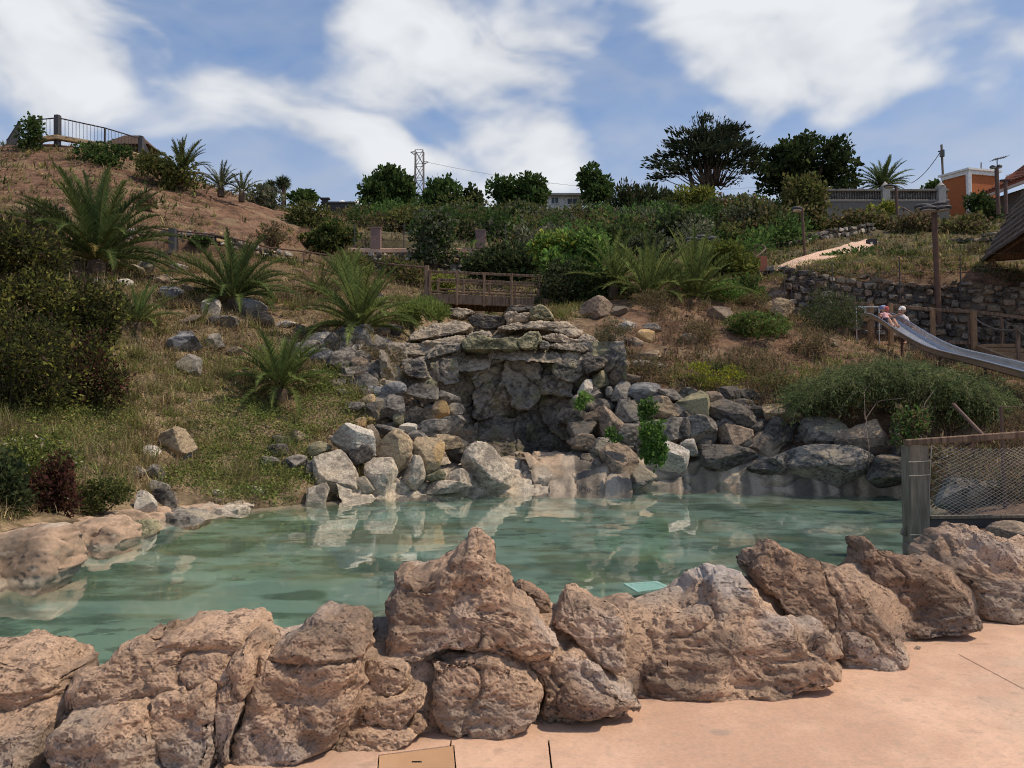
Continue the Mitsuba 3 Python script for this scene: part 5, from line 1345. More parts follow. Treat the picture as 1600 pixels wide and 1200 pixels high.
for e, el in ((-1, A_(-.15, -.10, .64)), (1, A_(.16, -.06, .62))):
    sh = sh + limb([(A_(.12 * e, 0, .79), .056), (A_(.12 * e, 0, .79) * .35 + el * .65, .052)])
plain('shirt', smooth_body(sh), (.72, .66, .66), k)
tr_ = limb([(A_(.02, 0, .52), .115), (A_(.02, 0, .44), .12)])
for e in (-1, 1): tr_ = tr_ + limb([(A_(.055 * e + .02, 0, .46), .088), (A_(.06 * e + .02, -.02, .27), .068)])
plain('trousers', smooth_body(tr_), (.05, .055, .08), k)
cap = limb([(hc + [0, 0, .055], .102), (hc + [.02, .015, .06], .10)]) + limb([(hc + unit(f_) * .1 + [0, 0, .06], .02), (hc + unit(f_) * .17 + [0, 0, .045], .014)])
plain('cap', smooth_body(cap), (.70, .70, .68), k)
plain('hair', smooth_body(limb([(hc - unit(f_) * .035 + [0, 0, -.0], .098), (hc - unit(f_) * .06 + [0, 0, -.07], .07)])), (.05, .03, .02), k)

# child lying back on the slide, in a pink top and a blue and red helmet-like cap
k = thing('person', 'child in pink with a blue and red cap sitting at the top of the slide', 'person')
s0 = np.array([11.32, 23.95, 4.44])
B_ = lambda x, y, z: s0 + np.array([x, y, z])
hc = B_(0.02, .22, .40); f_ = np.array([.25, -.95, -.1])
body = headm(hc, f_, .095) + limb([(B_(.01, .18, .30), .045), (B_(0, .15, .24), .07), (B_(0, .08, .12), .085), (B_(0, 0, .07), .09)]) + limb([(B_(-.1, .15, .24), .045), (B_(.1, .15, .24), .045)])
for e in (-1, 1):
    body = body + limb([(B_(.06 * e, -.02, .06), .065), (B_(.07 * e, -.30, .02), .05), (B_(.07 * e, -.56, -.22), .035), (B_(.07 * e, -.62, -.19), .03)])
    el, wr = B_(.19 * e, .02, .15), B_(.27 * e, -.12, .19)
    body = body + limb([(B_(.12 * e, .15, .24), .038), (el, .03), (wr, .023)]) + hand(wr, wr - el, e)
plain('body', smooth_body(body, .03), SKIN, k)
face_parts(hc, f_, k)
sh = limb([(B_(0, .15, .24), .085), (B_(0, .08, .12), .10), (B_(0, 0, .07), .105)]) + limb([(B_(-.11, .15, .235), .058), (B_(.11, .15, .235), .058)])
plain('shirt', smooth_body(sh, .03), (.62, .35, .36), k)
sh = limb([(B_(-.06, -.02, .06), .08), (B_(-.07, -.25, .03), .065)]) + limb([(B_(.06, -.02, .06), .08), (B_(.07, -.25, .03), .065)])
plain('shorts', smooth_body(sh, .03), (.06, .05, .07), k)
plain('cap', smooth_body(limb([(hc + [-.03, .02, .045], .098), (hc + [.0, .03, .05], .1)]), .03), (.20, .24, .42), k)
plain('cap_brim', smooth_body(limb([(hc + [.05, -.05, .03], .075), (hc + [.07, -.06, -.01], .06)]), .03), (.50, .12, .13), k)
# ------------------------------------------------------------------ plants
def tint(n, pal, g, var=.22):
    """One colour per leaf, drawn from a palette of (r, g, b, weight)."""
    pal = np.array(pal, float)
    w = pal[:, 3] / pal[:, 3].sum()
    c = pal[g.choice(len(pal), n, p=w), :3]
    return 1.22 * c * np.exp(g.normal(size=(n, 1)) * var) * (1 + g.normal(size=(n, 3)) * .06)


def leaves(C, Dr, L, W, g, fold=.25):
    """A folded blade (two triangles) per centre: base at C, along Dr, length L, half-width W."""
    n = len(C); Dr = unit(Dr)
    S = unit(np.cross(Dr, unit(g.normal(size=(n, 3))))); N = np.cross(S, Dr)
    L = np.broadcast_to(L, (n,))[:, None]; W = np.broadcast_to(W, (n,))[:, None]
    V = np.stack([C, C + Dr * L * .5 + S * W + N * W * fold, C + Dr * L, C + Dr * L * .5 - S * W + N * W * fold], 1).reshape(-1, 3)
    b = np.arange(n)[:, None] * 4
    return V, np.vstack([b + [0, 1, 2], b + [0, 2, 3]])


def crown_mesh(lobes, n, size, pal, g, up=.35, shell=.55, aspect=.34, flat=1.0, rag=.28):
    """Leaves spread through the lobes (centre, radii): most of them near each lobe's skin, with ragged edges."""
    C, R = np.array([l[0] for l in lobes]), np.array([l[1] for l in lobes])
    vol = np.prod(R, 1) ** (2 / 3); idx = g.choice(len(lobes), n, p=vol / vol.sum())
    u = unit(g.normal(size=(n, 3)))
    r = (shell + (1 - shell) * g.random(n)) * (1 + rag * g.normal(size=n) * .5)
    rag_n = FBM(u * 2.5 + idx[:, None] * 7.1, 2, 3)
    r = r * (.72 + .56 * rag_n)
    P = C[idx] + u * R[idx] * r[:, None]
    d = unit(u + [0, 0, up] + g.normal(size=(n, 3)) * .55) * [1, 1, flat]
    s = size * np.exp(g.normal(size=n) * .25)
    V, F = leaves(P, d, s, s * aspect, g)
    return V, F, np.repeat(tint(n, pal, g), 4, 0)


def branch_tubes(base, tips, r0, g, sides=5):
    out = []
    for t in tips:
        t = np.asarray(t); m = base * .45 + t * .55 + g.normal(size=3) * np.linalg.norm(t - base) * .06
        m[2] = base[2] + (t[2] - base[2]) * .45
        out.append(tube([base + g.normal(size=3) * r0 * .5 * [1, 1, 0], m, t], [r0, r0 * .6, r0 * .22], sides))
    return cat(out)


OLIVE = [(0.101, 0.115, 0.038, 3), (0.142, 0.149, 0.047, 2), (0.068, 0.078, 0.030, 2), (0.162, 0.135, 0.068, .6)]
DARK = [(0.035, 0.049, 0.023, 3), (0.051, 0.070, 0.030, 2), (0.068, 0.084, 0.035, 1)]
DKGREEN = [(0.041, 0.068, 0.024, 3), (0.061, 0.101, 0.032, 2), (0.081, 0.128, 0.041, 1)]
GREEN = [(0.081, 0.149, 0.041, 3), (0.115, 0.196, 0.054, 2), (0.061, 0.108, 0.034, 2)]
BRIGHT = [(0.135, 0.230, 0.054, 3), (0.189, 0.284, 0.068, 2), (0.095, 0.162, 0.047, 2)]
YELLOW = [(0.203, 0.230, 0.047, 3), (0.270, 0.277, 0.061, 2), (0.135, 0.162, 0.041, 2)]
GREYGR = [(0.115, 0.128, 0.081, 3), (0.162, 0.169, 0.115, 2), (0.081, 0.092, 0.057, 2)]
HEATH = [(.20, .205, .05, .7), (0.045, 0.050, 0.022, 3), (0.060, 0.066, 0.025, 2), (0.110, 0.115, 0.030, 1.0), (0.050, 0.038, 0.028, 1.2)]
RED = [(0.077, 0.033, 0.029, 3), (0.055, 0.028, 0.022, 2), (0.099, 0.055, 0.033, 1), (0.055, 0.066, 0.022, .5)]
BROWNISH = [(0.149, 0.115, 0.068, 3), (0.189, 0.149, 0.081, 2), (0.101, 0.081, 0.047, 2), (0.108, 0.115, 0.047, 1)]
STRAW_ = [(.26, .20, .12, 3)]
COVER_ = [(.15, .20, .055, 3), (.19, .235, .07, 3), (.11, .15, .045, 2)]


def plant(name, label, category, x0, y0, x1, y1, Y=None, pal=GREEN, n=3000, leaf=.06, lobes=14, depth=.8, up=.35, shell=.45, aspect=.34, seed=1, group=None, stems=6, lobe_r=(.26, .42), dome=True, flat=1.0, rag=.28, trunk=None, base=None):
    """A shrub or tree crown filling the pixel box, standing on the ground under it."""
    g = np.random.default_rng(seed)
    if Y is None:
        b = G((x0 + x1) / 2, y1 - 2); Y = b[1]
    c0, c1 = at(x0, y1, Y), at(x1, y0, Y)
    w, h = c1[0] - c0[0], c1[2] - c0[2]
    cx, zb = (c0[0] + c1[0]) / 2, c0[2]
    L = []; lobes = int(lobes * 1.7); lobe_r = (lobe_r[0] * .62, lobe_r[1] * .82)
    for i in range(lobes):
        for _ in range(40):
            f = g.uniform(-1, 1, 3)
            if dome: f[2] = g.uniform(-.8, 1)
            if (f ** 2).sum() < 1 and (f ** 2).sum() > .12: break
        if i % 6 == 5: f = unit(f) * g.uniform(1.0, 1.14)
        rr = g.uniform(*lobe_r)
        R = np.array([w * .5, w * .5 * depth, h * .5]) * rr * 1.65
        ce = np.array([cx, Y, zb + h * .5]) + f * (np.array([w * .5, w * .5 * depth, h * .5]) - R * .35)
        L.append((ce, R * [1, 1, 1]))
    n = int(n * .82); leaf = leaf * 1.24
    k = thing(name, label, category, group)
    gz = float(Z(cx if base is None else base[0], Y)) if base is None else base[2]
    bpt = np.array([cx if base is None else base[0], Y, min(gz, zb + h * .3) - .05])
    V, F, col = crown_mesh(L, n, leaf, pal, g, up, shell, aspect, flat, rag)
    put('crown' if trunk else 'foliage', (V, F), 'leaf', k, color=col)
    tips = [l[0] + [0, 0, l[1][2] * .3] for l in L[:max(stems, 1)]]
    if trunk:
        top = np.array([cx, Y, zb + h * .35])
        r = trunk
        put('trunk', tube([bpt, bpt * .6 + top * .4 + [r * .4, 0, 0], top], [r * 1.25, r, r * .7], 9), 'bark', k)
        put('limbs', branch_tubes(top - [0, 0, h * .12], tips, r * .55, g), 'bark', k, kind='stuff')
    elif stems:
        put('stems', branch_tubes(bpt, tips, max(.012, .012 * h), g), 'bark', k, kind='stuff')
    return k


# ---- date palms
def frond(base, az, el, L, droop, g, pal, nl=34, lw=.018, ll=.30, twist=0.0):
    """One feather leaf: an arching midrib with folded leaflets on both sides."""
    t = np.linspace(0, 1, 13)
    ang = el - droop * t ** 1.6
    seg = L / 12
    d = np.stack([np.cos(ang) * math.cos(az), np.cos(ang) * math.sin(az), np.sin(ang)], -1)
    P = base + np.r_[np.zeros((1, 3)), np.cumsum(d[:-1] * seg, 0)]
    rv, rf = tube(P, np.linspace(.022, .005, 13) * L / 1.8, 4)
    s = np.linspace(.14, .99, nl)
    Q = np.stack([np.interp(s, t, P[:, i]) for i in range(3)], -1)
    tn = unit(np.stack([np.interp(s, t, d[:, i]) for i in range(3)], -1))
    sd = unit(np.cross(tn, [0, 0, 1.0]) + 1e-6)
    nr = np.cross(sd, tn)
    prof = np.clip(np.sin(np.pi * np.clip(s * .86 + .14, 0, 1)) ** .7, .22, 1)
    Vs, Fs, n0 = [rv], [rf], len(rv)
    for sg in (-1, 1):
        l = ll * L * .55 * prof * np.exp(g.normal(size=nl) * .1)
        dr_ = unit(sd * sg * .62 + tn * .85 + nr * .42 + g.normal(size=(nl, 3)) * .12)
        tip = Q + dr_ * l[:, None] - np.array([0, 0, 1]) * (l * .12)[:, None]
        w = lw * L * .55
        V = np.stack([Q + tn * w, Q - tn * w, tip], 1)
        Vs.append(V.reshape(-1, 3)); Fs.append(np.arange(nl * 3).reshape(-1, 3) + n0); n0 += nl * 3
    V, F = np.vstack(Vs), np.vstack(Fs)
    col = 1.15 * np.tile(np.array(pal), (len(V), 1)) * np.exp(g.normal() * .18) * np.exp(np.repeat(g.normal(size=(len(V) + 2) // 3), 3)[:len(V), None] * .12)
    col[:len(rv)] = np.array([.17, .17, .06])
    return V, F, col


def palm(label, px, py, size_px, n=24, el=(25, 88), droop=(.5, 1.3), seed=1, Y=None, cols=((.05, .085, .026), (.065, .10, .03), (.04, .07, .024)), trunk_h=.25, trunk_r=.16, dead=2, nl=36, group=None, cat_='palm', lw=.021, ll=.31):
    g = np.random.default_rng(seed)
    b = G(px, py) if Y is None else at(px, py, Y)
    L = .94 * size_px * b[1] / FOC; n = int(n * 1.75); nl = int(nl * 1.5)
    k = thing('date_palm', label, cat_, group)
    top = b + [0, 0, trunk_h]
    m = trimesh.creation.revolve(np.array([[0, -.3], [trunk_r * 1.1, -.3], [trunk_r * 1.15, 0], [trunk_r, trunk_h * .7], [trunk_r * .8, trunk_h], [0, trunk_h + trunk_r * .4]]), sections=12)
    V = np.array(m.vertices) + b; V = V + (FBM(V * 14, 2, seed) - .5)[:, None] * trunk_r * .4
    put('trunk', (V, np.array(m.faces)), 'bark', k)
    for i in range(n):
        az = i * 2.39996 + g.normal() * .25
        f = (i + .5) / n
        e = math.radians(el[1] + (el[0] - el[1]) * f ** .9 + g.normal() * 5)
        V, F, c = frond(top + np.array([math.cos(az), math.sin(az), 0]) * trunk_r * .4, az, e, L * g.uniform(.82, 1.08) * (1 - .12 * f), g.uniform(*droop) * (.7 + .95 * f), g, cols[int(g.integers(len(cols)))], nl, lw, ll)
        put('frond', (V, F), 'leaf', k, color=c)
    for i in range(dead + 2):
        az = g.uniform(0, 6.28)
        V, F, c = frond(top, az, math.radians(g.uniform(-5, 18)), L * .75, g.uniform(.7, 1.1), g, ((.22, .17, .06), (.20, .13, .07), (.25, .21, .10))[i % 3], 26, lw, ll)
        put('frond', (V, F), 'leaf', k, color=c, label='dry yellowed frond')
    return k


DP = ((.075, .11, .04), (.095, .135, .045), (.06, .09, .034))
GP = ((.12, .165, .055), (.15, .19, .06), (.095, .135, .045))
palm('largest date palm on the left hill, dark green, arching beside the grey post', 150, 428, 165, 32, (8, 86), (.5, 1.1), 11, None, DP, .35, .24, 1, 44)
palm('date palm with spread fronds right of the largest one, above pale stones', 366, 482, 122, 26, (6, 84), (.5, 1.2), 12, None, DP, .25, .18, 2, 38)
palm('bushy date palm standing on the shoulder left of the cliff', 562, 528, 128, 28, (5, 86), (.5, 1.2), 13, None, GP, .25, .18, 3, 38)
palm('date palm in green ground cover on the lower left slope', 438, 622, 112, 26, (4, 84), (.5, 1.3), 14, None, GP, .2, .16, 2, 38)
palm('small pale green date palm beside the dark left shrub', 214, 516, 82, 16, (12, 84), (.4, 1.2), 15, None, GP, .15, .12, 2, 32)
palm('thin young palm in front of the path handrail', 500, 468, 62, 12, (12, 82), (.5, 1.2), 16, None, ((.085, .10, .04), (.10, .11, .04)), .15, .1, 2, 28)
palm('upright young palm behind the bushy one by the handrail', 548, 452, 75, 12, (25, 86), (.4, 1.0), 17, None, GP, .15, .1, 0, 30)
palm('palm with pale fronds in the middle, left of three', 958, 452, 95, 18, (20, 86), (.4, 1.1), 18, 25.5, GP, .2, .15, 0, 32)
palm('tall feathery palm in the middle, centre of three', 1014, 480, 118, 22, (20, 88), (.4, 1.1), 19, 24.5, GP, .2, .16, 1, 34)
palm('feathery palm in the middle, right of three beside the yellowish bush', 1086, 474, 118, 20, (20, 88), (.4, 1.0), 20, 25.0, GP, .2, .15, 1, 34)
palm('palm on the hill crest right of the hilltop fence', 284, 278, 68, 18, (15, 86), (.4, 1.0), 21, 37.5, ((.075, .09, .03), (.06, .08, .028)), .2, .16, 1, 26, lw=.03)
palm('smaller grey palm on the descending left skyline', 345, 298, 48, 14, (15, 82), (.5, 1.1), 22, 38, ((.075, .085, .045), (.09, .10, .05)), .2, .14, 1, 24, lw=.032)
palm('palm with curled fronds right of the grey one on the left skyline', 378, 306, 42, 12, (10, 80), (.5, 1.1), 23, 38.5, ((.07, .085, .035), (.085, .10, .04)), .2, .14, 1, 24, lw=.032)
palm('dark full palm crown on the skyline above the balustrade', 1380, 297, 50, 44, (-22, 86), (.4, .9), 24, 58, DP, .3, .3, 0, 26, lw=.032)


# rosette trees on the left skyline
def rosette_tree(label, px, py0, py1, r_px, Y, seed, cat_='tree'):
    g = np.random.default_rng(seed); k = thing('dragon_tree', label, cat_)
    b, t = at(px, py1, Y), at(px, py0, Y); R = r_px * Y / FOC
    put('trunk', tube([b - [0, 0, 1], (b + t) / 2 + [.1, 0, 0], t], [.2, .16, .14], 8), 'bark', k)
    n = 260; u = unit(g.normal(size=(n, 3)) + [0, 0, .35])
    V, F = leaves(t + u * .05, u, R * g.uniform(.75, 1.1, n), R * .06, g)
    put('crown', (V, F), 'leaf', k, color=np.repeat(tint(n, [(.055, .075, .04, 2), (.075, .09, .05, 1)], g), 4, 0))
rosette_tree('rosette topped tree on a thin trunk, right of the pair on the left skyline', 442, 287, 316, 15, 58, 31)
rosette_tree('rosette topped tree, left of the pair on the left skyline', 422, 292, 316, 12, 58, 32)

# ---- left hill shrubs
plant('heath_shrub', 'big dark heath shrub with olive tips at the left edge, foremost of its clump', 'shrub', -90, 500, 120, 655, 12.8, HEATH, 12000, .06, 30, .75, seed=41, lobe_r=(.16, .34), stems=14, aspect=.24)
plant('heath_shrub', 'dark twiggy heath shrub right of the foremost one in the left clump', 'shrub', 60, 520, 200, 640, 13.8, HEATH + RED[:1], 8000, .06, 26, .75, seed=146, lobe_r=(.15, .32), stems=12, aspect=.22)
plant('heath_shrub', 'heath shrub with bright olive tips behind the foremost one at the left edge', 'shrub', -60, 420, 110, 545, 14.4, HEATH + [(.16, .17, .045, 2)], 9000, .065, 26, .75, seed=147, lobe_r=(.15, .32), stems=10, aspect=.26)
plant('heath_shrub', 'dark shrub above the big heath shrub at the left edge', 'shrub', -60, 345, 105, 460, 15.5, HEATH, 8000, .075, 24, .8, seed=42, lobe_r=(.2, .32), aspect=.24)
plant('heath_shrub', 'dark heath shrub between the big one and the small palm', 'shrub', 70, 430, 205, 560, 15.2, HEATH, 8000, .065, 24, .75, seed=140, lobe_r=(.18, .3), stems=8, aspect=.24)
plant('flowering_shrub', 'yellow green shrub with tiny white flowers in the lower left corner above the lip', 'shrub', -20, 682, 125, 806, 10.2, [(.13, .15, .04, 3), (.17, .19, .05, 2), (.08, .10, .03, 2), (.55, .52, .42, .22)], 6500, .032, 26, .7, seed=43, lobe_r=(.2, .3))
plant('red_shrub', 'dark red leaved bush by the lip in the lower left', 'shrub', 40, 716, 122, 806, 9.8, RED, 3200, .04, 16, .7, seed=44)
plant('dark_shrub', 'almost black green shrub at the left edge above the lip', 'shrub', -50, 702, 40, 830, 9.2, DARK, 3200, .045, 14, .8, seed=45)
plant('leafy_shrub', 'low shrub with small pale leaves between the red bush and the pale upright boulder', 'shrub', 104, 742, 200, 806, 10.6, [(.10, .115, .04, 3), (.15, .155, .06, 2), (.06, .075, .025, 3)], 4200, .03, 20, .6, seed=46)
plant('twiggy_bush', 'dark twiggy bush before the left end of the hilltop fence', 'bush', 26, 182, 66, 262, 38.5, DKGREEN, 1500, .13, 10, .7, seed=47, dome=False)
plant('dark_shrub', 'rounded dark bush under the hilltop fence', 'shrub', 118, 226, 206, 268, 38, DKGREEN, 2200, .13, 14, .7, seed=48)
plant('olive_shrub', 'olive bush below the right end of the hilltop fence', 'shrub', 205, 240, 262, 282, 37, OLIVE, 1700, .12, 10, .7, seed=49)
plant('olive_shrub', 'olive bush around the foot of the crest palm', 'shrub', 250, 255, 325, 296, 37.2, OLIVE, 1800, .12, 10, .7, seed=50)
plant('grey_shrub', 'grey green bush at the left end of the descending skyline', 'shrub', 385, 290, 440, 330, 45, GREYGR, 1600, .15, 10, .7, seed=51)
plant('olive_shrub', 'olive bush with reedy leaves below the shed', 'shrub', 440, 318, 512, 372, 40, [(.10, .115, .04, 3), (.14, .14, .05, 2), (.06, .075, .03, 2)], 2400, .14, 14, .7, seed=52)
plant('dark_shrub', 'small dark dome shaped tree left of the marquee', 'tree', 452, 300, 494, 322, 58, DKGREEN, 1300, .22, 9, .8, seed=53)
plant('grey_shrub', 'scrubby grey brush below the marquee', 'shrub', 520, 330, 585, 358, 52, GREYGR, 1500, .2, 10, .7, seed=54)
plant('twiggy_bush', 'grey twiggy bush at the top left above the dark shrubs', 'bush', 20, 318, 100, 362, 24, [(.11, .105, .065, 3), (.14, .125, .08, 2), (.08, .085, .04, 2)], 1800, .08, 10, .7, seed=55)
for i, (a, b, c, d_, s, lb) in enumerate([(250, 270, 278, 300, 4, 'small olive tuft under the crest palm on the bare hill'), (400, 350, 450, 392, 5, 'scrubby olive tuft above the path handrail'), (300, 372, 330, 384, 6, 'tiny green tuft behind the square post'), (520, 380, 580, 430, 7, 'olive brush at the right end of the handrail'), (205, 306, 240, 330, 8, 'small brown tuft on the bare red hill')]):
    plant('scrub_tuft', lb, 'shrub', a, b, c, d_, None, [OLIVE, BROWNISH, DKGREEN, OLIVE, BROWNISH][i], 900, .1, 8, .8, seed=60 + i)

# ---- middle: trees and bushes behind the bridge
plant('conifer', 'dense dark conifer with a pointed top beside the pylon', 'tree', 570, 270, 652, 345, 57, DKGREEN, 5200, .26, 30, .8, seed=71, lobe_r=(.2, .32), trunk=.25, shell=.3, up=.6)
plant('conifer', 'narrow pointed conifer top rising behind the dense conifer', 'tree', 588, 262, 622, 310, 57.6, DKGREEN, 1500, .24, 10, .8, seed=72, trunk=.15, up=.8)
plant('broad_tree', 'dark broad tree right of the pylon', 'tree', 652, 285, 735, 385, 54, DKGREEN, 6500, .24, 30, .7, seed=73, lobe_r=(.2, .32), trunk=.22)
plant('shaggy_tree', 'small shaggy tree with a bare stem right of the broad dark tree', 'tree', 722, 298, 752, 336, 55, DARK, 1500, .22, 9, .8, seed=74, trunk=.1)
plant('leafy_tree', 'spreading leafy tree left of the small pale house', 'tree', 768, 278, 858, 330, 62, DKGREEN, 4200, .27, 24, .7, seed=75, lobe_r=(.2, .3), trunk=.22)
plant('leafy_tree', 'dense tree right of the small pale house', 'tree', 904, 264, 954, 322, 66, DKGREEN, 3200, .28, 18, .8, seed=76, trunk=.22, lobe_r=(.24, .36))
plant('green_bush', 'dark green bush mass behind the right pillar', 'bush', 735, 328, 850, 425, 46, [(.035, .055, .022, 3), (.055, .075, .03, 2), (.08, .095, .04, 1)], 7000, .19, 30, .6, seed=77, lobe_r=(.18, .3))
plant('green_bush', 'grey green bush left of the right pillar', 'bush', 640, 335, 715, 420, 36, GREYGR[:2] + DKGREEN[:2], 4200, .14, 20, .6, seed=78, lobe_r=(.2, .3))
plant('green_bush', 'dark hedge like bush between bridge and bright bush', 'bush', 730, 385, 850, 445, 31.5, DARK, 5200, .13, 22, .6, seed=79, lobe_r=(.2, .3))
plant('brown_bush', 'brownish leafless bush left of the bridge', 'bush', 560, 405, 690, 470, 29.5, OLIVE + BROWNISH, 4200, .10, 18, .6, seed=80, lobe_r=(.2, .3))
plant('yellow_bush', 'yellow green bush behind the left part of the bridge', 'bush', 672, 420, 716, 465, 28.5, YELLOW, 1300, .09, 8, .7, seed=81)
plant('olive_scrub', 'olive scrub between conifer and left pillar', 'bush', 560, 335, 660, 388, 43, OLIVE + BROWNISH, 4200, .17, 20, .5, seed=82, lobe_r=(.2, .3))
plant('grey_scrub', 'grey green scrub under the small pale house', 'bush', 830, 328, 960, 402, 50, GREYGR + DKGREEN, 6500, .2, 30, .6, seed=83, lobe_r=(.18, .3))
plant('spiky_bush', 'pointed dark bush with upright branches on the middle skyline', 'bush', 945, 288, 1055, 385, 50, DARK + [(.06, .06, .035, 1.5)], 7500, .26, 26, .7, seed=84, lobe_r=(.2, .3), up=1.5, aspect=.16)
plant('yellow_bush', 'yellow green feathery bush on the skyline under the cypress', 'bush', 1042, 292, 1120, 345, 52, YELLOW + OLIVE[:1], 4200, .2, 20, .7, seed=85, lobe_r=(.2, .32), aspect=.2)
plant('brown_bush', 'brown grey bush under the right side of the cypress', 'bush', 1095, 312, 1190, 392, 48, GREYGR + BROWNISH + OLIVE, 5200, .19, 24, .6, seed=86, lobe_r=(.18, .3))
plant('dark_bush', 'nearly black bush above the palms in the middle', 'bush', 1020, 335, 1125, 405, 41, DARK, 5200, .16, 22, .6, seed=87, lobe_r=(.2, .3))
plant('olive_bush', 'olive bush above the curved railing', 'bush', 1130, 320, 1240, 405, 44, OLIVE + BROWNISH + DARK, 6200, .17, 26, .6, seed=88, lobe_r=(.18, .3))
plant('dark_bush', 'dark bush left of the middle palms behind the bright one', 'bush', 880, 355, 1010, 425, 38, DARK + OLIVE[:1] + DKGREEN, 6000, .16, 26, .6, seed=89, lobe_r=(.18, .3))
plant('bright_bush', 'bright green leafy bush right of the bridge', 'bush', 848, 372, 962, 470, 27.5, BRIGHT + GREEN, 7800, .12, 30, .7, seed=90, lobe_r=(.2, .3), aspect=.4)
plant('bright_bush', 'sunlit lime topped bush on the bright leafy one', 'bush', 830, 366, 935, 420, 28.2, YELLOW[:1] + BRIGHT, 3600, .12, 18, .7, seed=91, lobe_r=(.22, .32), aspect=.4)
plant('grey_bush', 'rounded grey green bush at the right end of the bridge', 'bush', 838, 412, 918, 485, 25.8, [(.055, .07, .035, 3), (.08, .095, .05, 2), (.04, .05, .025, 2)], 4600, .08, 20, .7, seed=92, lobe_r=(.22, .32))
plant('dark_bush', 'dark bush at the foot of the left middle palm', 'bush', 900, 425, 985, 486, 25.8, DARK + DKGREEN, 4200, .09, 18, .6, seed=93, lobe_r=(.22, .32))
plant('yellow_bush', 'big yellow green bush round the lamp right of the palms', 'bush', 1075, 380, 1176, 455, 29.5, [(.115, .14, .035, 3), (.15, .17, .04, 2), (.07, .09, .028, 2)], 6800, .11, 28, .7, seed=94, lobe_r=(.2, .3))
plant('dark_bush', 'dark bush behind the right middle palm', 'bush', 1000, 420, 1100, 472, 28, DKGREEN + OLIVE, 4500, .11, 20, .6, seed=95, lobe_r=(.2, .3))
plant('green_bush', 'fresh green bush under the yellow green one', 'bush', 1096, 440, 1160, 490, 25.2, BRIGHT + GREEN, 2600, .075, 14, .7, seed=96)
plant('green_bush', 'olive bush at the left end of the curved wall', 'bush', 1140, 430, 1195, 482, 26.5, OLIVE + GREEN, 2000, .08, 12, .7, seed=97)

# ---- right slope
plant('fine_shrub', 'rounded fine leaved grey green shrub left of the slide', 'shrub', 1250, 450, 1336, 532, 23.6, [(.07, .09, .04, 3), (.10, .12, .055, 2), (.05, .065, .03, 2)], 5200, .06, 22, .8, seed=101, lobe_r=(.22, .34), aspect=.18, up=.8)
plant('low_green_shrub', 'low spreading green shrub below the big tan boulder', 'shrub', 1140, 488, 1245, 532, None, GREEN + OLIVE, 4200, .055, 22, .7, seed=102, lobe_r=(.2, .3))
plant('grey_tuft', 'grey brown twiggy tuft below the fine leaved shrub', 'shrub', 1232, 518, 1310, 556, None, BROWNISH, 1800, .06, 14, .7, seed=103, aspect=.14)
plant('wild_mustard', 'patch of yellow flowering weeds on the red slope', 'plant', 1058, 566, 1168, 618, 18.6, [(.34, .33, .03, 2), (.20, .22, .04, 3), (.12, .14, .04, 3)], 4200, .035, 30, .6, seed=104, lobe_r=(.14, .24), aspect=.3, up=.9)
plant('wall_vine', 'fresh green leafy vine hanging in the boulder wall', 'plant', 1000, 655, 1040, 725, 16.0, GREEN + BRIGHT[:1], 3000, .05, 14, .5, seed=105, dome=False, aspect=.45, stems=0)
plant('wall_vine', 'thin green sprig above the leafy vine in the boulder wall', 'plant', 996, 620, 1024, 662, 16.4, GREEN, 900, .045, 8, .5, seed=106, dome=False, aspect=.45, stems=0)
plant('wall_fern', 'small bright fern in the rocks right of the cliff face', 'plant', 898, 610, 925, 640, 17.2, BRIGHT, 500, .05, 6, .6, seed=107, stems=0)
plant('wall_fern', 'small green tuft low in the rocks right of the cliff face', 'plant', 948, 668, 972, 690, 16.4, GREEN, 400, .05, 6, .6, seed=108, stems=0)
# trailing shrub over the wall: arching fine stems with needle leaves
k = thing('trailing_shrub', 'large fine leaved shrub trailing over the boulder wall below the slide', 'shrub')
g = np.random.default_rng(111)
Vs, Fs, Cs, n0, tw = [], [], [], 0, []
for i in range(1750):
    f = g.random()
    px = 1235 + 340 * f; py = 628 - 58 * math.sin(math.pi * min(1, .10 + f * .86)) + g.normal() * 9
    b = at(px, min(py + 18, 640), 17.5 - 1.3 * f + g.normal() * .5)
    a = g.uniform(-1.4, 1.4) + (-1.57 if g.random() < .75 else 1.57)
    d0 = np.array([math.cos(a) * .8, math.sin(a) * .55, g.uniform(.15, 1.0)])
    Ls = g.uniform(.35, .95) * (1.15 if f > .3 else .8)
    t = np.linspace(0, 1, 16)[:, None]
    P = b + d0 * Ls * t - np.array([0, 0, 1.0]) * Ls * 1.0 * t ** 2
    if i % 5 == 0: tw.append(tube(P[::3], np.linspace(.008, .003, len(P[::3])), 3, False))
    C = np.repeat(P, 2, 0) + g.normal(size=(32, 3)) * .02
    dd = np.repeat(unit(np.gradient(P, axis=0)), 2, 0) + g.normal(size=(32, 3)) * .75
    s = g.uniform(.05, .115, 32)
    V, F = leaves(C, dd, s, s * .12, g)
    Vs.append(V); Fs.append(F + n0); n0 += len(V)
    base_c = np.array([(.14, .18, .08), (.175, .215, .095), (.105, .14, .06), (.23, .24, .12)][int(g.choice(4, p=[.4, .3, .2, .1]))])
    Cs.append(np.repeat(base_c * np.exp(g.normal(size=(32, 1)) * .2), 4, 0))
put('foliage', (np.vstack(Vs), np.vstack(Fs)), 'leaf', k, color=np.vstack(Cs))
put('stems', cat(tw), 'bark', k, kind='stuff')
dry = []
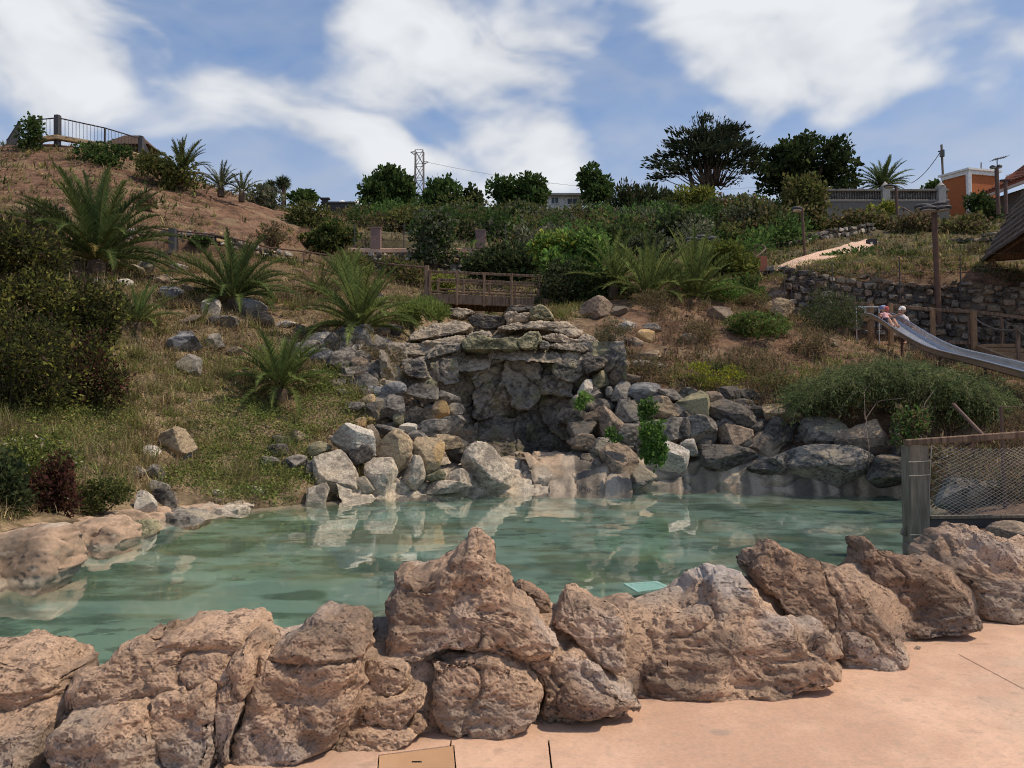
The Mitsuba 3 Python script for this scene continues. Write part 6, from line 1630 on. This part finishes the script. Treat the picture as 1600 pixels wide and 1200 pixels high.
for pl in (((1358, 700, 15.4), (1352, 655, 15.5), (1372, 626, 15.6), (1412, 622, 15.6)), ((1352, 655, 15.5), (1350, 610, 16), (1380, 580, 16.5)), ((1440, 655, 15.0), (1445, 630, 15.1), (1458, 612, 15.2)), ((1358, 700, 15.4), (1356, 720, 15.4))):
    q = np.array([at(*v) for v in pl]); dry.append(tube(np.stack([np.interp(np.linspace(0, 1, 12), np.linspace(0, 1, len(q)), q[:, i]) for i in range(3)], -1), .008, 4))
[put('dry_stem', d_, 'brown_rock', k, label='pale dead stem') for d_ in dry]
# upper right terrace
plant('round_tree', 'big round dark tree on the right skyline', 'tree', 1188, 212, 1338, 332, 56, [(.028, .042, .018, 3), (.042, .06, .024, 2), (.06, .08, .03, 1)], 11000, .26, 46, .75, seed=121, lobe_r=(.12, .21), trunk=.32, stems=14, dome=False, shell=.35)
plant('thin_tree', 'thin olive tree with bare stems before the round dark tree', 'tree', 1222, 272, 1292, 362, 46, OLIVE + [(.12, .115, .04, 2)], 3600, .16, 22, .7, seed=122, lobe_r=(.2, .3), trunk=.1, dome=True)
plant('dark_bush', 'dark hedge under the round tree along the street wall', 'bush', 1195, 318, 1290, 372, 47, DARK + OLIVE[:1], 4200, .18, 20, .5, seed=123)
plant('yellow_bush', 'yellow green shrub at the foot of the balustrade wall', 'bush', 1360, 318, 1398, 352, 48, YELLOW, 1400, .16, 9, .7, seed=124)
plant('brown_bush', 'brown scrub on the terrace left of the tall lamp post', 'bush', 1395, 335, 1462, 392, 43, BROWNISH, 3600, .16, 18, .6, seed=125)
plant('brown_bush', 'olive scrub on the terrace above the sandy path', 'bush', 1290, 330, 1400, 380, 45, BROWNISH + OLIVE, 4800, .16, 24, .5, seed=126)
plant('green_bush', 'green low bush right of the sandy path', 'bush', 1278, 392, 1372, 422, 33.5, GREEN + DKGREEN, 3200, .10, 18, .6, seed=127)
plant('green_bush', 'dull green bush left of the tall lamp post on the terrace', 'bush', 1392, 392, 1452, 430, 31.5, DKGREEN + OLIVE, 2600, .10, 14, .6, seed=128)
plant('dark_bush', 'round dark bush in front of the orange house', 'bush', 1508, 306, 1560, 352, 48, DKGREEN + DARK, 2600, .17, 14, .8, seed=129, lobe_r=(.25, .36))
plant('olive_bush', 'olive scrub right of the tall lamp post', 'bush', 1468, 335, 1545, 392, 42, OLIVE + BROWNISH, 4200, .15, 20, .6, seed=130)
plant('brown_bush', 'brown scrub before the thatched pavilion', 'bush', 1470, 385, 1545, 425, 33, BROWNISH + OLIVE[:1], 2600, .10, 16, .6, seed=131)
plant('small_tree', 'small round tree top behind the balustrade', 'tree', 1442, 286, 1468, 306, 60, DKGREEN, 900, .22, 8, .8, seed=132, trunk=.1)
plant('olive_bush', 'low olive brush left of the sandy path by the curved wall', 'bush', 1225, 420, 1330, 452, 29.3, BROWNISH + OLIVE, 2400, .09, 16, .4, seed=133)
plant('green_bush', 'thin green weeds under the thick fence post rail', 'plant', 1395, 640, 1450, 702, 13.5, GREEN + BROWNISH, 1500, .05, 12, .6, seed=134)

# the big wind-shaped cypress: several trunks and fanned, spiky, flattened pads
k = thing('cypress', 'large dark wind shaped cypress with several trunks on the right skyline', 'tree')
g = np.random.default_rng(141)
Yc = 58.0
root = at(1112, 300, Yc)
tr, pads = [], []
for px in (1080, 1094, 1100, 1111, 1116):
    b = at(px + (1106 - px) * .35, 312, Yc + g.normal() * .5); t = at(px + (px - 1104) * .45, 232 + abs(px - 1104) * .5, Yc + g.normal() * .8)
    tr.append(tube([b - [0, 0, 1], b * .6 + t * .4 + g.normal(size=3) * .12, t], [.24, .18, .06], 7))
for t_ in tr: put('trunk', t_, 'bark', k)
br_ = []
for px, py, w_ in [(1037, 280, 10), (1050, 271, 14), (1072, 268, 14), (1040, 255, 13), (1060, 246, 16), (1076, 240, 14), (1062, 228, 14), (1080, 214, 14), (1093, 203, 12), (1104, 193, 9), (1120, 207, 14), (1130, 195, 9), (1141, 202, 11), (1150, 214, 13), (1160, 226, 13), (1172, 231, 9), (1150, 243, 16), (1166, 247, 13), (1178, 246, 6), (1150, 262, 15), (1160, 273, 9), (1140, 282, 10), (1100, 226, 18), (1116, 232, 18), (1131, 240, 18), (1110, 250, 18), (1090, 258, 16), (1127, 262, 16), (1084, 228, 14), (1140, 224, 15), (1098, 243, 16), (1118, 217, 16), (1075, 255, 12), (1141, 254, 14), (1108, 206, 10), (1134, 210, 11), (1112, 266, 12), (1056, 260, 10), (1098, 214, 13), (1124, 224, 14), (1104, 236, 14), (1122, 246, 15)]:
    y = Yc + g.normal() * 1.3; c = at(px, py, y)
    ex = (px - 1106) / 75; ez = (290 - py) / 90
    for _ in range(2):
        pads.append((c + g.normal(size=3) * [w_ * .022, .4, .12], np.array([ex * 1.2 + g.normal() * .2, g.normal() * .4, ez * .35 + .1]), w_ / 15))
    br_.append(tube([root + [(px - 1106) * .012, 0, .5], (root + c) / 2 + [0, 0, -.25], c], [.08, .05, .02], 4))
put('limbs', cat(br_), 'bark', k, kind='stuff')
Vs, Fs, Cs, n0 = [], [], [], 0
for c, dirv, s in pads:
    n = 72; dv = unit(dirv)
    P = c + g.normal(size=(n, 3)) * [.5 * s, .4 * s, .055 * s] + dv * g.uniform(-.3, .6, (n, 1)) * s
    dd = unit(dv * 1.2 + [0, 0, .25] + g.normal(size=(n, 3)) * .4)
    sz = g.uniform(.28, .62, n) * s
    V, F = leaves(P, dd, sz, sz * .16, g)
    Vs.append(V); Fs.append(F + n0); n0 += len(V); Cs.append(np.repeat(tint(n, [(.026, .034, .019, 3), (.036, .045, .025, 2)], g), 4, 0))
put('crown', (np.vstack(Vs), np.vstack(Fs)), 'leaf', k, color=np.vstack(Cs))

plant('grass_tussock', 'bright green grass tussock left of the bridge end', 'grass', 622, 468, 696, 514, 21.5, COVER_[:3], 5200, .11, 18, .7, seed=160, lobe_r=(.22, .34), aspect=.07, up=1.2, stems=0)
plant('dry_brush', 'brown dead brush hanging left of the cliff face', 'bush', 560, 545, 640, 602, 18.4, BROWNISH + STRAW_, 2600, .09, 16, .7, seed=161, aspect=.09, stems=4)
for i, (x0, y0, x1, y1, lb) in enumerate([(975, 560, 1050, 605, 'reddish dead brush right of the yellowish flat boulder'), (930, 500, 985, 545, 'grey dead brush above the cliff right shoulder'), (1120, 545, 1215, 585, 'reddish brown brush above the yellow flowers'), (1180, 580, 1260, 625, 'olive dry brush right of the yellow flowers'), (1060, 500, 1120, 540, 'brown brush on the bare red slope'), (1320, 560, 1400, 600, 'straw coloured brush left of the lower slide'), (985, 455, 1060, 490, 'dark brown brush at the feet of the middle palms'), (1150, 455, 1200, 482, 'brown brush under the curved wall')]):
    plant('brush', lb, 'bush', x0, y0, x1, y1, None, (BROWNISH, BROWNISH + GREYGR, BROWNISH, OLIVE + BROWNISH, BROWNISH, STRAW_ + BROWNISH, BROWNISH, BROWNISH)[i], 1900, .06, 16, .8, seed=170 + i, lobe_r=(.16, .3), aspect=.13, stems=5)
for i, (x0, y0, x1, y1, Y, pal_, lb) in enumerate([(640, 330, 740, 372, 50, DKGREEN + DARK, 'dark green thicket under the broad dark tree'), (700, 345, 800, 400, 42, DKGREEN + GREYGR, 'grey green thicket behind the right pillar'), (560, 350, 640, 384, 44, OLIVE, 'olive thicket behind the left pillar'), (470, 345, 560, 395, 38, OLIVE + DKGREEN, 'olive thicket between handrail and left pillar'), (960, 372, 1060, 420, 36, DARK + GREYGR, 'dark thicket behind the middle palms'), (760, 322, 860, 352, 58, DKGREEN + GREYGR, 'thicket under the spreading leafy tree'), (1080, 372, 1180, 402, 40, DARK + OLIVE, 'dark thicket above the lamp with pale heads')]):
    plant('thicket', lb, 'bush', x0, y0, x1, y1, Y, pal_, 3600, .0034 * Y + .02, 22, .5, seed=190 + i, lobe_r=(.18, .3), stems=5)
plant('dry_brush', 'tangle of dry brown brush behind the netted fence', 'bush', 1440, 690, 1560, 800, 12.3, BROWNISH + STRAW_, 4200, .06, 26, .7, seed=151, lobe_r=(.16, .28), aspect=.12)
plant('dry_brush', 'dry grey brush at the right edge behind the netted fence', 'bush', 1540, 700, 1660, 812, 11.6, BROWNISH + STRAW_, 4200, .06, 26, .7, seed=152, lobe_r=(.16, .28), aspect=.12)
for i, (x0, y0, x1, y1, Y, t, lb) in enumerate([(1470, 745, 1530, 795, 12.0, 'gray_rock', 'grey boulder seen through the netting, left of two'), (1530, 755, 1600, 806, 11.7, 'brown_rock', 'brown boulder seen through the netting, right of two'), (1560, 820, 1640, 862, 8.9, 'brown_rock', 'rough brown rock heap behind the big domed rock')]):
    stone_at('boulder', x0, y0, x1, y1, Y, t, 700 + i, label=lb, cat='boulder')

# ------------------------------------------------------------------ ground cover (uncountable)
g = np.random.default_rng(200)
ELL = [  # px, py, rx, ry of the spreads of low green cover and of bare soil, as they lie on the slopes
    (115, 668, 95, 42, 'g'), (60, 720, 60, 40, 'g'), (395, 700, 100, 70, 'g'), (520, 628, 75, 46, 'g'), (350, 760, 110, 26, 'g'), (440, 755, 50, 40, 'g'), (645, 488, 50, 22, 'g'), (560, 500, 60, 26, 'o'), (430, 470, 40, 18, 'o'),
    (130, 640, 150, 110, 'o'), (330, 640, 120, 80, 'o'), (460, 715, 40, 45, 'g'), (860, 488, 30, 14, 'o'), (905, 488, 40, 12, 'o'),
    (1330, 600, 110, 40, 'o'), (1180, 510, 55, 18, 'g'), (1130, 465, 60, 16, 'g'), (1100, 590, 60, 22, 'o'), (1300, 405, 70, 20, 'g'), (1420, 410, 60, 20, 'o'), (1490, 640, 60, 30, 'o'), (1550, 760, 80, 60, 'd'),
    (300, 330, 150, 60, 'b'), (100, 290, 110, 50, 'b'), (450, 385, 70, 20, 'b'), (1130, 540, 130, 35, 'r'), (1350, 545, 80, 22, 'b'), (1030, 520, 60, 40, 'r')]


def kind_at(P):
    px, py = pix(P)
    w = FBM(P * .8, 3, 44)
    kd = np.full(len(P), 'd')
    kd = np.where((P[:, 1] > 29), 'o', kd)
    for x, y, rx, ry, t in ELL[::-1]:
        q = ((px - x) / rx) ** 2 + ((py - y) / ry) ** 2
        kd = np.where(q + (w - .5) * 1.6 < 1, t, kd)
    return kd, px, py


def scatter(n, y0, y1, xs, seed):
    g = np.random.default_rng(seed)
    y = g.uniform(y0, y1, n); x = g.uniform(-1, 1, n) * (y * xs + 1.5)
    m = ~(contains_xy(POOL.buffer(.75), x, y) & (y < 12.8)) & ~contains_xy(POOL.buffer(.28), x, y) & ~contains_xy(front.buffer(1.0), x, y)
    m &= ~((np.abs(x + .2) < 2.6) & (y > 15) & (y < 21.5)) & ~((x > 1.8) & (x < 8.2) & (y < 17.6)) & ~((np.abs(x + .9) < 1.8) & (y > 21) & (y < 29))
    x, y = x[m], y[m]
    return np.c_[x, y, Z(x, y)]


def blades(B, per, hgt, wid, lean, pal, seed, var=.25):
    """Tufts: per blades at each point, each a single bent, tapering triangle pair."""
    g = np.random.default_rng(seed); n = len(B) * per
    wid = wid * np.repeat(np.clip(B[:, 1] / 16, .5, 1.3), per)[:, None]
    P = np.repeat(B, per, 0) + g.normal(size=(n, 3)) * [.09, .09, .008]
    h = hgt * np.exp(g.normal(size=n) * .35); a = g.uniform(0, 2 * np.pi, n)
    l = lean * np.abs(g.normal(size=n) + .3)
    d = np.stack([np.cos(a) * l, np.sin(a) * l, np.ones(n)], -1); d = unit(d)
    s = np.stack([-np.sin(a + g.normal(size=n)), np.cos(a), 0 * a], -1) * wid
    mid = P + d * h[:, None] * .55; tip = P + d * h[:, None] + np.stack([np.cos(a), np.sin(a), -.5 + 0 * a], -1) * (h * l * .3)[:, None]
    V = np.stack([P - s, P + s, mid - s * .7, mid + s * .7, tip], 1).reshape(-1, 3)
    b = np.arange(n)[:, None] * 5
    F = np.vstack([b + [0, 1, 3], b + [0, 3, 2], b + [2, 3, 4]])
    tc = np.repeat(tint(len(B), pal, g, .18), per, 0) * np.exp(g.normal(size=(n, 1)) * var)
    return V, F, np.repeat(tc, 5, 0)


STRAW = [(.27, .215, .125, 3), (.33, .265, .16, 1.5), (.17, .13, .075, 2), (.13, .10, .065, 1.5), (.15, .155, .055, 1.5)]
OLV = [(.165, .165, .06, 3), (.22, .20, .085, 2), (.125, .14, .05, 2.5)]
COVER = [(.13, .165, .05, 3), (.165, .195, .06, 3), (.20, .20, .07, 2), (.09, .115, .04, 1)]
B = np.vstack([scatter(26000, 7, 20, .68, 1), scatter(13000, 20, 31, .68, 2)])
kd, px, py = kind_at(B)
r = np.random.default_rng(3).random(len(B))
dens = FBM(B * .9, 3, 12)
dm = (kd == 'd') & (dens + r * .5 > .54); om = (kd == 'o') & (r < .9); bm = (kd == 'b') & (r < .34); rm = (kd == 'r') & (r < .10); gm = kd == 'g'
right = B[:, 0] > 1.5
dm &= ~right | (r < .4)
V, F, c = blades(B[dm | bm], 10, .16, .009, 1.4, STRAW, 21)
put('dry_grass', (V, F), 'leaf', label='straw coloured dry grass matted over the slopes', cat='grass', kind='stuff', color=c)
V, F, c = blades(B[om & (B[:, 1] < 31)], 12, .16, .008, 1.2, OLV + STRAW[:1] + COVER[:1], 22)
put('olive_grass', (V, F), 'leaf', label='olive and yellowing grass between dry and green patches', cat='grass', kind='stuff', color=c)
rs = (rm2 := (B[:, 0] > 1.5) & (r > .35) & ((kd == 'd') | (kd == 'r')) & (dens > .42))
V, F, c = blades(B[rs], 10, .18, .009, .9, BROWNISH + [(.13, .085, .06, 3), (.17, .12, .08, 2)], 27)
put('dead_scrub', (V, F), 'leaf', label='reddish brown dead scrub on the bare slope at the right', cat='scrub', kind='stuff', color=c)
P = np.repeat(B[gm], 30, 0); g2 = np.random.default_rng(23); n = len(P)
hh = .10 + .16 * FBM(P * 1.7, 3, 3)
P = P + np.c_[g2.normal(size=(n, 2)) * .11, g2.random(n) * hh]
sz = g2.uniform(.03, .06, n)
V, F = leaves(P, g2.normal(size=(n, 3)) + [0, 0, .7], sz, sz * .28, g2)
c = np.repeat(np.repeat(tint(int(gm.sum()), COVER, g2, .15), 30, 0) * np.exp(g2.normal(size=(n, 1)) * .25), 4, 0)
put('ground_cover', (V, F), 'leaf', label='low green succulent ground cover spreading over the left slope', cat='ground cover', kind='stuff', color=c)
B2 = scatter(17000, 29, 66, .68, 5)
B2 = B2[~contains_xy(SANDY, B2[:, 0], B2[:, 1]) & ~((B2[:, 0] > -9) & (B2[:, 0] < 0) & (B2[:, 1] > 34.5) & (B2[:, 1] < 38.2))]
kd2, _, _ = kind_at(B2)
m2 = (FBM(B2 * .25, 3, 6) > np.where(np.abs(B2[:, 0] - 2) < 13, .30, .42)) | (kd2 == 'g')
m2 &= ~((kd2 == 'b') & (np.random.default_rng(9).random(len(B2)) < .6))
V, F, c = blades(B2[m2], 7, .23, .019, 1.2, OLV + BROWNISH + DKGREEN[:1] + STRAW[:1], 24)
put('hill_scrub', (V, F), 'leaf', label='low mixed scrub and weeds covering the terraces behind', cat='scrub', kind='stuff', color=c)
# brushwood on the terraces behind the bridge: one tangled mass
g4 = np.random.default_rng(401); VV, FF, CC, n0 = [], [], [], 0
for i in range(210):
    Y_ = g4.uniform(36, 57); x_ = g4.uniform(-.20, .36) * Y_; q = np.array([x_, Y_, float(Z(x_, Y_))])
    px_, py_ = pix(q)
    if (835 < px_ < 920 and Y_ > 45) or Y_ > 53 or contains_xy(SANDY.buffer(.8), x_, Y_) or (-9 < x_ < 0 and Y_ < 40.5) or (px_ > 1240 and 372 < py_ < 430) or px_ > 1290: continue
    h_ = g4.uniform(.7, 1.7); w_ = g4.uniform(.9, 1.9)
    lob = [(q + [g4.normal() * w_ * .45, g4.normal() * w_ * .3, h_ * g4.uniform(.25, .85)], np.array([w_ * .42, w_ * .4, h_ * .34]) * g4.uniform(.7, 1.1)) for _ in range(7)]
    V, F, c = crown_mesh(lob, 520, .165, [OLIVE, DKGREEN, GREYGR, DKGREEN, OLIVE + BROWNISH, GREEN][int(g4.integers(6))], g4, .5)
    VV.append(V); FF.append(F + n0); CC.append(c); n0 += len(V)
put('brushwood', (np.vstack(VV), np.vstack(FF)), 'leaf', label='tangled green and grey brushwood covering the slope behind the footbridge', cat='brushwood', kind='stuff', color=np.vstack(CC))
Bt = scatter(2600, 8.5, 27, .66, 15); kt, _, _ = kind_at(Bt)
Bt = Bt[(Bt[:, 0] < 1.5) & (kt != 'b') & (FBM(Bt * .8, 2, 31) > .46)]
V, F, c = blades(Bt, 60, .26, .006, .9, STRAW + OLV[:2], 28)
put('dry_tussocks', (V, F), 'leaf', label='taller tussocks of dry tangled grass on the left slope', cat='grass', kind='stuff', color=c)
# small stones strewn on the slopes
B3 = scatter(1500, 9, 27, .66, 7); g3 = np.random.default_rng(31)
base_st = [boulder_mesh(np.zeros(3), (1, .9, .7), 4000 + i, 0, 1, 7) for i in range(6)]
parts = [[], []]
for i, q in enumerate(B3[:650]):
    s = .02 + .05 * g3.random() ** 3 + (.06 if g3.random() < .05 else 0)
    v, f = base_st[i % 6]; a = g3.uniform(0, 6.28); R = np.array([[math.cos(a), -math.sin(a), 0], [math.sin(a), math.cos(a), 0], [0, 0, 1]])
    parts[i % 2].append((v @ R.T * s + q + [0, 0, s * .3], f))
put('loose_stones', cat(parts[0]), 'brown_rock', label='small brown stones strewn over the slopes', cat='stones', kind='stuff')
put('loose_stones', cat(parts[1]), 'gray_rock', label='small grey stones strewn over the slopes', cat='stones', kind='stuff')
